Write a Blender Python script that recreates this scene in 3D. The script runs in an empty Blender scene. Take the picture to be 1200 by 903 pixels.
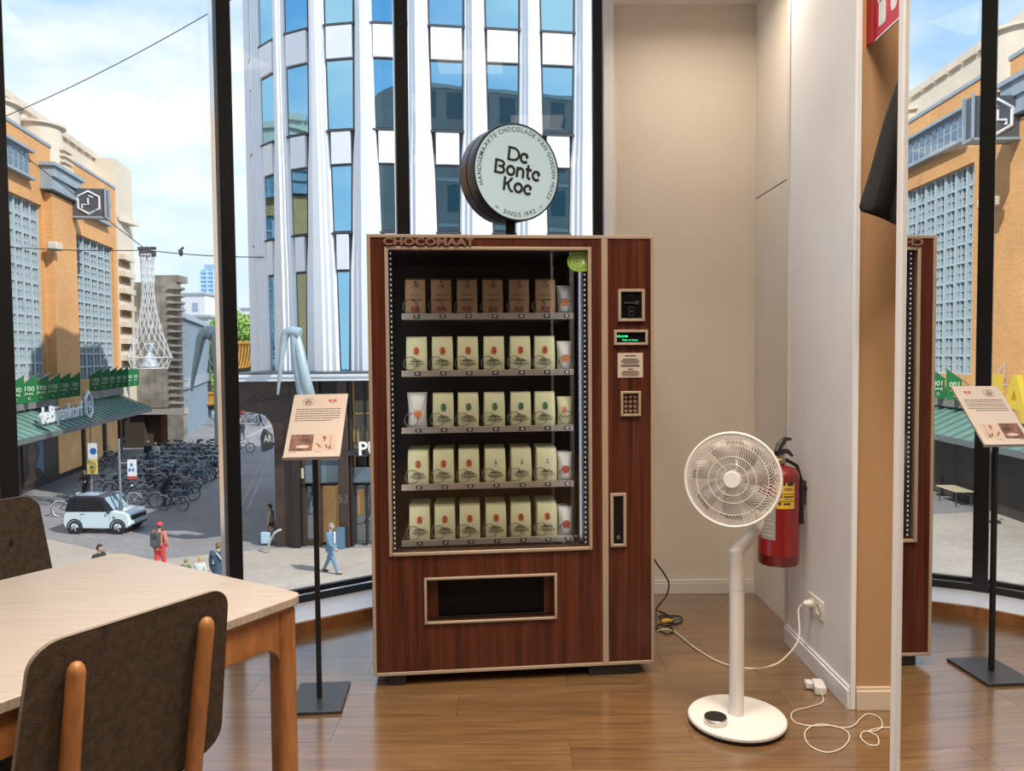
import bpy, math, random
from mathutils import Vector, Matrix
S = bpy.context.scene
COL = S.collection
PI = math.pi
rad = math.radians
RNG = random.Random(7)
V = Vector

# ------------------------------------------------------------------ camera
F = 900.0
CAM = V((0, 0, 1.37))
ZS = -6.13                                   # street level below the shop floor
RC = Matrix.Rotation(rad(90 - 2.45), 3, 'X') @ Matrix.Rotation(-0.0088, 3, 'Z')
cd = bpy.data.cameras.new('camera'); cam = bpy.data.objects.new('camera', cd); COL.objects.link(cam)
cd.sensor_fit = 'HORIZONTAL'; cd.sensor_width = 36.0; cd.lens = F / 1200 * 36.0
cd.clip_start = 0.02; cd.clip_end = 2000
cam.matrix_world = Matrix.Translation(CAM) @ RC.to_4x4()
S.camera = cam
# ------------------------------------------------------------------ exposure
S.view_settings.view_transform = 'Standard'
S.view_settings.look = 'None'
S.view_settings.gamma = 1.0
S.view_settings.use_curve_mapping = False
S.view_settings.exposure = 0.0
S.cycles.transparent_max_bounces = 32
S.cycles.max_bounces = 10
# ------------------------------------------------------------------ sky
SKY_STRENGTH = 1.25
wd = bpy.data.worlds.new('sky'); S.world = wd; wd.use_nodes = True
nt = wd.node_tree; nt.nodes.clear()
def _n(nt, t, **kw):
    n = nt.nodes.new(t)
    for k, v in kw.items():
        if k.startswith('i_'):
            n.inputs[k[2:].replace('_', ' ')].default_value = v
        else:
            setattr(n, k, v)
    return n
tc = _n(nt, 'ShaderNodeTexCoord'); sx = _n(nt, 'ShaderNodeSeparateXYZ')
nt.links.new(tc.outputs['Generated'], sx.inputs[0])
rp = _n(nt, 'ShaderNodeValToRGB'); nt.links.new(sx.outputs['Z'], rp.inputs[0])
cr = rp.color_ramp
cr.elements[0].position = 0.0; cr.elements[0].color = (0.80, 0.88, 0.96, 1)
cr.elements[1].position = 1.0; cr.elements[1].color = (0.10, 0.30, 0.72, 1)
e = cr.elements.new(0.18); e.color = (0.52, 0.74, 0.93, 1)
e = cr.elements.new(0.45); e.color = (0.20, 0.48, 0.86, 1)
mp = _n(nt, 'ShaderNodeMapping'); mp.inputs['Scale'].default_value = (1.0, 1.0, 2.6)
mp.inputs['Location'].default_value = (0.35, 0.1, 0.0)
nt.links.new(tc.outputs['Generated'], mp.inputs[0])
no = _n(nt, 'ShaderNodeTexNoise', i_Scale=2.1, i_Detail=9.0, i_Roughness=0.55)
nt.links.new(mp.outputs[0], no.inputs['Vector'])
cl = _n(nt, 'ShaderNodeValToRGB'); nt.links.new(no.outputs[0], cl.inputs[0])
cl.color_ramp.elements[0].position = 0.40; cl.color_ramp.elements[1].position = 0.60
mx = _n(nt, 'ShaderNodeMixRGB'); mx.inputs[2].default_value = (0.94, 0.96, 0.99, 1)
nt.links.new(cl.outputs[0], mx.inputs[0]); nt.links.new(rp.outputs[0], mx.inputs[1])
bg = _n(nt, 'ShaderNodeBackground'); bg.inputs[1].default_value = SKY_STRENGTH
nt.links.new(mx.outputs[0], bg.inputs[0])
wo = _n(nt, 'ShaderNodeOutputWorld'); nt.links.new(bg.outputs[0], wo.inputs[0])
# ------------------------------------------------------------------ sun
SUN_DIR = V((0.85, -0.53, 0.87)).normalized()     # towards the sun
sd = bpy.data.lights.new('sun', 'SUN'); sd.energy = 4.6; sd.angle = rad(0.53); sd.color = (1, 0.95, 0.87)
so = bpy.data.objects.new('sun', sd); COL.objects.link(so)
so.rotation_euler = SUN_DIR.to_track_quat('Z', 'Y').to_euler()
LAMP_POWER = 36.0
LAMP_COLOR = (1.0, 0.85, 0.69)

# ------------------------------------------------------------------ helpers
def ray(px, py):
    return RC @ V(((px - 600) / F, -(py - 451.5) / F, -1.0))
def P(px, py, y):                            # point of the scene at distance y along the view
    v = ray(px, py); return CAM + v * (y / v.y)
def G(px, py, z=ZS):                         # point of a level surface
    v = ray(px, py); return CAM + v * ((z - CAM.z) / v.z)
def frame(o, x, z=(0, 0, 1)):                # 4x4 with local x along x, local z near z
    x = V(x).normalized(); z = V(z); y = z.cross(x).normalized(); z = x.cross(y).normalized()
    m = Matrix((x, y, z)).transposed().to_4x4(); m.translation = V(o); return m
def zframe(o, n, up=(0, 0, 1)):              # 4x4 with local z along n, local y near up
    n = V(n).normalized(); x = V(up).cross(n).normalized(); y = n.cross(x)
    m = Matrix((x, y, n)).transposed().to_4x4(); m.translation = V(o); return m
I4 = Matrix.Identity(4)
MW = {}

# ---- materials
MAT = {}
def mat(name, col, rough=0.6, metal=0.0, emit=0.0, var=0.0, vscale=6.0, bump=0.0, bscale=60.0, stretch=(1, 1, 1), coat=0.0, spec=0.5, rnd=0.0, ecol=None):
    if name in MAT: return MAT[name]
    m = bpy.data.materials.new(name); m.use_nodes = True; t = m.node_tree
    b = t.nodes['Principled BSDF']; b.inputs['Roughness'].default_value = rough; b.inputs['Metallic'].default_value = metal
    b.inputs['Base Color'].default_value = (*col, 1); b.inputs['Coat Weight'].default_value = coat
    b.inputs['Specular IOR Level'].default_value = spec
    if emit:
        b.inputs['Emission Color'].default_value = (*(ecol or col), 1); b.inputs['Emission Strength'].default_value = emit
    if var or bump:
        tc = _n(t, 'ShaderNodeTexCoord'); mp = _n(t, 'ShaderNodeMapping'); mp.inputs['Scale'].default_value = stretch
        t.links.new(tc.outputs['Object'], mp.inputs[0])
    if var:
        no = _n(t, 'ShaderNodeTexNoise', i_Scale=vscale, i_Detail=6.0)
        t.links.new(mp.outputs[0], no.inputs['Vector'])
        r = _n(t, 'ShaderNodeValToRGB'); t.links.new(no.outputs[0], r.inputs[0])
        r.color_ramp.elements[0].position = 0.3; r.color_ramp.elements[1].position = 0.7
        r.color_ramp.elements[0].color = (*[max(0, c * (1 - var)) for c in col], 1)
        r.color_ramp.elements[1].color = (*[min(1, c * (1 + var)) for c in col], 1)
        t.links.new(r.outputs[0], b.inputs['Base Color'])
    if bump:
        n2 = _n(t, 'ShaderNodeTexNoise', i_Scale=bscale, i_Detail=4.0); t.links.new(mp.outputs[0], n2.inputs['Vector'])
        bp = _n(t, 'ShaderNodeBump'); bp.inputs['Strength'].default_value = bump; bp.inputs['Distance'].default_value = 0.01
        t.links.new(n2.outputs[0], bp.inputs['Height']); t.links.new(bp.outputs[0], b.inputs['Normal'])
    MAT[name] = m; return m
def wood(name, c0, c1, scale=(1, 1, 1), rough=0.45, coat=0.0, fine=14.0, p0=0.36, p1=0.66, rnd=0.0):
    if name in MAT: return MAT[name]
    m = bpy.data.materials.new(name); m.use_nodes = True; t = m.node_tree
    b = t.nodes['Principled BSDF']; b.inputs['Roughness'].default_value = rough; b.inputs['Coat Weight'].default_value = coat; b.inputs['Coat Roughness'].default_value = 0.16; b.inputs['Coat IOR'].default_value = 1.85 if coat > .5 else 1.5
    tc = _n(t, 'ShaderNodeTexCoord'); mp = _n(t, 'ShaderNodeMapping'); mp.inputs['Scale'].default_value = scale
    oi = _n(t, 'ShaderNodeObjectInfo')
    ad = _n(t, 'ShaderNodeVectorMath', operation='ADD'); ml = _n(t, 'ShaderNodeVectorMath', operation='SCALE')
    cb = _n(t, 'ShaderNodeCombineXYZ')
    for k in range(3): t.links.new(oi.outputs['Random'], cb.inputs[k])
    t.links.new(cb.outputs[0], ml.inputs[0]); ml.inputs['Scale'].default_value = 37.0 if rnd else 0.0
    t.links.new(tc.outputs['Object'], mp.inputs[0]); t.links.new(mp.outputs[0], ad.inputs[0]); t.links.new(ml.outputs[0], ad.inputs[1])
    no = _n(t, 'ShaderNodeTexNoise', i_Scale=fine, i_Detail=7.0, i_Roughness=0.62, i_Distortion=0.4)
    t.links.new(ad.outputs[0], no.inputs['Vector'])
    r = _n(t, 'ShaderNodeValToRGB'); t.links.new(no.outputs[0], r.inputs[0])
    r.color_ramp.elements[0].position = p0; r.color_ramp.elements[1].position = p1
    r.color_ramp.elements[0].color = (*c0, 1); r.color_ramp.elements[1].color = (*c1, 1)
    out = r.outputs[0]
    if rnd:
        hs = _n(t, 'ShaderNodeHueSaturation'); mr = _n(t, 'ShaderNodeMapRange'); mr.inputs[3].default_value = 1 - rnd; mr.inputs[4].default_value = 1 + rnd
        t.links.new(oi.outputs['Random'], mr.inputs[0]); t.links.new(mr.outputs[0], hs.inputs['Value']); t.links.new(out, hs.inputs['Color']); out = hs.outputs[0]
    t.links.new(out, b.inputs['Base Color'])
    bp = _n(t, 'ShaderNodeBump'); bp.inputs['Strength'].default_value = 0.12; bp.inputs['Distance'].default_value = 0.003
    t.links.new(no.outputs[0], bp.inputs['Height']); t.links.new(bp.outputs[0], b.inputs['Normal'])
    MAT[name] = m; return m
def brick(name, c1, c2, cm, sx, sy, axis='XZ', rough=0.85, mortar=0.03, big=0.0):
    m = bpy.data.materials.new(name); m.use_nodes = True; t = m.node_tree
    b = t.nodes['Principled BSDF']; b.inputs['Roughness'].default_value = rough
    tc = _n(t, 'ShaderNodeTexCoord'); sp = _n(t, 'ShaderNodeSeparateXYZ'); cb = _n(t, 'ShaderNodeCombineXYZ')
    t.links.new(tc.outputs['Object'], sp.inputs[0])
    t.links.new(sp.outputs[axis[0]], cb.inputs[0]); t.links.new(sp.outputs[axis[1]], cb.inputs[1])
    br = _n(t, 'ShaderNodeTexBrick'); t.links.new(cb.outputs[0], br.inputs['Vector'])
    br.inputs['Scale'].default_value = 1.0; br.inputs['Brick Width'].default_value = sx; br.inputs['Row Height'].default_value = sy
    br.inputs['Mortar Size'].default_value = mortar * sy * 3; br.inputs['Color1'].default_value = (*c1, 1); br.inputs['Color2'].default_value = (*c2, 1); br.inputs['Mortar'].default_value = (*cm, 1)
    no = _n(t, 'ShaderNodeTexNoise', i_Scale=0.35, i_Detail=8.0); t.links.new(cb.outputs[0], no.inputs['Vector'])
    mr = _n(t, 'ShaderNodeMapRange'); mr.inputs[3].default_value = 0.75; mr.inputs[4].default_value = 1.25; t.links.new(no.outputs[0], mr.inputs[0])
    hs = _n(t, 'ShaderNodeHueSaturation'); t.links.new(mr.outputs[0], hs.inputs['Value']); t.links.new(br.outputs[0], hs.inputs['Color'])
    t.links.new(hs.outputs[0], b.inputs['Base Color'])
    bp = _n(t, 'ShaderNodeBump'); bp.inputs['Strength'].default_value = 0.5; bp.inputs['Distance'].default_value = 0.02; bp.invert = True
    t.links.new(br.outputs['Fac'], bp.inputs['Height']); t.links.new(bp.outputs[0], b.inputs['Normal'])
    MAT[name] = m; return m
def glass(name, tint=(0.97, 0.985, 0.98), base=0.04, gain=0.8, gcol=(1, 1, 1), rough=0.0):
    m = bpy.data.materials.new(name); m.use_nodes = True; t = m.node_tree; t.nodes.clear()
    lw = _n(t, 'ShaderNodeLayerWeight'); lw.inputs[0].default_value = 0.5
    pw = _n(t, 'ShaderNodeMath', operation='POWER'); pw.inputs[1].default_value = 4.0; t.links.new(lw.outputs['Facing'], pw.inputs[0])
    ma = _n(t, 'ShaderNodeMath', operation='MULTIPLY_ADD'); ma.inputs[1].default_value = gain; ma.inputs[2].default_value = base; t.links.new(pw.outputs[0], ma.inputs[0])
    tr = _n(t, 'ShaderNodeBsdfTransparent'); tr.inputs[0].default_value = (*tint, 1)
    gl = _n(t, 'ShaderNodeBsdfGlossy'); gl.inputs['Color'].default_value = (*gcol, 1); gl.inputs['Roughness'].default_value = rough
    mi = _n(t, 'ShaderNodeMixShader'); t.links.new(ma.outputs[0], mi.inputs[0]); t.links.new(tr.outputs[0], mi.inputs[1]); t.links.new(gl.outputs[0], mi.inputs[2])
    o = _n(t, 'ShaderNodeOutputMaterial'); t.links.new(mi.outputs[0], o.inputs[0]); MAT[name] = m; return m

# ---- mesh collector (world coordinates; M is applied as shapes are added)
class MB:
    def __init__(s, M=None):
        s.v = []; s.f = []; s.k = []; s.M = M or I4; s.mi = 0
    def add(s, vs, fs, M=None):
        n = len(s.v); T = s.M @ M if M is not None else s.M
        s.v += [T @ V(p) for p in vs]; s.f += [tuple(i + n for i in f) for f in fs]; s.k += [s.mi] * len(fs); return s
    def box(s, x0, x1, y0, y1, z0, z1, M=None):
        vs = [(x, y, z) for z in (z0, z1) for y in (y0, y1) for x in (x0, x1)]
        return s.add(vs, [(0, 2, 3, 1), (4, 5, 7, 6), (0, 1, 5, 4), (2, 6, 7, 3), (0, 4, 6, 2), (1, 3, 7, 5)], M)
    def quad(s, a, b, c, d, M=None): return s.add([a, b, c, d], [(0, 1, 2, 3)], M)
    def tube(s, pts, r, n=8, closed=False, caps=True, M=None):
        pts = [V(p) for p in pts]; N = len(pts); rs = r if isinstance(r, (list, tuple)) else [r] * N
        vs = []; fs = []; prev = None
        for i, p in enumerate(pts):
            a = pts[i - 1] if (i or closed) else p; b = pts[(i + 1) % N] if (i < N - 1 or closed) else p
            t = (b - a); t = t.normalized() if t.length > 1e-9 else V((0, 0, 1))
            if prev is None:
                u = t.orthogonal().normalized()
            else:
                u = prev - t * prev.dot(t); u = u.normalized() if u.length > 1e-6 else t.orthogonal().normalized()
            prev = u; w = t.cross(u)
            for j in range(n):
                q = 2 * PI * j / n; vs.append(p + (u * math.cos(q) + w * math.sin(q)) * rs[i])
        m = N if closed else N - 1
        for i in range(m):
            for j in range(n):
                a = i * n + j; b = i * n + (j + 1) % n; i2 = (i + 1) % N
                fs.append((a, b, i2 * n + (j + 1) % n, i2 * n + j))
        if caps and not closed:
            fs.append(tuple(range(n))[::-1]); fs.append(tuple((N - 1) * n + j for j in range(n)))
        return s.add(vs, fs, M)
    def cyl(s, a, b, r0, r1=None, n=16, M=None): return s.tube([a, b], [r0, r0 if r1 is None else r1], n, M=M)
    def lathe(s, prof, n=24, M=None, caps=True):
        vs = []; fs = []
        for r, z in prof:
            for j in range(n):
                q = 2 * PI * j / n; vs.append((r * math.cos(q), r * math.sin(q), z))
        for i in range(len(prof) - 1):
            for j in range(n):
                fs.append((i * n + j, i * n + (j + 1) % n, (i + 1) * n + (j + 1) % n, (i + 1) * n + j))
        if caps:
            fs.append(tuple(range(n))[::-1]); fs.append(tuple((len(prof) - 1) * n + j for j in range(n)))
        return s.add(vs, fs, M)
    def prism(s, poly, h0, h1, M=None):
        n = len(poly); vs = [(x, y, h0) for x, y in poly] + [(x, y, h1) for x, y in poly]
        fs = [tuple(range(n))[::-1], tuple(range(n, 2 * n))] + [(i, (i + 1) % n, n + (i + 1) % n, n + i) for i in range(n)]
        return s.add(vs, fs, M)
    def ball(s, c, r, n=10, m=7, M=None, sc=(1, 1, 1)):
        T = Matrix.Translation(V(c)) @ Matrix.Diagonal((*[r * k for k in sc], 1))
        prof = [(max(1e-4, math.sin(PI * i / m)), -math.cos(PI * i / m)) for i in range(m + 1)]
        return s.lathe(prof, n, (M @ T) if M is not None else T, caps=False)
    def text(s, body, size, M, align='CENTER', depth=0.0, bold=0.0, wide=1.0):
        vs, fs = text_geo(body, align, round(bold, 4), round(depth / size, 4))
        return s.add([(x * size * wide, y * size, z * size) for x, y, z in vs], fs, M)
    def build(s, name, m, parent=None, bevel=0.0, origin=None, kind=None, sharp=38, seg=2):
        inv = None
        if parent is not None:
            inv = MW[parent].inverted()
        elif origin is not None:
            inv = Matrix.Translation(-V(origin))
        vs = [inv @ p for p in s.v] if inv is not None else s.v
        me = bpy.data.meshes.new(name); me.from_pydata([tuple(p) for p in vs], [], s.f)
        ms = m if isinstance(m, (list, tuple)) else [m]
        for x in ms: me.materials.append(x)
        if len(ms) > 1: me.polygons.foreach_set('material_index', s.k)
        me.polygons.foreach_set('use_smooth', [True] * len(me.polygons))
        try: me.set_sharp_from_angle(angle=rad(sharp))
        except Exception: pass
        me.update()
        o = bpy.data.objects.new(name, me); COL.objects.link(o)
        if parent is not None:
            o.parent = parent; MW[o] = MW[parent]
        else:
            if origin is not None: o.location = V(origin)
            MW[o] = Matrix.Translation(V(origin)) if origin is not None else I4.copy()
        if bevel:
            b = o.modifiers.new('edge', 'BEVEL'); b.width = bevel; b.segments = seg; b.limit_method = 'ANGLE'; b.angle_limit = rad(40)
        if kind: o['kind'] = kind
        return o
TG = {}
def text_geo(body, align, bold, depth):
    k = (body, align, bold, depth)
    if k not in TG:
        c = bpy.data.curves.new('t', 'FONT'); c.body = body; c.align_x = align; c.align_y = 'CENTER'; c.resolution_u = 3
        c.offset = bold; c.extrude = depth; c.fill_mode = 'FRONT' if depth == 0 else 'BOTH'
        o = bpy.data.objects.new('t', c); COL.objects.link(o)
        me = bpy.data.meshes.new_from_object(o, depsgraph=bpy.context.evaluated_depsgraph_get())
        TG[k] = ([tuple(v.co) for v in me.vertices], [tuple(p.vertices) for p in me.polygons])
        bpy.data.objects.remove(o); bpy.data.curves.remove(c); bpy.data.meshes.remove(me)
    return TG[k]
def thing(name, label, cat, loc=(0, 0, 0), rz=0.0, group=None, kind=None):
    o = bpy.data.objects.new(name, None); COL.objects.link(o); o.empty_display_size = 0.1
    o.location = V(loc); o.rotation_euler = (0, 0, rz)
    MW[o] = Matrix.Translation(V(loc)) @ Matrix.Rotation(rz, 4, 'Z')
    if kind: o['kind'] = kind
    if label: o['label'] = label; o['category'] = cat
    if group: o['group'] = group
    return o
def tag(o, label, cat, group=None):
    o['label'] = label; o['category'] = cat
    if group: o['group'] = group
    return o
def children(o): return [c for c in ALLCH.get(o, [])]
def copy_tree(o, kids, parent=None):
    """copy of an object with copies of its parts; kids: {object: [children]}"""
    c = o.copy(); COL.objects.link(c)
    if parent is not None: c.parent = parent
    for ch in kids.get(o, ()): copy_tree(ch, kids, c)
    return c
def kids_of(root):
    d = {}
    for o in bpy.data.objects:
        if o.parent is not None: d.setdefault(o.parent, []).append(o)
    return d
def struct(o): o['kind'] = 'structure'; return o
def rrect(w, h, r, n=5, cx=0, cy=0):
    out = []
    for (sx, sy, a0) in ((1, 1, 0), (-1, 1, 90), (-1, -1, 180), (1, -1, 270)):
        for i in range(n + 1):
            a = rad(a0 + 90 * i / n); out.append((cx + sx * (w / 2 - r) + r * math.cos(a), cy + sy * (h / 2 - r) + r * math.sin(a)))
    return out

# ------------------------------------------------------------------ palette
M_black = mat('black_metal', (0.012, 0.012, 0.013), 0.4)
M_blackmatte = mat('black_matte', (0.008, 0.008, 0.009), 0.7)
M_alu = mat('aluminium', (0.72, 0.73, 0.74), 0.12, metal=1.0)
M_white = mat('white_paint', (0.80, 0.80, 0.79), 0.45, var=0.03)
M_whiteplastic = mat('white_plastic', (0.68, 0.66, 0.635), 0.35)
M_beige = mat('beige_trim', (0.39, 0.30, 0.22), 0.4, var=0.05)
M_plaster = mat('plaster_wall', (0.72, 0.65, 0.56), 0.85, var=0.03, vscale=3, bump=0.12, bscale=180)
M_panelwhite = mat('partition_panel', (0.74, 0.74, 0.755), 0.42, var=0.05, vscale=2.2, bump=0.03, bscale=30)
M_tan = mat('tan_panel', (0.47, 0.285, 0.145), 0.5, var=0.05, vscale=2, stretch=(3, 3, 0.5))
M_rearwall = mat('rear_wall', (0.12, 0.09, 0.07), 0.8, var=0.2, vscale=1.5)
M_ceiling = mat('ceiling_paint', (0.80, 0.76, 0.70), 0.9)
M_sill = mat('sill_white', (0.74, 0.75, 0.78), 0.3, var=0.02)
M_floor = wood('floor_laminate', (0.085, 0.043, 0.016), (0.255, 0.142, 0.058), (0.9, 19, 9), 0.30, fine=3.6, p0=0.26, p1=0.76, rnd=0.12, coat=1.0)
M_oak = wood('oak', (0.25, 0.098, 0.030), (0.39, 0.170, 0.060), (8, 8, 1.5), 0.38, fine=5)
M_oaktop = wood('oak_top', (0.29, 0.235, 0.185), (0.49, 0.425, 0.36), (1.2, 46, 8), 0.30, fine=4, p0=0.25, p1=0.75)  # pale oak, greyed further so the colour carries the window gloss
M_rose = wood('rosewood_laminate', (0.024, 0.0055, 0.0035), (0.14, 0.036, 0.017), (34, 34, 0.9), 0.33, fine=1.5, p0=0.28, p1=0.74)
M_glass = glass('window_glass', (0.975, 0.985, 0.985), 0.022, 0.75)
M_cabglass = glass('cabinet_glass', (0.93, 0.94, 0.95), 0.05, 0.8)
M_mirror = mat('mirror_silver', (0.93, 0.94, 0.94), 0.0, metal=1.0)

# ================================================================== THE ROOM
CEIL = 3.95
# floor of laminate planks
fl = thing('floor', None, None, (0, 0, 0), kind='structure')

pm = MB(); pm.box(0.0006, 1.2844, 0.0006, 0.1894, -0.0119, 0.0)
pl0 = pm.build('plank', M_floor, fl)
first = True
for r in range(-7, 23):
    off = (r * 0.437) % 1.285
    for c in range(-3, 3):
        x = c * 1.285 + off - 0.35; y = r * 0.19
        if x > 3.0 or x < -3.6: continue
        # keep the planks inside the curved window line
        if y > 3.9 and x < -1.9: continue
        if y > 3.1 and x < -3.0: continue
        o = pl0 if first else pl0.copy()
        if not first: COL.objects.link(o)
        o.location = (x, y, 0); first = False

struct(MB().box(0.545, 1.62, 4.30, 4.50, -0.1, CEIL).build('wall_back', M_plaster))
wr = thing('wall_recess', None, None, (1.36, 3.55, 0), kind='structure')
MB().box(1.36, 1.50, 3.45, 4.30, 0.0, 2.205).build('panel', M_plaster, wr, bevel=0.002)
MB().box(1.36, 1.50, 3.45, 4.30, 2.211, CEIL).build('panel', M_plaster, wr, bevel=0.002)
MB().box(1.364, 1.50, 3.45, 4.30, 2.2, 2.215).build('joint', M_blackmatte, wr)
PX = 1.28
wp = thing('wall_partition', None, None, (PX, 2.87, 0), kind='structure')
MB().box(PX, PX + 0.22, 2.885, 3.555, 0, CEIL).build('panel', M_panelwhite, wp)
MB().box(PX - 0.004, PX + 0.018, 2.868, 2.886, 0, CEIL).build('corner_bead', mat('bead_white', (0.82, 0.84, 0.88), 0.3), wp, bevel=0.003)
MB().box(PX - 0.006, PX + 0.05, 3.545, 3.575, 0, CEIL).build('corner_bead', M_alu if False else mat('bead_grey', (0.62, 0.60, 0.58), 0.35), wp, bevel=0.003)
struct(MB().box(PX + 0.012, 3.2, 2.876, 3.0, 0, CEIL).build('wall_side', M_tan))
struct(MB().box(3.0, 3.2, -4.2, 2.9, -0.1, CEIL).build('wall_east', M_rearwall))
struct(MB().box(-4.2, 3.2, -4.2, -4.0, -0.1, CEIL).build('wall_rear', M_rearwall))
struct(MB().box(-2.75, -2.55, -4.2, 1.18, -0.1, CEIL).build('wall_west', M_rearwall))
bb = mat('baseboard_white', (0.70, 0.66, 0.62), 0.4)
struct(MB().box(0.545, 1.36, 4.284, 4.30, 0.0, 0.062).box(0.545, 1.36, 4.288, 4.30, 0.062, 0.078).build('baseboard_back', bb, bevel=0.002))
struct(MB().box(PX - 0.014, PX, 2.872, 3.555, 0, 0.075).box(PX - 0.008, PX, 2.872, 3.555, 0.075, 0.088).build('baseboard_partition', mat('baseboard_cool', (0.72, 0.72, 0.74), 0.4), bevel=0.002))
struct(MB().box(PX + 0.02, 3.0, 2.862, 2.876, 0, 0.075).box(PX + 0.02, 3.0, 2.868, 2.876, 0.075, 0.088).build('baseboard_side', mat('baseboard_warm', (0.66, 0.55, 0.43), 0.4), bevel=0.002))

# ---- curved window wall: facets between mullions
WP = [V((0.500, 4.44, 0)), V((-0.628, 4.44, 0)), V((-1.452, 3.87, 0)), V((-2.075, 3.07, 0)), V((-2.42, 2.17, 0)), V((-2.55, 1.18, 0))]
INW = []
for i in range(len(WP) - 1):
    d = (WP[i + 1] - WP[i]).normalized(); INW.append(V((-d.y, d.x, 0)))
VN = []
for i in range(len(WP)):
    n = (INW[max(0, i - 1)] + INW[min(len(INW) - 1, i)]).normalized(); VN.append(n)
for i in range(len(WP) - 1):
    a, b = WP[i], WP[i + 1]; L = (b - a).length
    w = thing('window_%d' % (i + 1), None, None, (a + b) / 2, kind='structure')
    Mx = frame(a, b - a)                     # local x along the glass, local y = z cross x
    ys = 1 if (Mx.to_3x3() @ V((0, 1, 0))).dot(INW[i]) > 0 else -1      # +ys is into the room
    def bx(m, x0, x1, y0, y1, z0, z1):
        yy = sorted((y0 * ys, y1 * ys)); return m.box(x0, x1, yy[0], yy[1], z0, z1, Mx)
    bx(MB(), 0.02, L - 0.02, -0.016, -0.004, 0.10, CEIL - 0.02).build('pane', M_glass, w)
    bx(MB(), 0.0, L, -0.02, 0.012, 0.070, 0.112).build('outer_rail', M_black, w, bevel=0.003)
    bx(MB(), 0.0, L, 0.012, 0.075, 0.070, 0.098).build('metal_tray', M_alu, w)
    bx(MB(), 0.0, L, 0.075, 0.086, 0.062, 0.101).build('inner_rail', M_black, w, bevel=0.003)
    bx(MB(), 0.0, L, -0.03, 0.02, CEIL - 0.06, CEIL).build('head_rail', M_black, w)
    # mullion at the far end of this facet
    for (q, n) in ([(a, VN[0])] if i == 0 else []) + [(b, VN[i + 1])]:
        Mm = frame(q, V((n.y, -n.x, 0)))     # local x across, local y into the room or out
        sgn = 1 if (Mm.to_3x3() @ V((0, 1, 0))).dot(n) > 0 else -1
        def mb2(m, x0, x1, y0, y1, z0, z1):
            yy = sorted((y0 * sgn, y1 * sgn)); return m.box(x0, x1, yy[0], yy[1], z0, z1, Mm)
        mu = mb2(MB(), -0.036, 0.036, 0.05, 0.095, 0.06, CEIL).build('mullion', M_black, w, bevel=0.002)
        mb2(MB(), -0.031, 0.031, -0.012, 0.05, 0.06, CEIL).build('mullion_web', M_alu, mu)
cp = [(p - VN[i] * .12) for i, p in enumerate(WP)]
cm = MB().prism([(3.2, -4.2), (3.2, 4.56), (0.6, 4.56)] + [(p.x, p.y) for p in cp] + [(-2.67, -4.2)], CEIL, CEIL + 0.3)
cm.box(0.545, 3.2, 2.95, 4.5, 3.27, CEIL)
struct(cm.build('ceiling', M_ceiling))
MB().prism([(3.2, -4.2), (3.2, 4.6), (0.6, 4.6)] + [(p.x, p.y) for p in cp] + [(-2.67, -4.2)], -.25, -.012).build('subfloor', mat('subfloor', (0.16, 0.08, 0.035), 0.5), fl)
# ---- raised plinth under the windows
off = 0.36
EP = [WP[i] + VN[i] * off / max(0.5, VN[i].dot(INW[min(i, len(INW) - 1)])) for i in range(len(WP))]
pt = thing('trim_1', None, None, WP[1], kind='structure')
for i in range(len(WP) - 1):
    q = [WP[i], WP[i + 1], EP[i + 1], EP[i]]
    if i == 0: q = [V((0.545, 4.6, 0)), WP[1] + V((0, .16, 0)), EP[1], V((0.545, EP[0].y, 0))]
    else: q[0] = q[0] - VN[i] * .15; q[1] = q[1] - VN[i + 1] * .15
    MB().prism([(p.x, p.y) for p in q], 0.0, 0.062).build('ledge', M_sill, pt)
    f0, f1 = EP[i] if i else V((0.545, EP[0].y, 0)), EP[i + 1]
    n = INW[i] * 0.012
    MB().prism([((f0).x, (f0).y), ((f1).x, (f1).y), ((f1 + n).x, (f1 + n).y), ((f0 + n).x, (f0 + n).y)], 0.0, 0.058).build('fascia_board', M_oak, pt)
# ---- ceiling lamps of the room (unseen; square panels added for soft interior light)
dif = mat('added_lamp_diffuser', (1, 0.9, 0.78), 0.5, emit=2.5, ecol=(1, 0.86, 0.7))
for k, (x, y, pw, nm) in enumerate([(-1.15, 0.9, .35, 'over the oak table'), (0.30, 0.2, 1.0, 'behind the viewer'), (1.6, 0.9, 0.8, 'beside the mirror'), (-0.35, 2.0, .8, 'before the vending machine'), (0.9, 1.9, 1.0, 'over the fan'), (-1.2, -1.4, .7, 'over the rear window end'), (0.6, -1.6, .7, 'in the rear middle'), (2.2, -1.5, .7, 'by the rear wall')]):
    t = thing('added_ceiling_light', 'square flush ceiling lamp ' + nm, 'lamp', (x, y, CEIL), 0, 'square ceiling lamps')
    T = Matrix.Translation((x, y, CEIL))
    m = MB(T); m.box(-.31, -.29, -.31, .31, -.02, 0).box(.29, .31, -.31, .31, -.02, 0).box(-.29, .29, -.31, -.29, -.02, 0).box(-.29, .29, .29, .31, -.02, 0); m.build('trim_ring', M_white, t)
    MB(T).box(-.29, .29, -.29, .29, -.008, 0).build('diffuser', dif, t)
    ld = bpy.data.lights.new('added_lamp_light', 'AREA'); ld.shape = 'SQUARE'; ld.size = 0.56; ld.energy = LAMP_POWER * pw; ld.color = LAMP_COLOR; ld.spread = rad(104)
    lo = bpy.data.objects.new('added_lamp_light', ld); COL.objects.link(lo); lo.parent = t; lo.location = (0, 0, -0.025)

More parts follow.
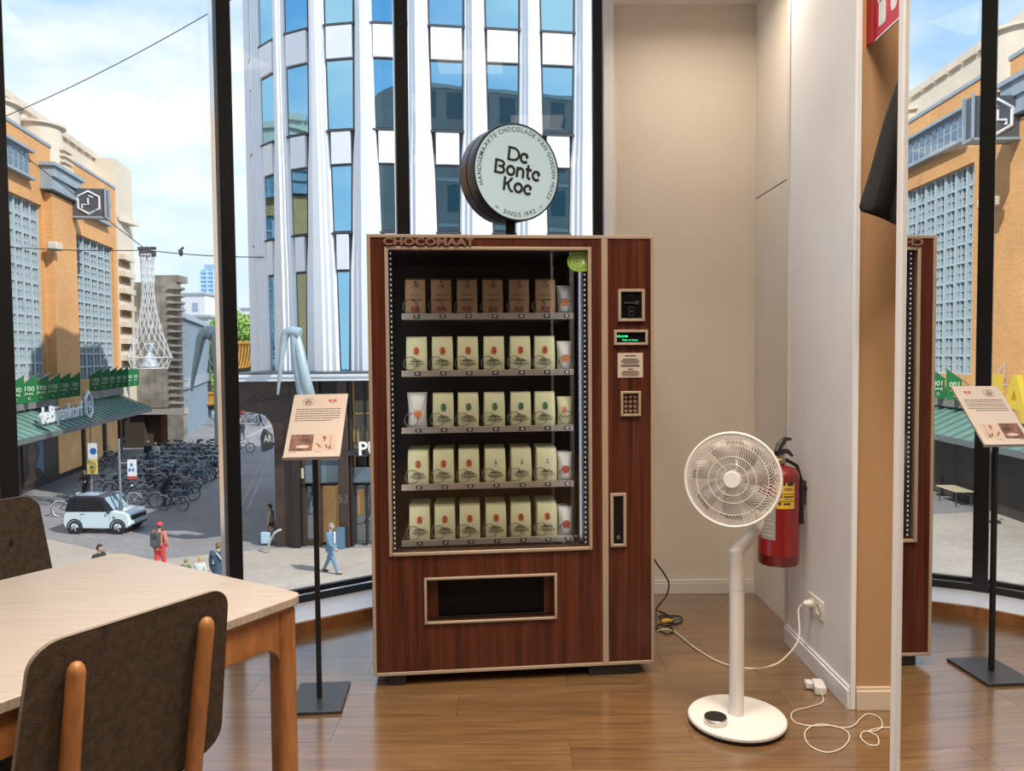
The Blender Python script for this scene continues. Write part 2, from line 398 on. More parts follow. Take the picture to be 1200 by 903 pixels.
t = thing('added_ceiling_light', 'small round downlight in the low ceiling of the wall corner', 'lamp', (0.95, 3.62, 3.27))  # unseen downlight, added to lift the dark back wall
T = Matrix.Translation((0.95, 3.62, 3.27))
MB(T).lathe([(0.075, -0.004), (0.095, -0.008), (0.098, 0.0), (0.075, 0.0)], 24, caps=False).build('trim_ring', M_white, t)
MB(T).lathe([(0.0001, -0.003), (0.075, -0.003)], 24, caps=False).build('diffuser', dif, t)
ld = bpy.data.lights.new('added_lamp_light', 'AREA'); ld.shape = 'DISK'; ld.size = 0.14; ld.energy = 9.0; ld.color = LAMP_COLOR; ld.spread = rad(160)
lo = bpy.data.objects.new('added_lamp_light', ld); COL.objects.link(lo); lo.parent = t; lo.location = (0, 0, -0.012)
struct(MB().box(0.518, 0.572, 4.275, 4.44, 0.06, CEIL).build('trim_3', mat('jamb_white', (0.84, 0.85, 0.88), 0.35)))

# ================================================================== OAK TABLE
TC = G(357, 695, 0.75); TB = V((-0.53, -0.85, 0)).normalized(); TA = V((-TB.y, TB.x, 0)); TA = -TA if TA.x > 0 else TA
TLEN, TWID, TH = 1.6, 0.83, 0.75
t = thing('dining_table', 'oak dining table with pale rounded top in front of the windows', 'table', TC + TB * TLEN / 2 + TA * TWID / 2 - V((0, 0, 0.75)))
MT = frame(V((TC.x, TC.y, 0)), TB)           # x along the length, y = across
ya = 1 if (MT.to_3x3() @ V((0, 1, 0))).dot(TA) > 0 else -1
if ya < 0:
    MT = MT @ Matrix.Translation((0, -TWID, 0))
# now local box [0,TLEN] x [0,TWID]
MB(MT).prism(rrect(TLEN, TWID, 0.035, 6, TLEN / 2, TWID / 2), TH - 0.024, TH).build('table_top', M_oaktop, t, bevel=0.003)
MB(MT).prism(rrect(TLEN - 0.02, TWID - 0.02, 0.03, 5, TLEN / 2, TWID / 2), TH - 0.034, TH - 0.024).build('top_edge', M_oak, t)
lw = 0.058
for sx in (0.012 + lw / 2, TLEN - 0.012 - lw / 2):
    for sy in (0.012 + lw / 2, TWID - 0.012 - lw / 2):
        MB(MT).prism(rrect(lw, lw, 0.02, 4, sx, sy), 0.0, TH - 0.036).build('leg', M_oak, t, bevel=0.002)
def apron(L0, L1):
    r = 0.055; z0 = TH - 0.115; z1 = TH - 0.036
    p = [(L0, z1), (L0, z0 - r)]
    p += [(L0 + r - r * math.cos(rad(a)), z0 - r + r * math.sin(rad(a))) for a in range(15, 91, 15)]
    p += [(L1 - r + r * math.cos(rad(a)), z0 - r + r * math.sin(rad(a))) for a in range(90, -1, -15)]
    p += [(L1, z1)]
    return p
a0 = 0.012 + lw
RX = Matrix.Rotation(rad(90), 4, 'X')        # polygon (x,z): prism height runs along -y
for y in (0.018, TWID - 0.018 - 0.03):
    MB(MT).prism(apron(a0, TLEN - a0), 0, 0.03, Matrix.Translation((0, y + 0.03, 0)) @ RX).build('apron', M_oak, t, bevel=0.002)
for x in (0.018, TLEN - 0.048):
    MB(MT).prism(apron(a0, TWID - a0), 0, 0.03, Matrix.Translation((x, 0, 0)) @ Matrix.Rotation(rad(90), 4, 'Z') @ RX).build('apron', M_oak, t, bevel=0.002)

# ================================================================== CHAIRS
M_felt = mat('felt_board', (0.052, 0.035, 0.021), 0.88, var=0.4, vscale=60, bump=0.25, bscale=240)
M_feltedge = mat('felt_edge', (0.20, 0.16, 0.13), 0.7)
def chair(loc, fwd, label, topz=0.86):
    t = thing('dining_chair', label, 'chair', loc, 0)
    f = V(fwd).normalized(); M = frame(loc, V((f.y, -f.x, 0)))     # local +y = forwards
    # back panel: leaning, flared towards the seat
    def bk(x, s, d=0.0):                     # s: 0 at seat, 1 at top
        return V((x, -0.19 - 0.075 * s + d, 0.47 + (topz - 0.47) * s))
    pts = rrect(1, 1, 0.13, 6)
    ring = []
    for (u, v) in pts:
        s = v + 0.5; wd = 0.415 + 0.05 * (1 - s); ring.append((u * wd, s, -0.03 * (1 - (2 * u) ** 2) * 0.6))
    n = len(ring); m = MB(M)
    vs = [bk(x, s, c) for x, s, c in ring] + [bk(x, s, c + 0.011) for x, s, c in ring]
    m.add(vs, [tuple(range(n)), tuple(range(n, 2 * n))[::-1]]); m.mi = 1
    m.add(vs, [(i, n + i, n + (i + 1) % n, (i + 1) % n) for i in range(n)])
    m.build('backrest', [M_felt, M_feltedge], t, sharp=50)
    # seat
    MB(M).prism(rrect(0.43, 0.42, 0.07, 6, 0, 0.03), 0.445, 0.458).build('seat', M_felt, t, bevel=0.003)
    for x in (-0.138, 0.138):                # rear legs run up the back as rounded rods
        d = bk(x, 0.82, -0.026); a = bk(x, 0.0, -0.03); q = V((x * 1.35, -0.27, 0.0))
        tp = d + V((0, -0.002, 0.022))
        mm = V((x * 1.05, -0.205, 0.40))
        MB(M).tube([q, (q + mm) / 2 + V((0, 0.01, 0)), mm, a, (a + d) / 2, d, d * .55 + tp * .45, d * .15 + tp * .85, tp], [0.012, 0.016, 0.018, 0.019, 0.0185, 0.017, 0.015, 0.0095, 0.003], 12).build('leg', M_oak, t)
        MB(M).tube([(x * 1.5, 0.22, 0.0), (x * 1.25, 0.19, 0.45)], [0.012, 0.018], 12).build('leg', M_oak, t)
    MB(M).box(-0.17, 0.17, -0.12, -0.08, 0.42, 0.445).box(-0.17, 0.17, 0.15, 0.19, 0.42, 0.445).build('seat_rail', M_oak, t, bevel=0.003)
    for x in (-0.1, 0.1):
        c = bk(x, 0.62, 0.012); MB(M).lathe([(0.0001, 0), (0.006, 0), (0.007, 0.002), (0.0001, 0.003)], 10, zframe(c, (0, 1, 0.2))).build('screw', M_black, t)
    return t
FW = -V((TA.x, TA.y, 0)) * -1                # forwards of the near chair: across the table, away from the camera
ctop = (P(272, 702, 1.64) + P(40, 746, 1.38)) / 2
chair(V((ctop.x, ctop.y, 0)) + TA * 0.265, TA, 'dark felt chair seen from behind, two oak rods on its back, close by the table')
c2 = P(30, 580, 2.80)
chair(V((c2.x, c2.y, 0)) - TA * 0.262 + TB * 0.17, -TA, 'dark felt chair across the table facing it, by the window')

# ================================================================== FLOOR MIRROR
MP = V((0.616, 3.13, 0)); MN = V((0.9975, 0.0707, 0)).normalized()
def mirr(p):
    p = V(p); return p - MN * (2 * (p - MP).dot(MN))
def MG(px, py, z=ZS): return mirr(G(px, py, z))
def MPt(px, py, y): return mirr(P(px, py, y))
edge = None
r0 = ray(1058, 451); k = (MP - V((0, 0, 0))).dot(MN) / V((r0.x, r0.y, 0)).dot(MN); edge = V((r0.x, r0.y, 0)) * k
dm = V((MN.y, -MN.x, 0))                     # along the mirror, towards the camera
t = thing('floor_mirror', 'tall standing mirror with a thin white frame reflecting window and vending machine', 'mirror', edge + dm * 0.35)
MM = frame(edge, dm)                         # local y = z x dm
ys = 1 if (MM.to_3x3() @ V((0, 1, 0))).dot(MN) > 0 else -1
def mbx(m, x0, x1, y0, y1, z0, z1):
    yy = sorted((y0 * ys, y1 * ys)); return m.box(x0, x1, yy[0], yy[1], z0, z1, MM)
mbx(MB(), 0, 0.66, 0.0, 0.004, 0.05, 2.32).build('mirror_glass', M_mirror, t)
fr = mat('mirror_frame', (0.78, 0.78, 0.80), 0.35)
m = MB(); mbx(m, -0.020, 0.0, -0.006, 0.02, 0.02, 2.35); m.build('frame_side', fr, t, bevel=0.003)
m = MB(); mbx(m, 0.66, 0.688, -0.008, 0.02, 0.02, 2.35); m.build('frame_side', fr, t, bevel=0.003)
m = MB(); mbx(m, 0.0, 0.66, -0.008, 0.02, 2.32, 2.35); m.build('frame_top', fr, t, bevel=0.003)
m = MB(); mbx(m, 0.0, 0.66, -0.008, 0.02, 0.02, 0.05); m.build('frame_bottom', fr, t, bevel=0.003)
m = MB(); mbx(m, 0.0, 0.66, 0.004, 0.016, 0.05, 2.32); m.build('back_board', M_blackmatte, t)
for x in (0.08, 0.52):
    m = MB(); mbx(m, x, x + 0.06, -0.12, 0.16, 0.0, 0.022); m.build('foot', fr, t, bevel=0.003)

# ================================================================== VENDING MACHINE
ML = P(438, 800, 3.10); MRt = P(767, 790, 3.215)
MO = V((ML.x, ML.y, 0)); mdir = V((MRt.x - ML.x, MRt.y - ML.y, 0)); MWD = mdir.length; mdir.normalize()
MV = frame(MO, mdir)                          # local x along the front, y into the depth
MVi = MV.inverted()
def ml(px, py, d=0.0):                        # where a sight line meets the plane d behind the front
    o = MVi @ CAM; v = MVi.to_3x3() @ ray(px, py); p = o + v * ((d - o.y) / v.y); return p.x, p.z
def mrect(a, b, d=0.0):
    x0, z1 = ml(*a, d); x1, z0 = ml(*b, d); return x0, x1, z0, z1
X0, X1 = 0.0, MWD
ZB = ml(600, 785)[1]; ZT = ml(600, 275)[1]
XD = (ml(709.5, 500)[0])                      # seam between door and service column
mt = thing('vending_machine', 'dark rosewood chocolate vending machine with glass front standing by the window', 'vending machine', MO + mdir * MWD / 2, math.atan2(mdir.y, mdir.x))
DEP = 0.74
wx0, wx1, wz0, wz1 = mrect((454.5, 292.5), (690.5, 640))
dx0, dx1, dz0, dz1 = mrect((500, 680), (650, 722))
def holed(m, x0, x1, z0, z1, holes, y0, y1):
    xs = sorted({x0, x1, *[h[0] for h in holes], *[h[1] for h in holes]}); zs = sorted({z0, z1, *[h[2] for h in holes], *[h[3] for h in holes]})
    for i in range(len(xs) - 1):
        for j in range(len(zs) - 1):
            cx, cz = (xs[i] + xs[i + 1]) / 2, (zs[j] + zs[j + 1]) / 2
            if any(h[0] < cx < h[1] and h[2] < cz < h[3] for h in holes): continue
            m.box(xs[i], xs[i + 1], y0, y1, zs[j], zs[j + 1])
def hframe(m, x0, x1, z0, z1, w, y0, y1):
    m.box(x0 - w, x0, y0, y1, z0 - w, z1 + w); m.box(x1, x1 + w, y0, y1, z0 - w, z1 + w)
    m.box(x0, x1, y0, y1, z1, z1 + w); m.box(x0, x1, y0, y1, z0 - w, z0); return m
BW = 0.014
m = MB(MV); holed(m, X0 + BW, XD - 0.006, ZB + BW, ZT - BW, [(wx0, wx1, wz0, wz1), (dx0, dx1, dz0, dz1)], 0.004, 0.045)
door = m.build('door', M_rose, mt)
m = MB(MV); hframe(m, X0 + BW, XD - 0.006 - 0.008, ZB + BW, ZT - BW, BW, 0.0, 0.047); m.build('door_edging', M_beige, door, bevel=0.002)
m = MB(MV); hframe(m, wx0, wx1, wz0, wz1, 0.014, -0.006, 0.02); m.build('window_frame', M_beige, door, bevel=0.003)
m = MB(MV); hframe(m, dx0, dx1, dz0, dz1, 0.011, -0.005, 0.02); m.build('hatch_frame', M_beige, door, bevel=0.003)
m = MB(MV); m.box(dx0, dx0 + 0.002, 0.02, 0.09, dz0, dz1).box(dx1 - 0.002, dx1, 0.02, 0.09, dz0, dz1); m.build('hatch_reveal', M_rose, door, kind='stuff')
bx0, _ = ml(514, 700, .06); bx1, _ = ml(637, 700, .06)
MB(MV).box(dx0 + .002, bx0, 0.05, 0.066, dz0, dz1).build('hatch_cheek', M_rose, door); MB(MV).box(bx1, dx1 - .002, 0.05, 0.066, dz0, dz1).build('hatch_cheek', M_rose, door)
MB(MV).box(bx0, bx1, 0.06, 0.066, dz0 + .004, dz1 - .004).build('hatch_flap', mat('flap_black', (0.004, 0.004, 0.004), 0.6, spec=.2), door, bevel=0.003)
MB(MV).box(dx0, dx1, 0.09, 0.10, dz0, dz1).box(dx0, dx1, 0.03, 0.1, dz0 - .004, dz0).box(dx0, dx1, .03, .1, dz1, dz1 + .004).build('hatch_box', M_blackmatte, door)
MB(MV).box(wx0 - .004, wx1 + .004, 0.021, 0.027, wz0 - .004, wz1 + .004).build('glass_pane', M_cabglass, door)
# lettering on the top rail of the door
lx0, lz1 = ml(449, 276); lx1, lz0 = ml(556, 290)
m = MB(MV); tw = text_geo('CHOCOMAAT', 'LEFT', 0.034, 0.02)[0]; tx0 = min(v[0] for v in tw); tx1 = max(v[0] for v in tw); th = max(v[1] for v in tw) - min(v[1] for v in tw)
sz = (ZT - wz1 - 0.031) / th; wide = (lx1 - lx0) / ((tx1 - tx0) * sz)
m.text('CHOCOMAAT', sz, Matrix.Translation((lx0 - tx0 * sz * wide, -0.010, (ZT + wz1 - .001) / 2)) @ RX, 'LEFT', 0.06 * sz, 0.034, wide)
m.build('lettering', mat('letter_brown', (0.23, 0.145, 0.105), 0.3), door)
# cabinet
cab = MB(MV)
cab.box(X0, X1, DEP - .02, DEP, ZB, ZT).box(X0, X0 + 0.02, 0.045, DEP, ZB, ZT).box(X1 - 0.02, X1, 0.045, DEP, ZB, ZT).box(X0, X1, 0.045, DEP, ZT - 0.02, ZT).box(X0, X1, 0.045, DEP, ZB, ZB + 0.02)
cab.build('cabinet', M_rose, mt, bevel=0.002)
M_inner = mat('cabinet_inner', (0.014, 0.014, 0.016), 0.45)
ix0, ix1 = wx0 - .015, wx1 + .012
inn = MB(MV).box(ix0 - .01, ix0, .046, DEP - .06, wz0 - .02, wz1 + .02).box(ix1, ix1 + .01, .046, DEP - .06, wz0 - .02, wz1 + .02).box(ix0, ix1, DEP - .07, DEP - .06, wz0 - .02, wz1 + .02)
inn.box(ix0, ix1, .046, DEP - .06, wz1 + .01, wz1 + .02).box(ix0, ix1, .046, DEP - .06, wz0 - .03, wz0 - .02)
inn.build('inner_lining', M_inner, mt)
# feet
for (a, b) in (((456, 792), (476, 811)), ((690, 783), (748, 801))):
    fx0, _ = ml(a[0], a[1], .01); fx1, _ = ml(b[0], b[1], .01)
    MB(MV).box(fx0, fx1, 0.008, 0.09, 0.0, ZB).build('foot', M_black, mt, bevel=0.004)
    MB(MV).box(fx0, fx1, DEP - .14, DEP - .06, 0.0, ZB).build('foot', M_black, mt, bevel=0.004)
# service column
cpx = MB(MV).box(XD + 0.006, X1 - BW, 0.004, 0.046, ZB + BW, ZT - BW).build('service_panel', M_rose, mt)
m = MB(MV); hframe(m, XD + 0.006 + .006, X1 - BW, ZB + BW, ZT - BW, BW, 0.0, 0.047); m.build('panel_edging', M_beige, cpx, bevel=0.002)
def inset(name, a, b, fw, mt_, face=0.0):
    x0, x1, z0, z1 = mrect(a, b)
    m = MB(MV); hframe(m, x0, x1, z0, z1, fw, -0.008, 0.006); p = m.build(name, M_beige, cpx, bevel=0.002)
    MB(MV).box(x0, x1, face, 0.006, z0, z1).build('face', mt_, p)
    return p, x0, x1, z0, z1
M_screen = mat('screen_black', (0.006, 0.007, 0.008), 0.12)
M_led = mat('display_green', (0.05, 0.9, 0.35), 0.5, emit=1.2)
M_ghost = mat('panel_print', (0.035, 0.035, 0.04), 0.5)
p, x0, x1, z0, z1 = inset('card_reader', (727.5, 342), (752, 373), 0.012, M_screen)
w = x1 - x0; h = z1 - z0
MB(MV).box(x0 + w * .15, x0 + w * .72, -.003, 0, z0 + h * .56, z0 + h * .62).build('card_slot', M_ghost, p)
MB(MV).box(x0 + w * .7, x0 + w * .85, -.004, 0, z0 + h * .53, z0 + h * .68).build('card_light', M_ghost, p)
MB(MV).box(x0 + w * .4, x0 + w * .6, -.001, 0, z0 + h * .88, z0 + h * .9).build('reader_print', M_ghost, p)
m = MB(MV)
for q in (0.36, 0.18): m.tube([(x0 + w * .5 + .012 * math.cos(a), -.001, z0 + h * q + .009 * math.sin(a)) for a in [i * PI / 6 for i in range(12)]], .0012, 4, closed=True)
m.build('contact_symbol', M_ghost, p)
p, x0, x1, z0, z1 = inset('display', (722.5, 389.5), (756, 401), 0.011, M_screen)
m = MB(MV); h = z1 - z0; w = x1 - x0
m.text('WELKOM', h * .3, Matrix.Translation((x0 + w * .17, -.001, z0 + h * .62)) @ RX, bold=.01); m.text('Maak uw keuze', h * .26, Matrix.Translation((x0 + w * .47, -.001, z0 + h * .25)) @ RX)
m.build('display_text', M_led, p)
x0, x1, z0, z1 = mrect((724, 413.5), (753.5, 442)); w = x1 - x0; h = z1 - z0
p = MB(MV).box(x0, x1, 0.001, 0.004, z0, z1).build('notice', mat('notice_paper', (0.56, 0.47, 0.40), 0.6), cpx)
m = MB(MV)
for (a, c, zz) in ((.28, .72, .88), (.22, .78, .76), (.15, .85, .70), (.12, .88, .64), (.2, .8, .58), (.12, .86, .51), (.12, .88, .46), (.4, .6, .34), (.2, .8, .26), (.15, .85, .20), (.12, .88, .14), (.2, .8, .08)):
    m.box(x0 + w * a, x0 + w * c, 0.0, 0.001, z0 + h * (zz - .012), z0 + h * (zz + .012 + (.012 if zz in (.88, .34) else 0)))
m.build('printed_line', mat('ink_dark', (0.05, 0.035, 0.03), 0.7), p, kind='stuff')
p, x0, x1, z0, z1 = inset('keypad', (730, 461), (748, 484.5), 0.010, mat('keypad_steel', (0.30, 0.25, 0.19), 0.3, metal=.7), 0.004)
w = x1 - x0; h = z1 - z0
for r in range(4):
    for c in range(3):
        MB(MV).lathe([(.0001, .004), (.0062, .004), (.0068, .001), (.0068, 0)], 10, Matrix.Translation((x0 + w * (.2 + .3 * c), .004, z0 + h * (.14 + .23 * r))) @ RX).build('key', mat('key_metal', (0.46, 0.40, 0.32), 0.3, metal=.6), p)
p, x0, x1, z0, z1 = inset('coin_slot', (718.5, 581), (730.5, 636.5), 0.012, M_screen)
w = x1 - x0; h = z1 - z0
MB(MV).lathe([(.0001, .006), (.007, .006), (.0085, .004), (.0085, 0)], 14, Matrix.Translation((x0 + w * .5, .001, z0 + h * .13)) @ RX).build('lock', mat('lock_steel', (0.45, 0.45, 0.47), 0.3, metal=1), p)
# LED strips along the two sides of the window
M_strip = mat('led_strip', (0.03, 0.03, 0.035), 0.4)
M_ledw = mat('led_white', (0.9, 0.95, 1.0), 0.4, emit=.7, ecol=(0.85, 0.93, 1.0))
for x in (wx0 + 0.008, wx1 - 0.008):
    st = MB(MV).box(x - .006, x + .006, 0.036, 0.046, wz0, wz1).build('led_strip', M_strip, mt)
    m = MB(MV); n = 58
    sx_ = -.006 if x > (wx0 + wx1) / 2 else .006
    for i in range(n):
        z = wz0 + .01 + (wz1 - wz0 - .02) * i / (n - 1); m.box(x - .002, x + .002, .033, .036, z - .003, z + .003)
    m.build('led', M_ledw, st, kind='stuff')
    ld = bpy.data.lights.new('led_light', 'AREA'); ld.shape = 'RECTANGLE'; ld.size = .012; ld.size_y = wz1 - wz0 - .04; ld.energy = 0.6; ld.color = (.95, .97, 1.0)
    lo = bpy.data.objects.new('led_light', ld); COL.objects.link(lo); lo.parent = mt
    lc_ = MV @ V((x + 2 * sx_, .048, (wz0 + wz1) / 2)); d_ = (MV.to_3x3() @ V((sx_, .0045, 0))).normalized(); lo.matrix_local = MW[mt].inverted() @ zframe(lc_, -d_)
gx, _ = ml(681, 500, .08)
MB(MV).box(gx - .012, gx + .012, .07, .085, wz0, wz1 - .04).build('guide_rail', mat('rail_grey', (0.07, 0.075, 0.09), 0.35, metal=.3), mt, bevel=.003)
# trays, coils, tags
SH = [(371, 369.5), (438, 435.5), (504.5, 501), (571, 566.5), (636, 631.5)]
SHD = 0.13
ROWD = [5, 4, 3, 2, 1]; COLD = [1, 3, 5, 7, 8, 9, 0]
tx = []
rowz = []
M_rail = mat('tray_rail', (0.34, 0.30, 0.26), 0.35, metal=.3)
M_coil = mat('coil_steel', (0.16, 0.145, 0.135), 0.35, metal=.4)
M_tag = mat('tag_black', (0.02, 0.02, 0.02), 0.5); M_tagw = mat('tag_white', (0.8, 0.8, 0.8), 0.5)
cx = [ml(p, 440, SHD + .03)[0] for p in (488.5, 518.5, 548.5, 579, 609.5, 639, 662)]
kw = [0.088] * 6 + [0.070]
for r in range(5):
    zz = (ml(470, SH[r][0], SHD)[1] + ml(673, SH[r][1], SHD)[1]) / 2
    rowz.append(zz)
    sx0, sx1 = ml(470.5, SH[r][0], SHD)[0], ml(672.5, SH[r][1], SHD)[0]
    tr = MB(MV).box(sx0, sx1, SHD, SHD + .006, zz - .013, zz + .013).box(sx0, sx1, SHD + .006, DEP - .12, zz - .013, zz - .009).build('tray', M_rail, mt, bevel=.001)
    for c in range(7):
        num = '%d%d' % (ROWD[r], COLD[c]); x = cx[c] + .004
        tg = MB(MV); tg.box(x - .013, x + .013, SHD - .0015, SHD, zz - .008, zz + .008); tg.mi = 1
        tg.text(num, .013, Matrix.Translation((x, SHD - .002, zz)) @ RX, bold=.02)
        tg.build('price_tag', [M_tag, M_tagw], tr)
        q = []; xr = cx[c] - (.026 if c < 6 else -.002); R_ = .029
        for i in range(0, 57):
            a = i / 14.0 * 2 * PI + 1.2; q.append((xr + R_ * math.cos(a), SHD + .010 + max(0, i - 10) * .0022, zz + .018 + R_ + R_ * math.sin(a) - .004))
        MB(MV).tube(q, .0017, 5).build('coil', M_coil, mt)
# price sticker inside the glass: green round-ended sticker
gx0, gx1, gz0, gz1 = mrect((664.5, 294.5), (689, 318), .02)
gx1 = min(gx1, wx1)
m = MB(MV); hh = (gz1 - gz0) / 2
poly = [(gx1, gz0), (gx1, gz1)] + [(gx0 + hh * (1 - math.sin(a)), (gz0 + gz1) / 2 + hh * math.cos(a)) for a in [i * PI / 10 for i in range(0, 11)]]
m.prism(poly, 0, .0008, Matrix.Translation((0, .0205, 0)) @ RX); 
st = m.build('sticker', mat('sticker_green', (0.24, 0.42, 0.06), 0.5), door)
m = MB(MV); c0 = (gx0 + hh * 1.05, (gz0 + gz1) / 2)
m.tube([(c0[0] + hh * .55 * math.cos(a), .0192, c0[1] + hh * .55 * math.sin(a)) for a in [i * PI / 10 for i in range(20)]], .0016, 4, closed=True)
m.tube([(c0[0] + hh * .28 * math.cos(a), .0192, c0[1] + hh * .28 * math.sin(a)) for a in [i * PI / 3 for i in range(6)]], .0014, 4, closed=True)
q = gx1 - hh * .38
m.tube([(q - hh * .3, .0192, c0[1] - hh * .45), (q + hh * .3, .0192, c0[1] - hh * .45), (q + hh * .3, .0192, c0[1] + hh * .45), (q - hh * .3, .0192, c0[1] + hh * .45)], .0012, 4, closed=True)
m.box(q - hh * .12, q + hh * .12, .0188, .0196, c0[1] - hh * .25, c0[1] + hh * .25)
m.build('sticker_print', mat('sticker_ink', (0.72, 0.80, 0.55), 0.5), st)

# ---- goods in the machine
M_cream = mat('cream_paper', (0.60, 0.60, 0.37), 0.7, var=.04); M_kraft = mat('kraft_paper', (0.42, 0.26, 0.14), 0.75, var=.06)
M_pouch = mat('white_pouch', (0.62, 0.62, 0.60), 0.5, var=.04)
E_or = mat('emblem_orange', (0.58, 0.13, 0.045), 0.6); E_gr = mat('emblem_green', (0.10, 0.24, 0.13), 0.6)
E_wh = mat('emblem_white', (0.68, 0.66, 0.50), 0.6); E_pk = mat('emblem_pink', (0.62, 0.17, 0.14), 0.6); E_rd = mat('emblem_red', (0.50, 0.07, 0.04), 0.6); E_o2 = mat('seal_orange', (0.74, 0.27, 0.06), 0.55)
I_bl = mat('ink_black', (0.03, 0.02, 0.015), 0.7); I_rd = mat('ink_red', (0.25, 0.06, 0.04), 0.7)
def bag(kind):
    w, d, h = 0.088, 0.058, 0.166
    m = MB(); lv = [(0, 1, .93), (.004, 1.0, 1.0), (.07, 1.02, 1.06), (.125, 1.0, 1.0), (.158, .99, .62), (.166, .99, .12)]
    if kind == 'kraft': lv = [(0, 1, 1), (.004, 1, 1), (.08, 1.01, 1.02), (.163, 1, .7), (.172, 1, .15)]; w = .086
    vs = []; 
    for z, a, b in lv:
        pl = rrect(w * a, d * b, min(.006, d * b * .3), 2)
        vs += [(x, y, z) for x, y in pl]
    n = len(rrect(w, d, .006, 2)); fs = [tuple(range(n))[::-1], tuple((len(lv) - 1) * n + j for j in range(n))]
    for i in range(len(lv) - 1):
        for j in range(n): fs.append((i * n + j, i * n + (j + 1) % n, (i + 1) * n + (j + 1) % n, (i + 1) * n + j))
    m.add(vs, fs)
    b = m.build('cocoa_bag', M_kraft if kind == 'kraft' else M_cream)
    yf = -d / 2 * 1.07
    def emb(z, col):
        e = MB(); e.prism(rrect(.024, .034, .0118, 6, 0, z), 0, .0006, Matrix.Translation((0, yf, 0)) @ RX); o = e.build('emblem', col, b)
        q = MB(); s = .004
        q.add([(0, yf - .0012, z + .0135), (-s, yf - .0012, z + .0085), (0, yf - .0012, z + .0035), (s, yf - .0012, z + .0085)], [(0, 1, 2, 3)])
        q.text('19', .0155, Matrix.Translation((0, yf - .0012, z - .005)) @ RX, bold=.03); q.build('emblem_mark', I_bl, o)
    m = MB()
    if kind == 'kraft':
        m.add([(0, yf, .160), (-.006, yf, .154), (0, yf, .148), (.006, yf, .154)], [(0, 1, 2, 3)])
        m.text('19', .022, Matrix.Translation((0, yf - .001, .136)) @ RX, bold=.02)
        m.text('Hotchoco', .012, Matrix.Translation((0, yf - .001, .100)) @ RX)
        m.box(-.028, .028, yf - .001, yf, .0805, .0820); m.box(-.022, .022, yf - .001, yf, .0765, .0775)
        m.build('print', I_bl, b)
        m = MB(); m.box(-.02, -.003, yf - .001, yf, .034, .05).box(.001, .017, yf - .001, yf, .034, .05).box(-.018, .02, yf - .001, yf, .027, .029); m.build('print_block', I_rd, b)
    else:
        emb(.104, {'orange': E_or, 'green': E_gr, 'white': E_wh}[kind])
        m.box(-.018, .014, yf - .001, yf, .066, .0685).box(-.024, .024, yf - .001, yf, .0585, .0625)
        m.box(-.032, .032, yf - .001, yf, .0515, .0528).box(-.034, .034, yf - .001, yf, .0465, .0475).box(-.02, .02, yf - .001, yf, .0415, .0425)
        m.build('print', I_bl, b)
    return b
def pouch(kind, big=False):
    w, h = (.086, .168) if big else (.068, .142)
    m = MB(); n = 14; N = 9; vs = []
    for i in range(N):
        u = i / (N - 1); z = h * u; th = .026 * math.sin(PI * min(1, .12 + u * .86)) ** .7 + .002; ww = w * (1 - .10 * math.sin(PI * u)) / 2
        if u > .9: th = .002
        for j in range(n):
            a = 2 * PI * j / n; vs.append((ww * math.copysign(abs(math.cos(a)) ** .7, math.cos(a)), th * math.sin(a) - (.006 * math.sin(PI * u)), z))
    fs = [tuple(range(n))[::-1], tuple((N - 1) * n + j for j in range(n))]
    for i in range(N - 1):
        for j in range(n): fs.append((i * n + j, i * n + (j + 1) % n, (i + 1) * n + (j + 1) % n, (i + 1) * n + j))
    m.add(vs, fs); b = m.build('sweets_pouch', M_cream if kind == 'label' else M_pouch)
    if kind == 'label':
        MB().prism(rrect(.02, .028, .0098, 6, -.004, .086), 0, .001, Matrix.Translation((0, -.034, 0)) @ RX).build('emblem', E_pk, b)
        MB().box(-.02, .02, -.035, -.034, .058, .060).box(-.016, .016, -.035, -.034, .052, .0535).build('print', I_bl, b)
    else:
        zc = .076 if big else .068
        T = Matrix.Translation((0, -.033, zc)) @ RX
        s = MB().lathe([(.0001, .0008), (.0175, .0008), (.0175, 0)], 20, T).build('seal', {'orange': E_o2, 'red': E_rd}[kind], b)
        q = MB().tube([(.012 * math.cos(a), -.0342, zc + .012 * math.sin(a)) for a in [i * PI / 8 for i in range(16)]], .0007, 3, closed=True)
        q.box(-.008, .008, -.0346, -.034, zc + .001, zc + .003).box(-.006, .006, -.0346, -.034, zc - .005, zc - .003); q.build('seal_print', I_rd, s)
        f = MB()                              # folded flap lines of the paper
        for sx in (-1, 1):
            f.add([(sx * w * .47, -.012, h * .97), (sx * w * .44, -.012, h * .97), (sx * .012, -.0335, zc + .012), (sx * .016, -.0335, zc + .012)], [(0, 1, 2, 3)])
            f.add([(sx * w * .44, -.012, h * .05), (sx * w * .41, -.012, h * .05), (sx * .010, -.0335, zc - .014), (sx * .014, -.0335, zc - .014)], [(0, 1, 2, 3)])
        f.build('flap', mat('pouch_fold', (0.36, 0.35, 0.32), .6), b)
    return b
protos = {}
def stock(proto_key, maker, r, c, label, cat, group, dy=0.0, jx=0.0, jr=0.0, depth=0):
    new = proto_key not in protos
    if new: protos[proto_key] = maker()
    src = protos[proto_key]
    o = src if new else copy_tree(src, KIDS)
    if new:
        for k in bpy.data.objects:
            if k.parent is not None and (k.parent is src or k.parent.parent is src): KIDS.setdefault(k.parent, []).append(k) if k not in KIDS.get(k.parent, []) else None
    o.location = MV @ V((cx[c] + jx, SHD + .050 + dy, rowz[r] - .0085)); o.rotation_euler = (0, 0, math.atan2(mdir.y, mdir.x) + jr)
    tag(o, label, cat, group)
    return o
KIDS = {}
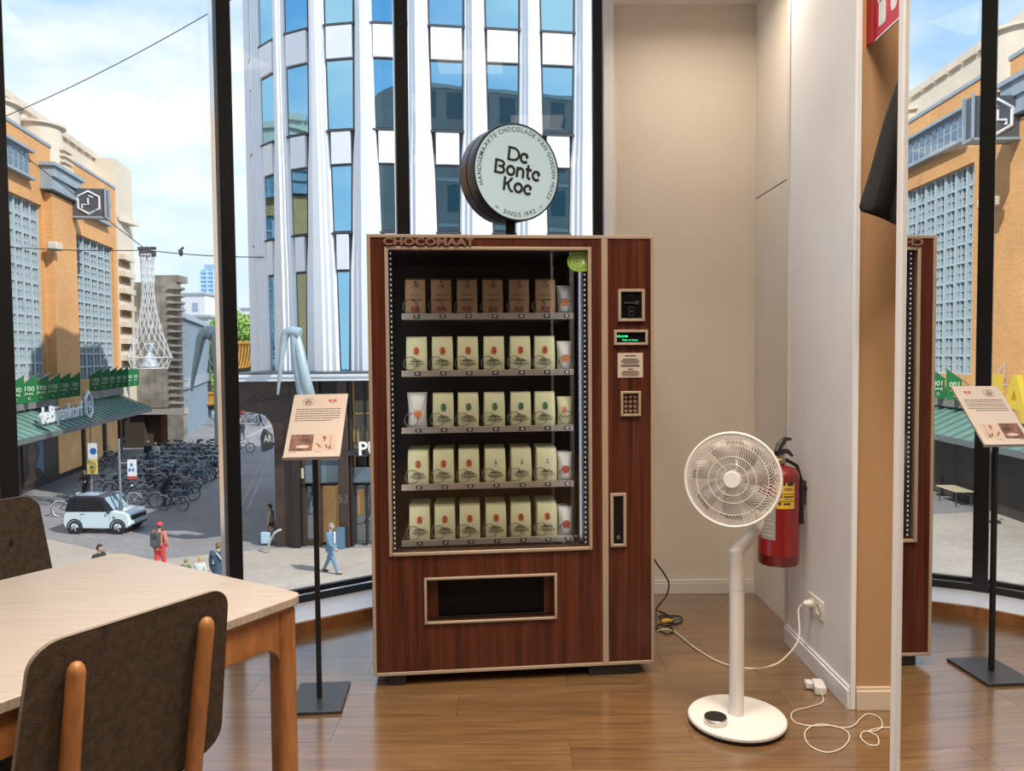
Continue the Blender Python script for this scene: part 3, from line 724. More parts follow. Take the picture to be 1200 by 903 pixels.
TENS = {5: 'fifty', 4: 'forty', 3: 'thirty', 2: 'twenty', 1: 'ten'}; UNI = {0: '', 1: '-one', 3: '-three', 5: '-five', 7: '-seven', 8: '-eight', 9: '-nine'}
TEEN = {0: 'ten', 1: 'eleven', 3: 'thirteen', 5: 'fifteen', 7: 'seventeen', 8: 'eighteen', 9: 'nineteen'}
def slot(r, c): return TEEN[COLD[c]] if ROWD[r] == 1 else TENS[ROWD[r]] + UNI[COLD[c]]
rowname = ['top tray', 'second tray', 'middle tray', 'fourth tray', 'bottom tray']
rr = random.Random(3)
for r in range(5):
    for c in range(7):
        num = slot(r, c); jx = rr.uniform(-.003, .003); jr = rr.uniform(-.05, .05)
        if c == 6:
            if r == 2: stock('lab', lambda: pouch('label'), r, c, 'small clear pouch with a pink emblem over slot %s, %s' % (num, rowname[r]), 'pouch', 'sweets pouches in the vending machine', jr=jr)
            else:
                k = 'orange' if r < 2 else 'red'
                stock('p' + k, (lambda k=k: pouch(k)), r, c, 'small white pouch with %s seal over slot %s, %s' % (k, num, rowname[r]), 'pouch', 'sweets pouches in the vending machine', jr=jr)
        elif r == 0: stock('kraft', lambda: bag('kraft'), r, c, 'brown kraft paper bag over slot %s on the %s' % (num, rowname[r]), 'bag', 'kraft bags on the top tray', jx=jx, jr=jr)
        elif r == 2 and c == 0: stock('big', lambda: pouch('orange', True), r, c, 'folded grey paper pouch with orange seal over slot thirty-one, %s' % rowname[r], 'pouch', 'sweets pouches in the vending machine', jr=jr)
        else:
            k = {1: 'orange', 2: 'green', 3: 'orange' if c < 3 else 'white', 4: 'orange'}[r]
            stock(k, (lambda k=k: bag(k)), r, c, 'cream bag with %s emblem over slot %s on the %s' % (k, num, rowname[r]), 'bag', 'cream bags in the vending machine', jx=jx, jr=jr)
for r in (3, 4):
    for c in range(7):
        num = slot(r, c)
        for d in ((1, 2) if c < 6 else (1,)):
            k = 'orange' if (r == 4 or c < 3) else 'white'
            if c == 6: stock('pred', None, r, c, 'white pouch standing behind the red sealed pouch of slot %s' % num, 'pouch', 'sweets pouches in the vending machine', dy=.055, jx=-.008)
            else: stock(k, None, r, c, 'cream bag %s behind the front bag of slot %s' % (('first', 'second')[d - 1], num), 'bag', 'cream bags in the vending machine', dy=.066 * d, jx=.004 * d)

# ================================================================== ROUND SIGN ON THE MACHINE
sc = P(606, 202, 3.44)
DR = 0.2135; sn = V((0.45, -0.89, -0.04)).normalized()
SM = zframe(sc, sn)
t = thing('round_sign', 'round pale lightbox sign on a black post on top of the vending machine', 'sign', V((sc.x, sc.y + .05, ZT)))
MB(SM).lathe([(DR - .004, -.152), (DR, -.148), (DR, -.080), (DR - .004, -.076), (DR - .004, -.070), (DR, -.066), (DR, -.002), (DR - .002, 0.003), (DR - .008, 0.003), (DR - .008, 0.0)], 56, SM if False else None).build('sign_drum', mat('sign_black', (0.02, 0.02, 0.024), 0.28), t)
MB(SM).lathe([(.0001, 0.001), (DR - .007, 0.001)], 56, caps=False).build('sign_face', mat('sign_face', (0.50, 0.68, 0.75), 0.3, emit=0.25), t)  # faint glow put into the face in place of reflected daylight
MB(SM).lathe([(.0001, -.1522), (DR - .004, -.1522)], 40, caps=False).build('sign_back', M_black, t)
m = MB(SM)
def arc_text(m, body, r, a0, a1, size, flip=False):
    wd = []
    for ch in body:
        if ch == ' ': wd.append(.42); continue
        xs = [v[0] for v in text_geo(ch, 'CENTER', .006, 0)[0]]; wd.append(max(xs) - min(xs) + .20)
    tot = sum(wd) - (wd[0] + wd[-1]) / 2; acc = -wd[0] / 2
    for ch, w_ in zip(body, wd):
        acc += w_; pos = acc - w_ / 2
        if ch == ' ': continue
        a = rad(a0 + (a1 - a0) * pos / tot)
        T = Matrix.Translation((r * math.cos(a), r * math.sin(a), .0022)) @ Matrix.Rotation(a - PI / 2 + (PI if flip else 0), 4, 'Z')
        m.text(ch, size, T, bold=.006)
RT = DR * .865
arc_text(m, 'HANDGEMAAKTE CHOCOLADE VAN GOEDEN HUIZE', RT, 199, -32, DR * .128)
arc_text(m, 'SINDS 1992', RT, 251, 298, DR * .128, True)
arc_text(m, '-', RT, 237, 238, DR * .1, True) if False else None
for a in (238, 311):
    a1, a2 = rad(a - 2.6), rad(a + 2.6); m.tube([(RT * math.cos(x), RT * math.sin(x), .0022) for x in (a1, a2)], .0016, 4)
m.build('ring_text', mat('sign_ink', (0.03, 0.035, 0.04), .6), t, kind='stuff')
# the name, drawn with strokes
def stroke(m, pts, w, M):
    pts = [V((x, y, 0)) for x, y in pts]; L = []; R_ = []
    for i, p in enumerate(pts):
        a = pts[max(0, i - 1)]; b = pts[min(len(pts) - 1, i + 1)]; d = (b - a).normalized(); n = V((-d.y, d.x, 0)) * w / 2
        L.append(p + n); R_.append(p - n)
    n = len(pts); m.add(L + R_, [(i, i + 1, n + i + 1, n + i) for i in range(n - 1)], M)
def arc(cx, cy, r, a0, a1, n=14): return [(cx + r * math.cos(rad(a0 + (a1 - a0) * i / n)), cy + r * math.sin(rad(a0 + (a1 - a0) * i / n))) for i in range(n + 1)]
GL = {
 'D': (0.86, [[(.09, 0), (.09, 1)], [(.0, .93), (.38, .93)] + arc(.36, .5, .43, 90, -90) + [(.0, .07)]]),
 'B': (0.80, [[(.09, 0), (.09, 1)], [(.0, .93), (.40, .93)] + arc(.42, .73, .20, 90, -90) + [(.25, .53)], [(.25, .53), (.44, .53)] + arc(.44, .30, .23, 90, -90) + [(0, .07)]]),
 'K': (0.74, [[(.09, 0), (.09, 1)], [(.09, .42), (.34, .62), (.60, 1.0)], [(.30, .58), (.40, .34), (.50, .12), (.62, .04), (.72, .06)]]),
 'e': (0.66, [arc(.31, .31, .25, -38, -330, 20) + [(.40, .34)]]),
 'o': (0.68, [arc(.32, .31, .25, 0, 360, 22)]),
 'n': (0.62, [[(.09, 0), (.09, .62)], [(.09, .36)] + arc(.31, .36, .20, 165, 0, 10) + [(.51, 0)]]),
 't': (0.50, [[(.20, .86), (.20, .22)] + arc(.36, .22, .16, 180, 290, 8), [(.02, .58), (.46, .58)]]),
}
m = MB(SM); hgt = DR * .285
for word, x0, y0 in (('De', -.24, .235), ('Bonte', -.54, -.045), ('Koe', -.34, -.385)):
    x = x0 * DR; T0 = Matrix.Translation((0, 0, .0024))
    for ch in word:
        wd, st = GL[ch]
        for k, s_ in enumerate(st):
            lc = 1.22 if ch.islower() else 1.0
            T = Matrix.Translation((x, (y0 - .10 * (x / DR - x0)) * DR, .0024 + .0001 * k)) @ Matrix.Rotation(rad(-6), 4, 'Z') @ Matrix.Diagonal((DR * .335, hgt * lc, 1, 1))
            stroke(m, s_, .17, T)
        x += wd * DR * .335
m.build('name_lettering', mat('sign_ink2', (0.012, 0.013, 0.016), .6), t, kind='stuff')
pz = sc - sn * .07
MB().box(pz.x - .022, pz.x + .022, pz.y - .022, pz.y + .022, ZT, sc.z - DR + .03).build('post', M_black, t, bevel=.002)
MB().box(pz.x - .07, pz.x + .07, pz.y - .06, pz.y + .06, ZT, ZT + .006).build('base_plate', M_black, t, bevel=.002)

# ================================================================== INFORMATION STAND
b0 = G(383, 818, 0.0); rzs = math.atan2(0.035, 1)
t = thing('information_stand', 'slim black stand with a slanted printed card beside the vending machine', 'stand', (b0.x, b0.y, 0), 0)
TL, TR, BL, BR = P(345, 462, 3.11), P(407.5, 461, 3.12), P(331, 536.5, 2.90), P(399, 534.5, 2.905)
cc = (TL + TR + BL + BR) / 4; ux = ((TR - TL) + (BR - BL)).normalized(); uy = ((TL - BL) + (TR - BR)); uy = (uy - ux * uy.dot(ux)).normalized(); un = ux.cross(uy)
PW, PH = ((TR - TL).length + (BR - BL).length) / 2, ((TL - BL).length + (TR - BR).length) / 2
PM = Matrix((ux, uy, un)).transposed().to_4x4(); PM.translation = cc
MB(PM).box(-PW / 2, PW / 2, -PH / 2, PH / 2, -.010, -.002).build('card_tray', mat('tray_grey', (0.30, 0.27, 0.25), .4), t, bevel=.002)
card = MB(PM).box(-PW / 2 + .001, PW / 2 - .001, -PH / 2 + .001, PH / 2 - .001, -.002, 0).build('card', mat('card_cream', (0.58, 0.49, 0.415), .35), t)
MB(PM).box(-PW / 2, PW / 2, -PH / 2 - .003, -PH / 2, -.012, .006).build('lip', mat('lip_clear', (0.55, 0.52, 0.50), .2), t)
ink = mat('card_ink', (0.07, 0.045, 0.035), .7)
m = MB(PM); m.tube([(-.046 + .0235 * math.cos(a), PH / 2 - .041 + .0185 * math.sin(a), .0004) for a in [i * PI / 14 for i in range(28)]], .0008, 4, closed=True)
for k, wd in enumerate(('De', 'Bonte', 'Koe')): m.text(wd, .012, PM.inverted() @ PM @ Matrix.Translation((-.046, PH / 2 - .0325 - .0085 * k, .0005)), bold=.03)
m.box(-.008, -.006, PH / 2 - .040, PH / 2 - .038, 0, .0005)
m.build('emblem', ink, card, kind='stuff')
m = MB(PM)
for x in (.034, .052):
    m.box(x, x + .014, PH / 2 - .041, PH / 2 - .030, 0, .0006)
m.build('red_stamp', mat('card_red', (0.55, 0.07, 0.05), .6), card)
m = MB(PM); m.box(.040, .060, PH / 2 - .048, PH / 2 - .046, 0, .0005)
rr = random.Random(5)
for k in range(6):
    y = PH / 2 - .078 - .0115 * k; x = -PW / 2 + .020; xe = PW / 2 - (.022 if k < 5 else .05)
    while x < xe:
        w = rr.uniform(.006, .018); m.box(x, min(xe, x + w), y - .0017, y + .0017, 0, .0005); x += w + .0018
m.box(-PW / 2 + .02, -PW / 2 + .05, -PH / 2 + .0235, -PH / 2 + .025, 0, .0005).box(.012, .034, -PH / 2 + .0235, -PH / 2 + .025, 0, .0005)
m.build('printed_text', ink, card, kind='stuff')
# the two printed pictures: flat print
ph = mat('photo_brown', (0.17, 0.075, 0.045), .5, var=.75, vscale=38)
MB(PM).box(-PW / 2 + .018, -.002, -PH / 2 + .030, -PH / 2 + .108, 0, .0006).build('picture', ph, card)
m = MB(PM); m.lathe([(.0001, 0), (.026, 0)], 20, Matrix.Translation((-.040, -PH / 2 + .050, .0009)) @ Matrix.Diagonal((1, .28, 1, 1)), caps=False); m.build('picture_bowl', mat('photo_pale', (0.58, 0.46, 0.36), .5), card)
pic2 = MB(PM).box(.003, PW / 2 - .022, -PH / 2 + .030, -PH / 2 + .108, 0, .0006).build('picture', mat('photo_beige', (0.55, 0.42, 0.33), .5, var=.12, vscale=20), card)
m = MB(PM); xo = .003; yo = -PH / 2 + .03
for (x, y, r_, sy) in ((.036, .062, .008, .9), (.038, .050, .004, 1.4)): m.lathe([(.0001, 0), (r_, 0)], 14, Matrix.Translation((xo + x, yo + y, .0009)) @ Matrix.Diagonal((1, sy, 1, 1)), caps=False)
m.add([(xo + .006, yo + .034, .0009), (xo + .012, yo + .036, .0009), (xo + .030, yo + .016, .0009), (xo + .024, yo + .012, .0009)], [(3, 2, 1, 0)])
m.add([(xo + .042, yo + .03, .0009), (xo + .046, yo + .03, .0009), (xo + .056, yo + .012, .0009), (xo + .046, yo + .010, .0009)], [(3, 2, 1, 0)])
m.box(xo + .057, xo + .066, yo + .006, yo + .022, .0006, .001); m.box(xo + .060, xo + .062, yo + .03, yo + .072, .0006, .0009)
m.build('picture_figure', mat('photo_figure', (0.24, 0.09, 0.055), .5), card, kind='stuff')
pb = G(374.5, 817, .012); ptop = cc - un * .014 - uy * .03
pzt = cc.z + (-.030 - (pb.x - cc.x) * un.x - (pb.y - cc.y) * un.y) / un.z
MB().box(pb.x - .009, pb.x + .009, pb.y - .009, pb.y + .009, .012, pzt).build('post', M_black, t, bevel=.002)
qq = V((pb.x, pb.y, pzt)); MB(frame(qq + un * .018, ux, un)).box(-.03, .03, -.04, .04, -.012, 0.0).build('bracket', M_black, t)
BM = Matrix.Translation((b0.x, b0.y, 0)) @ Matrix.Rotation(rad(3.5), 4, 'Z')
q = [G(411, 801, 0), G(400, 836.5, 0)]; dp = q[0].y - q[1].y; xr = (q[0] + q[1]) / 2
BM = frame((xr.x, xr.y, 0), (q[0] - q[1]))   # x along the depth
MB(BM).box(-dp / 2, dp / 2, 0.0, 0.205, 0.0, 0.013).build('base_plate', mat('base_charcoal', (0.03, 0.032, 0.036), .35), t, bevel=.002)

# ================================================================== PEDESTAL FAN
fb = G(863.5, 841, .02); FBX, FBY = fb.x, fb.y
t = thing('pedestal_fan', 'white pedestal fan with round grille standing on the wooden floor', 'fan', (FBX, FBY, 0))
MB(Matrix.Translation((FBX, FBY, 0))).lathe([(.160, 0.0), (.166, .004), (.166, .016), (.160, .018)], 48).build('underside', M_black, t)
base = MB(Matrix.Translation((FBX, FBY, 0))).lathe([(.168, .014), (.175, .017), (.176, .026), (.172, .031), (.0001, .033)], 56, caps=False).build('base', M_whiteplastic, t)
kb = G(838.5, 846, .033)
kn = MB(Matrix.Translation((kb.x, kb.y, .033))).lathe([(.0405, 0), (.041, .002), (.041, .019), (.039, .021)], 30).build('dial', mat('dial_steel', (0.62, 0.60, 0.57), .25, metal=.8), t)
MB(Matrix.Translation((kb.x, kb.y, .054))).lathe([(.039, 0), (.0385, .003), (.0001, .0035)], 30, caps=False).build('dial_top', M_screen, kn)
pb = G(863, 836, .033); pxx, pyy = pb.x, pb.y
def Zat(py, y): return P(863, py, y).z
z1, z2 = Zat(690, pyy), Zat(655, pyy)
MB(Matrix.Translation((pxx, pyy, 0))).lathe([(.0265, .03), (.0265, z1)], 24).build('pole', M_whiteplastic, t)
MB(Matrix.Translation((pxx, pyy, 0))).lathe([(.0255, z1), (.0255, z1 + .003), (.0270, z1 + .003), (.0270, z2)], 24).build('pole_upper', M_whiteplastic, t)
hc = P(858, 562, pyy - .055); fn = V((-0.40, -0.91, 0.09)).normalized()
e0 = P(862, 648, pyy); e1 = P(889, 616, pyy + .06); e2 = P(893, 604, pyy + .06); e3 = hc - fn * .12 + V((0.0, 0, -.07))
nk = MB(); nk.tube([(pxx, pyy, z2), (pxx, pyy, e0.z - .012), e0, e0 + (e1 - e0) * .12, e0 + (e1 - e0) * .9, e1, e2, e3], [.027, .027, .0265, .026, .022, .021, .018, .02], 16)
nk.build('neck', M_whiteplastic, t)
HM = zframe(hc, fn); RF = .166
MB(HM).lathe([(.055, -.165), (.062, -.15), (.062, -.095), (.05, -.085)], 28).build('motor_housing', M_whiteplastic, t)
MB(HM).tube([(RF * math.cos(a), RF * math.sin(a), -.004) for a in [i * PI / 36 for i in range(72)]], .006, 8, closed=True).build('rim', M_whiteplastic, t)
MB(HM).lathe([(.0001, .010), (.028, .010), (.031, .006), (.031, -.004), (.0001, -.004)], 28, caps=False).build('hub', M_whiteplastic, t)
m = MB(HM)
for r_, z in ((.056, .006), (.083, .0055), (.125, .003)): m.tube([(r_ * math.cos(a), r_ * math.sin(a), z) for a in [i * PI / 30 for i in range(60)]], .0014, 5, closed=True)
def spk(m, n, ra, rb, tw, z0, z1_, r_, ph=0):
    for i in range(n):
        a = 2 * PI * i / n + ph; q = []
        for k in range(6):
            u = k / 5; rad_ = ra + (rb - ra) * u; aa = a + tw * u * u; q.append((rad_ * math.cos(aa), rad_ * math.sin(aa), z0 + (z1_ - z0) * u))
        m.tube(q, r_, 4, caps=False)
spk(m, 56, .029, .083, .35, .006, .005, .0010); spk(m, 72, .083, .125, .22, .005, .003, .0011); spk(m, 72, .125, .163, .40, .003, -.002, .0014)
m.build('front_grille', M_whiteplastic, t, kind='stuff')
m = MB(HM)
for i in range(60):
    a = 2 * PI * i / 60; q = []
    for (r_, z, da) in ((.163, -.012, 0), (.166, -.035, .03), (.158, -.06, .06), (.125, -.078, .10), (.062, -.088, .14)): q.append((r_ * math.cos(a + da), r_ * math.sin(a + da), z))
    m.tube(q, .0017, 4, caps=False)
for r_, z in ((.166, -.035), (.14, -.071), (.10, -.083)): m.tube([(r_ * math.cos(a), r_ * math.sin(a), z) for a in [i * PI / 24 for i in range(48)]], .0016, 5, closed=True)
m.build('rear_grille', M_whiteplastic, t, kind='stuff')
M_blade = mat('fan_blade', (0.40, 0.36, 0.33), .45)
for i in range(7):
    a0 = 2 * PI * i / 7; vs = []; fs = []
    for k in range(7):
        u = k / 6; r_ = .03 + .118 * u; half = .26 + .10 * math.sin(PI * u)
        for s_ in (-1, 1):
            aa = a0 + s_ * half * (1.15 - .35 * u) + .25 * u; vs.append((r_ * math.cos(aa), r_ * math.sin(aa), -.038 + s_ * .012))
    fs = [(2 * k, 2 * k + 1, 2 * k + 3, 2 * k + 2) for k in range(6)]
    o = MB(HM).add(vs, fs).build('blade', M_blade, t); md = o.modifiers.new('thick', 'SOLIDIFY'); md.thickness = .0018
MB(HM).lathe([(.0001, -.012), (.03, -.016), (.034, -.03), (.034, -.07)], 24, caps=False).build('spinner', M_blade, t)

# ================================================================== FIRE EXTINGUISHER
ec = P(913.5, 670, 3.28); EZ = ec.z + .022; ER = .0865; ex = PX - ER - .030; ey = 3.34
T = Matrix.Translation((ex, ey, EZ))
Ht = P(905, 546, ey).z - EZ
M_red = mat('extinguisher_red', (0.17, 0.009, 0.009), .28, coat=.3)
t = thing('fire_extinguisher', 'red fire extinguisher hung on the pale partition behind the fan', 'extinguisher', (ex, ey, EZ))
MB(T).lathe([(.0001, .012), (.060, .012), (.072, .002), (ER - .006, .002), (ER, .010), (ER, .045), (ER + .0012, .047), (ER + .0012, .052), (ER, .054), (ER, Ht - .045), (ER - .004, Ht - .025), (ER - .018, Ht - .008), (.05, Ht), (.024, Ht + .006), (.022, Ht + .03)], 40, caps=False).build('cylinder', M_red, t)
MB(T).lathe([(.026, Ht + .012), (.030, Ht + .016), (.030, Ht + .030), (.022, Ht + .036), (.020, Ht + .052)], 20).build('valve', mat('brass', (0.45, 0.36, 0.22), .3, metal=1), t)
hd = math.atan2(-.8, -.35)
H2 = T @ Matrix.Translation((0, 0, Ht + .05)) @ Matrix.Rotation(rad(215), 4, 'Z')
MB(H2).tube([(.02, 0, .0), (-.02, 0, .012), (-.06, 0, .012), (-.095, 0, -.012)], [.012, .013, .010, .007], 8).build('lever', M_black, t)
MB(H2).tube([(.015, 0, .012), (-.01, 0, .045), (-.045, 0, .066), (-.085, 0, .062)], [.012, .016, .011, .006], 8).build('lever', M_black, t)
M_yel = mat('label_yellow', (0.66, 0.42, 0.03), .5); 
def wrap(r_, a0, a1, z0, z1_, n=10):
    vs = []; 
    for i in range(n + 1):
        a = rad(a0 + (a1 - a0) * i / n); vs += [(r_ * math.cos(a), r_ * math.sin(a), z0), (r_ * math.cos(a), r_ * math.sin(a), z1_)]
    return vs, [(2 * i, 2 * i + 2, 2 * i + 3, 2 * i + 1) for i in range(n)]
lab = None
LB = MB(T)
LB.add(*wrap(ER + .0008, 245, 298, Ht * .60, Ht * .86)); lab = LB.build('label', M_yel, t)
m = MB(T)
for (a, b, z, h) in ((250, 270, .835, .012), (275, 294, .83, .018), (247, 296, .745, .003), (247, 296, .672, .003), (266, 292, .80, .003), (266, 290, .785, .003), (264, 294, .715, .006), (266, 290, .695, .003), (264, 285, .64, .008), (250, 260, .71, .018), (250, 258, .638, .012)):
    m.add(*wrap(ER + .0014, a, b, Ht * z, Ht * z + h, 5))
m.build('label_print', I_bl, lab, kind='stuff')
MB(T).add(*wrap(ER + .0008, 196, 243, Ht * .28, Ht * .70)).build('label', mat('label_grey', (0.30, 0.29, 0.27), .5), t)
m = MB(T)
for k in range(9): m.add(*wrap(ER + .0014, 200, 236 - (k % 3) * 5, Ht * (.32 + .04 * k), Ht * (.32 + .04 * k) + .004, 5))
m.build('label_print', mat('ink_grey', (.55, .54, .52), .6), lab, kind='stuff')
hp = [(.03, .0, Ht + .03), (.075, .03, Ht + .0), (.092, .02, Ht - .06), (.094, .01, Ht * .6), (.094, .0, Ht * .42)]
MB(T).tube([(x * math.cos(rad(-20)) - y * math.sin(rad(-20)), x * math.sin(rad(-20)) + y * math.cos(rad(-20)), z) for x, y, z in hp], [.008, .008, .008, .009, .012], 8).build('hose', M_black, t)
MB().box(ex + ER - .01, PX, ey - .02, ey + .02, EZ + Ht * .75, EZ + Ht * .80).box(PX - .004, PX, ey - .01, ey + .03, EZ + Ht * .6, EZ + Ht * .85).build('wall_bracket', M_black, t)

# ================================================================== FIRE SIGN, BLACK JACKET, SOCKETS, CABLES
SX = P(1024, 20, 2.80)
t = thing('fire_sign', 'red extinguisher sign projecting from the tan wall above the mirror', 'sign', (SX.x, 2.876, SX.z))
a, b = P(1025.5, 48.5, 2.83), P(1060, 33, 2.60)
M_sr = mat('sign_red', (0.55, 0.012, 0.055), .35); M_sw = mat('sign_white', (0.78, 0.79, 0.82), .4)
dv = V((b.x - a.x, b.y - a.y, 0)); Lw = .20; FM = frame((a.x, a.y, a.z), dv)
MB(FM).box(0, Lw, 0, .004, 0, .24).build('sign_plate', M_sr, t)
MB(FM).box(0, Lw, -.0005, .0045, 0, .006).build('plate_edge', M_sw, t)
FM2 = frame((a.x - .002, a.y + .001, a.z), V((-.12, 1, 0)))
MB(FM2).box(0, .045, 0, .004, 0.0, .24).build('side_plate', mat('sign_darkred', (0.34, 0.01, 0.012), .4), t)
m = MB(FM); m.prism(rrect(.056, .105, .008, 4, .058, .090), 0, .001, RX); m.prism(rrect(.028, .03, .008, 4, .058, .155), 0, .001, RX)
m.tube([(.046, -.001, .17), (.034, -.001, .155), (.030, -.001, .125)], .004, 5); m.tube([(.06, -.001, .172), (.085, -.001, .185)], .004, 5); m.tube([(.058, -.001, .172), (.08, -.001, .172)], .0035, 5)
pi = m.build('extinguisher_icon', M_sw, t, kind='stuff')
MB(FM).box(.036, .080, -.0015, 0, .122, .134).build('icon_band', M_sr, pi)
fl = [(.135, .05), (.165, .05), (.178, .075), (.170, .105), (.160, .09), (.157, .125), (.140, .145), (.143, .11), (.130, .10), (.125, .075)]
MB(FM).prism(fl, 0, .001, RX).build('flame_icon', M_sw, t)
# jacket hanging on a hook
hk = P(1088, 40, 2.70)
t = thing('black_jacket', 'black jacket hanging on the tan wall behind the mirror edge', 'jacket', (hk.x, 2.80, hk.z))
prof = [(1083, 1093, 38), (1072, 1118, 56), (1058, 1122, 90), (1046, 1124, 120), (1034, 1126, 160), (1024, 1126, 200), (1014, 1126, 230), (1007.5, 1126, 249)]
vs = []; n = 22; rr = random.Random(2)
for k, (xa, xb, y) in enumerate(prof):
    for j in range(n):
        u = j / (n - 1); px = xa + (xb - xa) * u
        py = y + (u * 42 if k == len(prof) - 1 else u * 30 * k / len(prof)) * (1 if u < .45 else (1.0 - (u - .45) * 1.2))
        dep = 2.70 - .05 * (k / 7) * math.sin(u * 15 + .5) - .06 * math.sin(PI * u) * (.5 + k / 12)
        vs.append(P(px, py, dep))
fs = [(k * n + j, k * n + j + 1, (k + 1) * n + j + 1, (k + 1) * n + j) for k in range(len(prof) - 1) for j in range(n - 1)]
o = MB().add(vs, fs).build('cloth', mat('jacket_black', (0.004, 0.004, 0.0045), .9, bump=.1), t, sharp=60)
md = o.modifiers.new('thick', 'SOLIDIFY'); md.thickness = .02; md.offset = -1; md = o.modifiers.new('smooth', 'SUBSURF'); md.levels = 1; md.render_levels = 1
for xx in (0.35, 0.55):
    q = [vs[k * n + int(xx * n)] + V((0, -.006, 0)) for k in range(4, 8)]
    MB().tube(q, .004, 6).build('seam', mat('jacket_seam', (0.03, 0.03, 0.032), .7), t)
MB().cyl((hk.x, 2.876, hk.z + .02), (hk.x, 2.72, hk.z + .02), .008).build('hook', M_alu, t)
# double wall socket
sa = V((PX, 3.20, P(960, 712, 3.18).z))
t = thing('wall_socket', 'double white wall socket with a plug in it, low on the pale partition', 'socket', sa)
M_sock = mat('socket_cream', (0.70, 0.66, 0.58), .35)
WM = frame(sa, (0, -1, 0))                    # local x towards the camera, local y into the wall
yo = 1 if (WM.to_3x3() @ V((0, 1, 0))).x > 0 else -1
def sbox(m, x0, x1, d0, d1, z0, z1):          # d: distance out of the wall
    yy = sorted((-d0 * yo, -d1 * yo)); return m.box(x0, x1, yy[0], yy[1], z0, z1, WM)
m = MB(); sbox(m, -.076, .076, 0, .008, -.041, .041); m.build('cover_plate', M_sock, t, bevel=.003)
ON = V((-1, 0, 0))
for k, x in enumerate((-.036, .036)):
    c = WM @ V((x, 0, 0)) + ON * .008
    ZM = zframe(c, ON)
    s_ = MB(ZM).lathe([(.0275, 0), (.0275, .0025), (.0215, .0025), (.0195, -.006), (.0001, -.006)], 26, caps=False).build('socket_insert', M_sock, t)
    for dy in (-.0095, .0095): MB(ZM).cyl((dy, 0, -.0062), (dy, 0, -.005), .0032, n=8).build('pin_hole', M_blackmatte, s_)
c = WM @ V((-.036, 0, 0))
pg = MB(zframe(c, ON)).lathe([(.019, .002), (.019, .014), (.015, .030), (.010, .044)], 18).build('plug', M_sock, t)
wc = mat('cable_white', (0.66, 0.60, 0.50), .45); kc = mat('cable_black', (0.012, 0.012, 0.013), .45)
def smooth(pts, k=6):
    pts = [V(p) for p in pts]; out = []
    for i in range(len(pts) - 1):
        p0 = pts[max(0, i - 1)]; p1 = pts[i]; p2 = pts[i + 1]; p3 = pts[min(len(pts) - 1, i + 2)]
        for j in range(k):
            u = j / k; out.append(0.5 * ((2 * p1) + (p2 - p0) * u + (2 * p0 - 5 * p1 + 4 * p2 - p3) * u * u + (3 * p1 - p0 - 3 * p2 + p3) * u ** 3))
    return out + [pts[-1]]
pe = c + ON * .045
gp = [pe, pe + V((-.02, .0, -.03)), P(936, 748, 3.17), P(918, 772, 3.15), P(900, 781, 3.13)] + [G(x, y, .006) for x, y in ((884, 783), (862, 781), (838, 773), (812, 757), (795, 743), (786, 738), (778, 737), (770, 739))]
tag(MB().tube(smooth(gp), .0034, 7).build('power_cable', wc, origin=G(862, 781, 0)), 'white power cable sagging from the wall socket to the vending machine', 'cable')
bk = [P(766, 654, 3.75), P(771, 662, 3.76), P(779, 673, 3.77), P(784, 684, 3.77), P(781, 697, 3.76), P(772, 709, 3.74)] + [G(x, y, .006) for x, y in ((769, 714), (776, 717), (785, 722), (789, 729), (780, 728), (772, 722), (784, 721), (797, 722), (799, 727), (790, 731), (775, 731), (769, 735), (780, 742), (788, 740), (786, 733), (777, 732))]
tag(MB().tube(smooth(bk), .0042, 7).build('power_cable', kc, origin=G(784, 728, 0)), 'black power cable coiled on the floor beside the vending machine', 'cable')
ya = G(783, 727, 0)
t = thing('cable_tie', 'yellow plug lying among the coiled black cable', 'plug', ya)
MB().tube([G(775, 728, .012), G(781, 727, .014), G(787, 727, .012)], [.010, .012, .008], 8).build('plug_body', mat('plug_yellow', (0.62, 0.40, 0.03), .5), t)
MB().tube([G(787, 727, .012), G(796, 724, .012)], .005, 6).build('pins', M_alu, t)
ad = G(964, 812, .0); 
t = thing('power_adapter', 'white power adapter block lying on the floor by the baseboard', 'adapter', ad)
AM = frame(G(962, 815, 0.0), G(955, 799, 0) - G(962, 815, 0))
MB(AM).box(0, .085, -.022, .022, 0.0, .036).build('adapter_body', M_whiteplastic, t, bevel=.006)
MB(AM).box(.045, .085, .022, .05, .004, .03).build('adapter_prongs', M_whiteplastic, t, bevel=.004)
lp = [AM @ V((-.002, 0, .02))] + [G(x, y, .004) for x, y in ((964, 822), (948, 828), (932, 832), (927, 838), (932, 846), (950, 850), (975, 850), (992, 856), (995, 866), (985, 877), (968, 881), (950, 874), (943, 862), (947, 853), (962, 848), (985, 852), (1000, 850), (1010, 840), (1018, 836), (1030, 840), (1034, 850), (1026, 856), (1012, 857), (1009, 864), (1018, 872), (1029, 872), (1028, 862), (1018, 856), (1035, 852), (1050, 853))]
tag(MB().tube(smooth(lp), .0022, 6).build('charging_cable', wc, origin=G(980, 860, 0)), 'thin white cable looped on the floor in front of the mirror', 'cable')

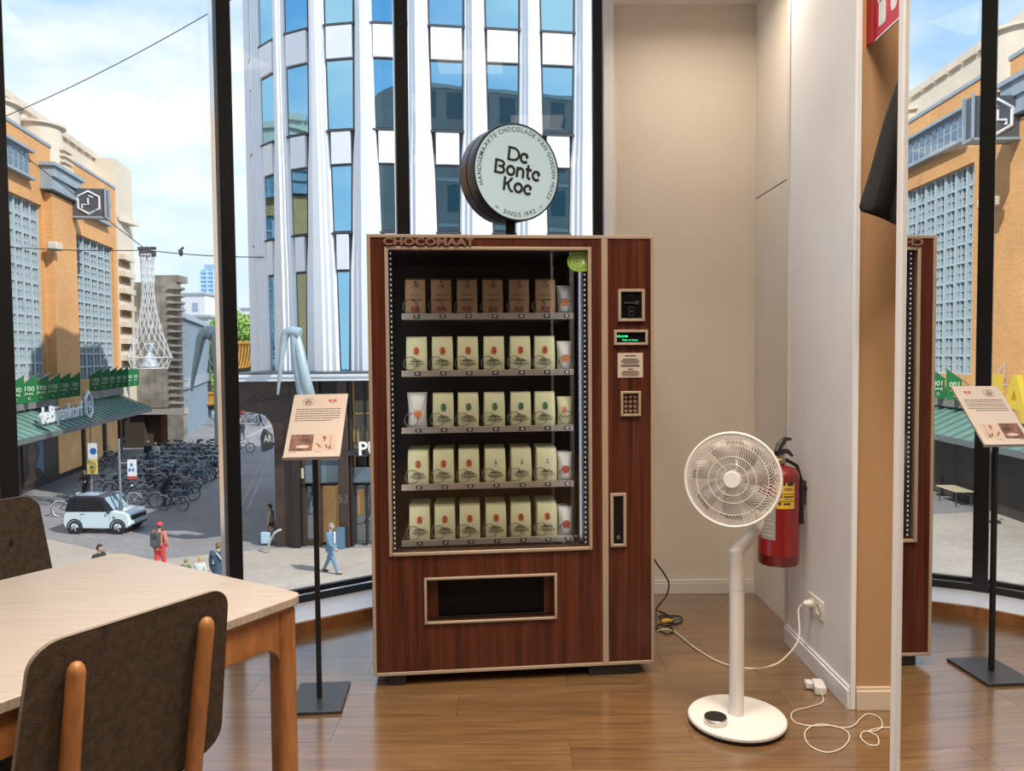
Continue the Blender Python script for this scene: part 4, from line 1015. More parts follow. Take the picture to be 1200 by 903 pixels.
# ================================================================== OUTSIDE: STREET
M_pave = brick('street_pavers', (0.33, 0.32, 0.325), (0.25, 0.245, 0.255), (0.15, 0.15, 0.155), 0.22, 0.11, 'XY', 0.8, 0.02)
M_walk = brick('sidewalk_pavers', (0.50, 0.44, 0.37), (0.43, 0.38, 0.33), (0.30, 0.27, 0.24), 0.30, 0.15, 'XY', 0.85, 0.015)
struct(MB().box(-400, 400, 5.2, 700, ZS - .5, ZS).build('pavement', M_pave))
struct(MB().prism([(-60, 8), (30, 8), (30, 29.4), (-9.6, 29.4), (-13.5, 27.8), (-19.5, 31.5), (-60, 33.5)], ZS - .1, ZS + .012).build('sidewalk', M_walk))
M_kerb = mat('kerb_stone', (0.42, 0.40, 0.38), .8, var=.1)
q = [G(40, 612), G(100, 614), G(137, 627)]
tg = thing('trim_2', None, None, G(60, 612), kind='structure')
for (a, b) in ((G(142, 597), G(210, 590)), (G(210, 590), G(226, 585)), (G(290, 512), G(318, 498)),):
    MB(frame(a, b - a)).box(0, (b - a).length, -.15, .15, 0, .07).build('kerb_stone', M_kerb, tg)
M_rail2 = mat('tram_rail', (0.16, 0.16, 0.165), .4, metal=.6)
for (a, b) in ((G(284, 590), G(323, 505)), (G(290, 597), G(326, 512)), (G(255, 578), G(300, 545)), (G(283, 560), G(330, 552))):
    MB(frame(a, b - a)).box(0, (b - a).length, -.04, .04, 0, .012).build('tram_rail', M_rail2, tg)
# the building we stand in, outside faces
M_own = brick('own_brick', (0.36, 0.30, 0.26), (0.30, 0.25, 0.22), (0.22, 0.20, 0.18), 0.22, 0.07, 'XZ', .9)
struct(MB().prism([(16, -12), (16, 4.56), (0.6, 4.56)] + [(p.x, p.y) for p in cp] + [(-2.67, -12)], CEIL + .3, 21.5).build('wall_upper', M_own))
struct(MB().prism([(16, -12), (16, 4.56), (0.6, 4.56)] + [(p.x, p.y) for p in cp] + [(-2.67, -12)], ZS, -.25).build('wall_lower', M_own))

wu = bpy.data.objects['wall_upper']
M_ow = tglass('own_window', (0.05, 0.08, 0.09), (0.7, 0.8, 0.9), .3, .05) if 'tglass' in globals() else mat('own_window', (0.05, 0.09, 0.10), .1)
M_os = mat('own_stone', (0.45, 0.42, 0.38), .8)
for k in range(5):
    z = CEIL + .8 + 3.5 * k; MB().box(.6, 16, 4.5, 4.66, z + 2.75, z + 3.05).build('string_course', M_os, wu)
    for j in range(7): x = 1.3 + 2.1 * j; MB().box(x, x + 1.25, 4.5, 4.6, z + .5, z + 2.5).build('window', M_ow, wu)

# ================================================================== WHITE TOWER
M_tw = mat('tower_white', (0.81, 0.85, 0.91), .55, var=.02, vscale=1.5)
M_twd = mat('tower_joint', (0.06, 0.065, 0.075), .5)
def tglass(name, dif, gl, fac, rough=0.02, bumpy=0.0):
    m = bpy.data.materials.new(name); m.use_nodes = True; t = m.node_tree; t.nodes.clear()
    d = _n(t, 'ShaderNodeBsdfDiffuse'); d.inputs[0].default_value = (*dif, 1)
    g = _n(t, 'ShaderNodeBsdfGlossy'); g.inputs['Color'].default_value = (*gl, 1); g.inputs['Roughness'].default_value = rough
    x = _n(t, 'ShaderNodeMixShader'); x.inputs[0].default_value = fac
    t.links.new(d.outputs[0], x.inputs[1]); t.links.new(g.outputs[0], x.inputs[2]); o = _n(t, 'ShaderNodeOutputMaterial'); t.links.new(x.outputs[0], o.inputs[0])
    if bumpy:
        n = _n(t, 'ShaderNodeTexNoise', i_Scale=1.3, i_Detail=2.0); tc = _n(t, 'ShaderNodeTexCoord'); t.links.new(tc.outputs['Object'], n.inputs['Vector'])
        b = _n(t, 'ShaderNodeBump'); b.inputs['Strength'].default_value = bumpy; b.inputs['Distance'].default_value = .05
        t.links.new(n.outputs[0], b.inputs['Height']); t.links.new(b.outputs[0], g.inputs['Normal'])
    return m
M_tg = tglass('tower_glass', (0.012, 0.035, 0.045), (0.42, 0.78, 1.0), .72, .01, .02)
A0 = V((-4.714, 31.427, 0)); ta = rad(8.5); td = V((math.cos(ta), math.sin(ta), 0)); tn = V((td.y, -td.x, 0)); TR_ = 6.5
TCn = A0 - tn * TR_
def tpos(t):
    if t >= 0: return A0 + td * t, td, tn
    a = t / TR_; n = Matrix.Rotation(a, 3, 'Z') @ tn
    return TCn + n * TR_, V((-n.y, n.x, 0)), n
BAY = 2.3; T0 = 2.19
def tc_(k): return T0 + BAY * k if k >= -1 else T0 - BAY + 2.0 * (k + 1)
tw = thing('office_tower', 'white ribbed office tower with rounded corner across the street', 'building', A0 + V((0, 0, ZS)))
ZTOP = 18.4
WZ = [(.62, 4.75), (6.3, 9.0), (10.4, 13.2), (14.6, 17.4)]
WW = [(.42, .62), (.86, .98), (1.22, 1.30), (1.36, 1.42)]
def wwid(z):
    L = [(0.4, .42), (4.75, .60), (6.3, .84), (9.0, .98), (10.4, 1.20), (13.2, 1.30), (14.6, 1.36), (ZTOP, 1.46)]
    for (a, b), (c, d) in zip(L, L[1:]):
        if z <= c: return b + (d - b) * max(0, (z - a)) / (c - a)
    return L[-1][1]
core = [tpos(t)[0] - tpos(t)[2] * .30 for t in [-11.9 + .7 * k for k in range(18)]] + [tpos(15.)[0] - tn * .3]
core = [(p.x, p.y) for p in core] + [(p.x, p.y) for p in (tpos(15.)[0] - tn * 15, tpos(0)[0] - tn * 15 - td * 6.5)]
MB().prism(core, .25, ZTOP).build('core_wall', mat('tower_core', (0.30, 0.31, 0.33), .7), tw)
PROF = [(-1, -.28), (-1, .0), (-.90, .10), (-.62, .10), (-.56, .20), (-.34, .20), (-.28, .30), (.28, .30), (.34, .20), (.56, .20), (.62, .10), (.90, .10), (1, .0), (1, -.28)]
lv = [.42, 2.6, 4.75, 6.3, 9.0, 10.4, 13.2, 14.6, 17.4, ZTOP]
KB = range(-6, 6)
for k in KB:
    # column between bay k and k+1
    c, t_, n_ = tpos((tc_(k) + tc_(k + 1)) / 2); bw_ = tc_(k + 1) - tc_(k); kk = bw_ / BAY; m = MB(); vs = []
    dark_half = 0.0
    for z in lv:
        hw = (bw_ - wwid(z) * kk - .10) / 2
        for (u, d) in PROF: vs.append(c + t_ * (u * hw) + n_ * d + V((0, 0, z)))
    n = len(PROF)
    fs = [(i * n + j, i * n + j + 1, (i + 1) * n + j + 1, (i + 1) * n + j) for i in range(len(lv) - 1) for j in range(n - 1)]
    fs += [tuple(range(n))[::-1], tuple((len(lv) - 1) * n + j for j in range(n))]
    m.add(vs, fs).build('column', M_tw, tw, sharp=20)
    c, t_, n_ = tpos(tc_(k)); kk = 1 if k >= -1 else 2.0 / BAY; FMx = Matrix((t_, -n_, V((0, 0, 1)))).transposed().to_4x4(); FMx.translation = c   # local y inwards
    for i, ((z0, z1), (w0, w1)) in enumerate(zip(WZ, WW)):
        w0 *= kk; w1 *= kk
        m = MB(FMx); m.add([(-w0 / 2 - .05, -.0, z0), (w0 / 2 + .05, -.0, z0), (w1 / 2 + .05, 0, z1), (-w1 / 2 - .05, 0, z1), (-w0 / 2 - .05, .28, z0), (w0 / 2 + .05, .28, z0), (w1 / 2 + .05, .28, z1), (-w1 / 2 - .05, .28, z1)],
                          [(0, 1, 2, 3), (0, 4, 5, 1), (1, 5, 6, 2), (2, 6, 7, 3), (3, 7, 4, 0)])
        f = m.build('window', M_twd, tw)
        MB(FMx).add([(-w0 / 2 + .02, -.015, z0 + .07), (w0 / 2 - .02, -.015, z0 + .07), (w1 / 2 - .02, -.015, z1 - .05), (-w1 / 2 + .02, -.015, z1 - .05)], [(0, 1, 2, 3)]).build('pane', M_tg, f)
        MB(FMx).box(-w0 / 2 - .08, w0 / 2 + .08, -.10, .1, z0 - .05, z0 + .02).build('window_sill', M_twd, f)
        zz1 = WZ[i + 1][0] - .08 if i < 3 else ZTOP
        w_ = w1
        MB(FMx).box(-w_ / 2 - .05, w_ / 2 + .05, 0.02, .28, z1, zz1).build('joint', M_twd, tw) if i < 3 else None
        MB(FMx).box(-w_ / 2 + .02, w_ / 2 - .02, -.10, .1, z1 + .06, zz1).build('spandrel_panel', M_tw, tw)
MB().prism(core, ZTOP, ZTOP + .4).build('roof_slab', M_tw, tw)
# ---- shop base with canopy
M_brown = mat('shop_brown', (0.050, 0.032, 0.024), .45, var=.25, vscale=2); M_dkbrown = mat('shop_dark', (0.022, 0.016, 0.014), .45)
M_band = mat('canopy_band', (0.66, 0.72, 0.78), .5)
M_gold = mat('gold_frame', (0.52, 0.34, 0.11), .35, metal=.5)
M_sg = tglass('shop_glass', (0.035, 0.05, 0.052), (0.75, 0.85, 0.9), .30, .02)
M_sgl = tglass('transom_glass', (0.10, 0.17, 0.20), (0.75, 0.85, 0.9), .35, .02)
M_warm = mat('shop_interior_warm', (0.30, 0.15, 0.05), .6, emit=.16, ecol=(1, .62, .25), var=.3, vscale=1.0)
YB = 29.6
def SX_(px, py=550, d=0.0): return P(px, py, YB + d).x
def SZ_(py, px=380, d=0.0): return P(px, py, YB + d).z
sb = thing('shop_front', 'dark brown corner shop base with glass doors under the white tower', 'shop', V((SX_(380), YB, ZS)))
zc1, zc0 = SZ_(437.5), SZ_(447)
xL = SX_(276); xR = 7.0
MB().box(xL, xR, YB - .9, YB + 4, zc0 + .06, zc1 - .06).box(xL - .05, xR, YB - .95, YB + 4, zc1 - .10, zc1).build('canopy_band', M_band, sb)
MB().box(xL, xR, YB - .80, YB + 4, zc1, zc1 + .06).build('canopy_gutter', M_twd, sb)
MB().box(SX_(345), xR, YB + .55, YB + 14, ZS, .25).build('shop_body', M_dkbrown, sb)
# beam and arch of the corner passage
xa, xb = SX_(283), SX_(321)
zb = SZ_(482)
pl = [(xL, zc0 + .06), (xL, zb + .1), (xa, zb + .05)]
rA = xb - SX_(303)
zA = SZ_(484)
pl += [(xb - rA + rA * math.sin(rad(a)), zA - rA * 1.5 + rA * 1.5 * math.cos(rad(a))) for a in range(0, 91, 10)]
pl += [(xb, ZS), (SX_(341), ZS), (SX_(341), zc0 + .06)]
MB().prism(pl, 0, 1.2, Matrix.Translation((0, YB + 1.3, 0)) @ RX).build('arch_wall', M_brown, sb)
for k in range(5):
    x = SX_(293 + 9 * k, 460); MB(Matrix.Translation((x, YB + .1, SZ_(466))) @ Matrix.Rotation(rad(-35 + 6 * k), 4, 'Y')).box(-.5, .5, -.03, 0, -.015, .015).build('relief_line', M_dkbrown, sb)
# posts
for (a, b, z0, d, mm) in ((341, 351, ZS, .0, M_dkbrown), (351, 356, ZS, .25, M_brown), (397, 409, ZS, -.05, M_brown), (371, 374.5, ZS, .2, M_brown), (409.5, 413, ZS, .1, M_dkbrown), (426, 428, ZS, .3, M_dkbrown)):
    MB().box(SX_(a), SX_(b), YB + d - .1, YB + d + .45, z0, zc0 + .06).build('pier', mm, sb, bevel=.03)
MB().box(SX_(344), xR, YB + .05, YB + .4, SZ_(566, 390), SZ_(569.5, 390) + .12).box(SX_(409), xR, YB - .1, YB + .4, SZ_(533, 425), SZ_(528, 425)).build('transom_bar', M_twd, sb, bevel=.02)
MB().box(SX_(344), xR, YB + .3, YB + .5, SZ_(470), zc0 + .06).build('fascia', M_dkbrown, sb)
for k in range(6):
    MB(Matrix.Translation((SX_(378 + 5 * k, 460), YB + .28, SZ_(459))) @ Matrix.Rotation(rad(-50), 4, 'Y')).box(-.35, .35, -.02, .02, -.012, .012).build('relief_line', M_brown, sb)
# glazing
MB().box(SX_(356), SX_(371), YB + .30, YB + .33, ZS + .25, SZ_(571, 365)).build('door_pane', M_sg, sb)
MB().box(SX_(356), SX_(371), YB + .24, YB + .30, ZS, ZS + .25).build('door_plinth', M_brown, sb)
MB().box(SX_(356), SX_(397), YB + .20, YB + .24, SZ_(566, 380), SZ_(546, 380)).build('transom_pane', M_sgl, sb)
MB().box(SX_(351), SX_(397), YB + .22, YB + .26, SZ_(546, 380), SZ_(534, 380)).build('upper_pane', M_sg, sb)
MB().box(SX_(374.5), SX_(393), YB + .40, YB + .45, ZS + .1, SZ_(571, 385)).build('doorway', M_warm, sb)
MB().box(SX_(389), SX_(391), YB + .30, YB + .36, ZS, SZ_(571, 385)).build('gold_strip', M_gold, sb)
MB(Matrix.Translation((SX_(383), YB + .36, SZ_(590, 383))) @ Matrix.Rotation(rad(-62), 4, 'Y')).box(-1.1, 1.1, -.02, .02, -.03, .03).build('stair_rail', M_gold, sb)
MB().box(SX_(413), xR, YB + .20, YB + .24, SZ_(566, 425), SZ_(548, 425)).build('transom_pane', M_sgl, sb)
MB().box(SX_(413), xR, YB + .40, YB + .45, ZS, SZ_(570, 425)).build('shop_pane', M_sg, sb)
MB().box(SX_(416), SX_(424), YB + .36, YB + .40, ZS + 1.2, SZ_(575, 420)).build('lit_display', M_warm, sb)
MB().box(SX_(412), xR, YB + .34, YB + .38, SZ_(527, 425), zc0).build('upper_pane', mat('curtain_glass', (0.16, 0.15, 0.11), .4, var=.5, vscale=3, stretch=(6, 1, .3)), sb)
for a in (413, 433): MB().box(SX_(a), SX_(a + 1.8), YB + .28, YB + .36, SZ_(519, 425), zc0).build('gold_strip', M_gold, sb)
MB().box(SX_(417.5), SX_(418.6), YB + .28, YB + .36, SZ_(519, 425), SZ_(504, 425)).build('gold_strip', M_gold, sb)
MB().box(SX_(413), SX_(434), YB + .28, YB + .36, SZ_(485.5, 425), SZ_(484, 425)).build('gold_strip', M_gold, sb)
for a in (413.5, 431.5): MB().box(SX_(a), SX_(a + 1.6), YB + .28, YB + .36, SZ_(547, 425), SZ_(534, 425)).build('gold_strip', M_gold, sb)
# shop name, as far as it shows
zt0, zt1 = SZ_(533, 425), SZ_(517, 425)
MB().text('PU', (zt1 - zt0) * 1.38, Matrix.Translation((SX_(419.5, 525, -.3), YB - .3, (zt0 + zt1) / 2)) @ RX, 'LEFT', .06, .01).build('shop_name', mat('letter_white', (0.80, 0.80, 0.78), .4, emit=.15), sb)
MB().box(SX_(417), SX_(437), YB - .24, YB - .1, zt0 - .02, zt0 + .05).build('name_rail', M_twd, sb)
# house number
MB().text('53', .42, Matrix.Translation((SX_(402.5), YB - .16, SZ_(584, 402))) @ RX).build('house_number', mat('number_grey', (0.16, 0.12, 0.10), .4), sb)
# window stickers in the upper pane
m = MB()
for (a, b, c, d) in ((344, 349, 556, 560), (352, 355, 549, 561), (345.5, 348, 549, 553)): m.box(SX_(a), SX_(b), YB + .1, YB + .12, SZ_(d, 350), SZ_(c, 350))
m.build('window_lettering', mat('sticker_cream', (0.60, 0.55, 0.38), .5), sb, kind='stuff')
MB().prism([(SX_(392.5), ZS), (SX_(405), ZS), (SX_(405), SZ_(615, 400)), (SX_(396), SZ_(615, 400))], 0, .1, Matrix.Translation((0, YB - .3, 0)) @ RX).build('leaning_panel', mat('panel_blue', (0.10, 0.19, 0.30), .4), sb)
# wedge-shaped sign projecting from the arch
sg = P(318, 514, YB - .4)
t = thing('projecting_sign', 'dark lantern-like sign with pale letters projecting from the shop arch', 'sign', sg)
LMx = frame(sg, (-.75, -.65, 0))
MB(LMx).prism([(.0, -.35), (.34, -.46), (.38, .10), (.25, .40), (.0, .18)], -.14, .14, RX).build('sign_body', M_twd, t)
MB().text('AR', .36, Matrix.Translation((P(314, 515, YB - .75).x, YB - .78, P(314, 514, YB - .75).z)) @ Matrix.Rotation(rad(18), 4, 'Z') @ RX, bold=.01, wide=.6).build('sign_letters', mat('letter_cream', (0.75, 0.74, 0.66), .4, emit=.3), t)
MB().box(sg.x - .1, SX_(330), YB - .46, YB - .34, sg.z - .25, sg.z - .15).build('bracket', M_twd, t)
# bike hoops in front of the arch
hp = []
for i in range(9): a = PI * i / 8; hp.append((math.cos(a), math.sin(a)))
h0 = G(331, 648); 
t = thing('bollard_hoop', 'curved steel hoop standing by the shop arch', 'bollard', h0)
MB().tube([h0 + V((-.55 + .55 * (1 - math.sin(a)) - .55, 0, .9 * math.cos(a))) + V((.55, 0, 0)) for a in [PI / 2 * i / 8 for i in range(9)]][::-1], .05, 8).build('hoop', M_alu, t)
# bent lamp arms
M_arm = mat('lamp_arm_steel', (0.36, 0.47, 0.52), .4, metal=.2, var=.1)
def bent_arm(name, label, pts, legs, y):
    t = thing(name, label, 'lamp', P(*pts, y))
    ap = P(*pts, y)
    for (L, r) in legs:
        q = [P(a, b, y + d) for a, b, d in L]; MB().tube(smooth(q, 5), [r[0] + (r[1] - r[0]) * i / (5 * (len(q) - 1)) for i in range(5 * (len(q) - 1) + 1)], 10).build('arm', M_arm, t)
    return t
bent_arm('lamp_mast', 'bent tapering steel lamp mast rising before the shop canopy', (340, 388), [
    ([(352, 391, 0), (341, 388, 0), (334, 393, 0), (331, 412, 0), (328, 438, 0), (325.5, 462, .1)], (.22, .04)),
    ([(338, 387, 0), (344, 392, 0), (347, 415, 0), (352, 445, 0), (357, 472, .3), (362, 498, 1.6)], (.13, .24)),
    ([(334, 391, .2), (343, 388, .1), (349, 402, 0), (357, 440, -.1), (364, 470, .3), (368, 500, 1.6)], (.12, .24))], 27.6)
bent_arm('lamp_mast', 'bent tapering steel lamp mast standing beside the distant trees', (243, 390), [
    ([(250, 392, 0), (243, 389, 0), (236, 396, 0), (232, 415, 0), (227, 440, 0), (224.5, 458, 0)], (.42, .06)),
    ([(237, 392, 0), (247, 388, 0), (254, 395, 0), (257, 420, 0), (259, 450, 0), (260, 520, 0)], (.36, .40))], 45.0)

# ================================================================== DEPARTMENT STORE
BO = V((-19.25 - .18 * 40, 40, 0)); BU = V((-.177, .984, 0)); BMx = frame(BO, BU)      # y inwards
def bs(D): return (D - 40) / .984
M_ob = brick('orange_brick', (0.74, 0.39, 0.155), (0.65, 0.33, 0.125), (0.58, 0.34, 0.17), 0.22, 0.075, 'XZ', .85, .012)
M_crm = mat('cream_stone', (0.66, 0.58, 0.47), .8, var=.06, vscale=.6)
M_gb = mat('blue_lead', (0.30, 0.36, 0.42), .5, var=.12, vscale=1.5)
M_dstone = mat('dark_stone', (0.045, 0.036, 0.031), .5, var=.3, vscale=.8)
M_gnl = mat('copper_green', (0.15, 0.27, 0.235), .6, var=.12, vscale=1)
de = thing('department_store', 'orange brick department store with tall gridded windows and green copper canopy', 'building', BMx @ V((0, 0, ZS)), math.atan2(BU.y, BU.x))
s0, s1 = bs(22), bs(58.3); ZBT = 13.9
W1 = (bs(33.4), bs(45.3), 0.1, 10.2); W2 = (bs(49.6), bs(57.6), -.2, 9.4)
m = MB(BMx); holed(m, s0, s1, -2.3, ZBT, [W1, W2, (bs(22.5), bs(25.9), .1, 10.2)], 0, .5)
m.build('brick_front', M_ob, de)
MB(BMx).box(s0, s1, .5, 14, ZS, ZBT).build('brick_body', M_ob, de)
MB(BMx).box(bs(45.6), bs(49.2), -.45, .02, -1.9, 11.0).box(bs(26.3), bs(29.9), -.45, .02, -1.9, 11.0).build('brick_pier', M_ob, de)
MB(BMx).box(s0, s1, -.06, .5, ZBT, ZBT + .18).build('coping', M_gb, de)
M_mun = mat('muntin_pale', (0.42, 0.50, 0.54), .5)
M_dg = tglass('store_glass', (0.11, 0.13, 0.14), (0.6, 0.7, 0.78), .35, .05, .3)
for (a, b, z0, z1), nb in ((W1, 12), (W2, 6), ((bs(22.5), bs(25.9), .1, 10.2), 6)):
    f = MB(BMx).box(a, b, .42, .5, z0, z1).build('tall_window', M_dg, de)
    m = MB(BMx); w = (b - a) / nb
    for i in range(nb + 1):
        m.box(a + i * w - .09, a + i * w + .09, .22, .45, z0, z1)
        if i < nb: m.box(a + (i + .62) * w - .035, a + (i + .62) * w + .035, .30, .45, z0, z1)
    nr = 11
    for j in range(nr + 1):
        z = z0 + (z1 - z0) * j / nr; m.box(a, b, .27, .45, z - .05, z + .05)
        if j < nr: m.box(a, b, .34, .45, z + .42, z + .45)
    m.build('muntin', M_mun, f, kind='stuff')
    for i in range(nb): MB(BMx).lathe([(.5 * w, 0), (.5 * w, .16)], 10, Matrix.Translation((a + (i + .5) * w, .45, z1 - .02))).build('arch_head', M_mun, f) if False else None
for (a, b, z0, z1) in ((bs(34.0), bs(43.5), 11.5, 12.8), (bs(51.8), bs(56.2), 11.0, 12.3), (bs(22.5), bs(25.5), 11.5, 12.8)):
    st = MB(BMx).box(a, b, -.12, .02, z0, z1).build('strip_window', M_gb, de)
    MB(BMx).box(a - .2, b + .2, -.40, .02, z1, z1 + .14).box(a - .2, b + .2, -.40, .02, z0 - .22, z0 - .06).build('strip_ledge', M_gb, st)
    n = int((b - a) / .62); m = MB(BMx)
    for i in range(n): x = a + (b - a) * (i + .5) / n; m.box(x - .22, x + .22, -.14, -.11, z0 + .14, z0 + .6).box(x - .22, x + .22, -.14, -.11, z0 + .7, z1 - .12)
    m.build('strip_pane', M_dg, st, kind='stuff')
for (a, b) in ((bs(45.2), bs(49.6)), (bs(25.9), bs(30.2))):
    co = MB(BMx).box(a, b, -.75, .02, 11.9, 12.5).build('cornice', M_gb, de)
    MB(BMx).box(a - .15, b + .15, -.9, .02, 12.5, 12.7).box(a, b, -.62, .02, 11.4, 11.9).box(a - .1, b + .1, -.72, .02, 11.15, 11.4).build('cornice_moulding', M_gb, co)
    # hexagon sign
    so_ = MB(BMx).box(b - .9, b - .35, -2.35, -.45, 10.2, 11.95).build('logo_box', mat('logo_grey', (0.085, 0.095, 0.11), .4), de)
    m = MB(BMx); hexp = [(-1.40 + .72 * math.sin(rad(60 * i)), 11.07 + .72 * math.cos(rad(60 * i))) for i in range(7)]
    m.tube([(b - .92, y, z) for y, z in hexp[:6]], .075, 4, closed=True); m.tube([(b - .92, -1.40 - .28, 11.07 + .32), (b - .92, -1.40 - .02, 11.07 + .44)], .06, 4)
    m.tube([(b - .92, -1.4 + .02, 11.07 + .28), (b - .92, -1.40 + .02, 11.07 - .14), (b - .92, -1.40 + .38, 11.07 - .14), (b - .92, -1.40 + .38, 11.07 - .34)], .065, 4)
    m.build('logo', mat('logo_white', (0.80, 0.82, 0.84), .4), so_, kind='stuff')
    MB(BMx).box(b - .30, b - .2, -2.45, -.4, 10.1, 12.05).box(b - 1.0, b - .92, -2.45, -2.35, 10.1, 12.05).box(b - 1., b - .2, -2.45, -.4, 10.1, 10.2).build('logo_frame', M_gb, so_)
for (a, z) in ((44.8, 7.6), (30.6, 7.6)): MB(BMx).box(bs(a), bs(a + .9), -.95, -.4, z, z + .45).build('stone_console', M_crm, de, bevel=.08)
# cream upper storey
MB(BMx).box(s0, bs(58.3), 1.4, 13, ZBT, 16.2).build('attic_wall', M_crm, de)
n = 30
for i in range(n):
    a = s0 + (bs(63) - s0) * i / n; MB(BMx).box(a + .1, a + (bs(63) - s0) / n - .1, 1.2, 1.55, 16.1, 16.5).build('merlon', M_crm, de)
for a, r_, h, yy_ in ((43.6, 1.9, 15.3, 2.3), (47.6, 1.25, 15.3, .9), (27.6, 1.9, 15.3, 2.3), (31.6, 1.25, 15.3, .9)):
    MB(BMx @ Matrix.Translation((bs(a), yy_, 0))).lathe([(r_, 12.7), (r_, h), (r_ + .22, h + .02), (r_ + .22, h + .16), (.001, h + .2)], 28, caps=False).build('drum_turret', M_crm, de)
for k in range(7): MB(BMx).box(bs(47.3), bs(48.7), -.62, -.2, 11.8 + .36 * k, 11.95 + .36 * k).build('louvre', M_crm, de)
# cream end tower with slots
ct = MB(BMx).box(bs(58.3), bs(62.2), -.1, 14, ZS + 3.5, 16.2).build('stair_tower', M_crm, de)
for k in range(7):
    z = .9 + 1.28 * k; MB(BMx).box(bs(58.35), bs(60.9), -.55, -.05, z + .12, z + .52).build('balcony_slab', M_crm, ct); MB(BMx).box(bs(58.35), bs(60.7), -.2, -.08, z - .34, z + .12).build('slot', mat('slot_brown', (0.20, 0.12, 0.06), .7), ct)
MB(BMx).prism([(bs(58.3), -.1), (bs(58.8), -.1), (bs(61.2), -.9), (bs(61.2), -.1)], 11.6, 11.9).build('ledge', M_crm, ct)
# copper canopy with seams
cs0, cs1 = bs(22), bs(57.8)
q = [(-2.25, -2.62), (0.02, -1.55), (0.02, -1.75), (-2.25, -2.78)]
m = MB(BMx); vs = [(s, y, z) for s in (cs0, cs1) for y, z in q]
m.add(vs, [(0, 1, 5, 4), (1, 2, 6, 5), (2, 3, 7, 6), (3, 0, 4, 7), (3, 2, 1, 0), (4, 5, 6, 7)]); cpy = m.build('canopy', M_gnl, de)
m = MB(BMx)
ns = 44
for i in range(ns + 1):
    s = cs0 + (cs1 - cs0) * i / ns; m.add([(s - .03, -2.25, -2.61), (s + .03, -2.25, -2.61), (s + .03, 0, -1.53), (s - .03, 0, -1.53), (s - .03, -2.25, -2.54), (s + .03, -2.25, -2.54), (s + .03, 0, -1.46), (s - .03, 0, -1.46)], [(4, 5, 6, 7), (0, 4, 7, 3), (1, 2, 6, 5), (0, 1, 5, 4)])
m.build('seam', M_gnl, cpy, kind='stuff')
MB(BMx).box(cs0, cs1, -2.32, -2.2, -2.84, -2.58).build('canopy_gutter', mat('gutter_grey', (0.13, 0.15, 0.15), .5), cpy)
MB(BMx).box(cs0, cs1, -.35, .02, -1.5, -1.05).build('string_course', mat('stone_grey', (0.22, 0.21, 0.20), .8, var=.2, vscale=1), de)
# store name
M_lw = mat('store_letter_white', (0.78, 0.82, 0.86), .4)
m = MB(BMx); tw_ = text_geo('deBijenkorf', 'LEFT', .012, .03)[0]; w_ = max(v[0] for v in tw_); s_ = 1.25; wd = (bs(45.6) - bs(39.6)) / (w_ * s_)
m.text('deBijenkorf', s_, Matrix.Translation((bs(39.6), -1.75, -1.78)) @ RX, 'LEFT', .03 * s_, .012, wd).build('store_name', M_lw, de, kind='stuff')
m = MB(BMx); c_ = (bs(46.6), -1.62); m.tube([(c_[0] + .58 * math.sin(rad(60 * i)), -1.75, c_[1] + .85 * math.cos(rad(60 * i))) for i in range(6)], .10, 5, closed=True)
m.tube([(c_[0] - .02, -1.75, c_[1] + .3), (c_[0] - .02, -1.75, c_[1] - .12), (c_[0] + .25, -1.75, c_[1] - .12), (c_[0] + .25, -1.75, c_[1] - .35)], .08, 4)
m.build('store_logo', M_lw, de, kind='stuff')
for ch, D in (('A', 27.3), ('P', 28.9)):
    tag(MB(BMx).text(ch, 2.6, Matrix.Translation((bs(D), -1.6, -.75)) @ RX, 'CENTER', .12, .02).build('letter_sculpture', mat('letter_yellow', (0.66, 0.47, 0.05), .5), origin=BMx @ V((bs(D), -1.6, -1.9))), 'big yellow letter %s standing on the copper canopy, seen in the mirror' % ch, 'letter', 'yellow letters on the canopy')
# shop floor behind the canopy
MB(BMx).box(s0, bs(58.2), .10, .4, ZS, -1.7).build('dark_base', M_dstone, de)
M_lit = mat('shop_window_lit', (0.55, 0.36, 0.16), .6, emit=.14, ecol=(1, .58, .24), var=.25, vscale=.7)
def px_s(px, off=0.1):
    r = ray(px, 520); k = r.x / r.y; return bs((-19.25 + off * -.984) / (k + .18))
for (a, b) in ((68, 94), (99, 104), (106, 119), (124.5, 137)): MB(BMx).box(px_s(a), px_s(b), .02, .12, ZS + .35, -2.9).build('shop_window', M_lit, de)
for a in (96.5, 121.5, 139.5): MB(BMx).box(px_s(a - 1), px_s(a + 1), -.1, .1, ZS, -2.6).build('pilaster', mat('pilaster_brown', (0.14, 0.10, 0.075), .6), de)
# poster of a face (flat print): plain head shape
po = MB(BMx).box(px_s(25), px_s(47), .03, .12, ZS + .3, -3.2).build('poster', mat('poster_dark', (0.045, 0.035, 0.032), .4), de)
a = (px_s(33) + px_s(38)) / 2; m = MB(BMx)
m.lathe([(.001, 0), (.62, 0)], 18, Matrix.Translation((a, .022, -4.2)) @ RX @ Matrix.Diagonal((.85, 1.15, 1, 1)), caps=False)
m.add([(a - .3, .022, -4.7), (a + .3, .022, -4.7), (a + .5, .022, -5.6), (a - .9, .022, -5.6)], [(0, 1, 2, 3)]); m.build('poster_face', mat('poster_skin', (0.22, 0.12, 0.085), .5, var=.4, vscale=2), po)
MB(BMx).add([(a + .75, .021, -3.5), (a + 1.5, .021, -3.5), (a + 1.5, .021, -5.4), (a + .9, .021, -5.0), (a + .45, .021, -4.9), (a + 1.0, .021, -4.1)], [(0, 1, 2, 3, 4, 5)]).build('poster_sky', mat('poster_blue', (0.12, 0.26, 0.42), .5), po)
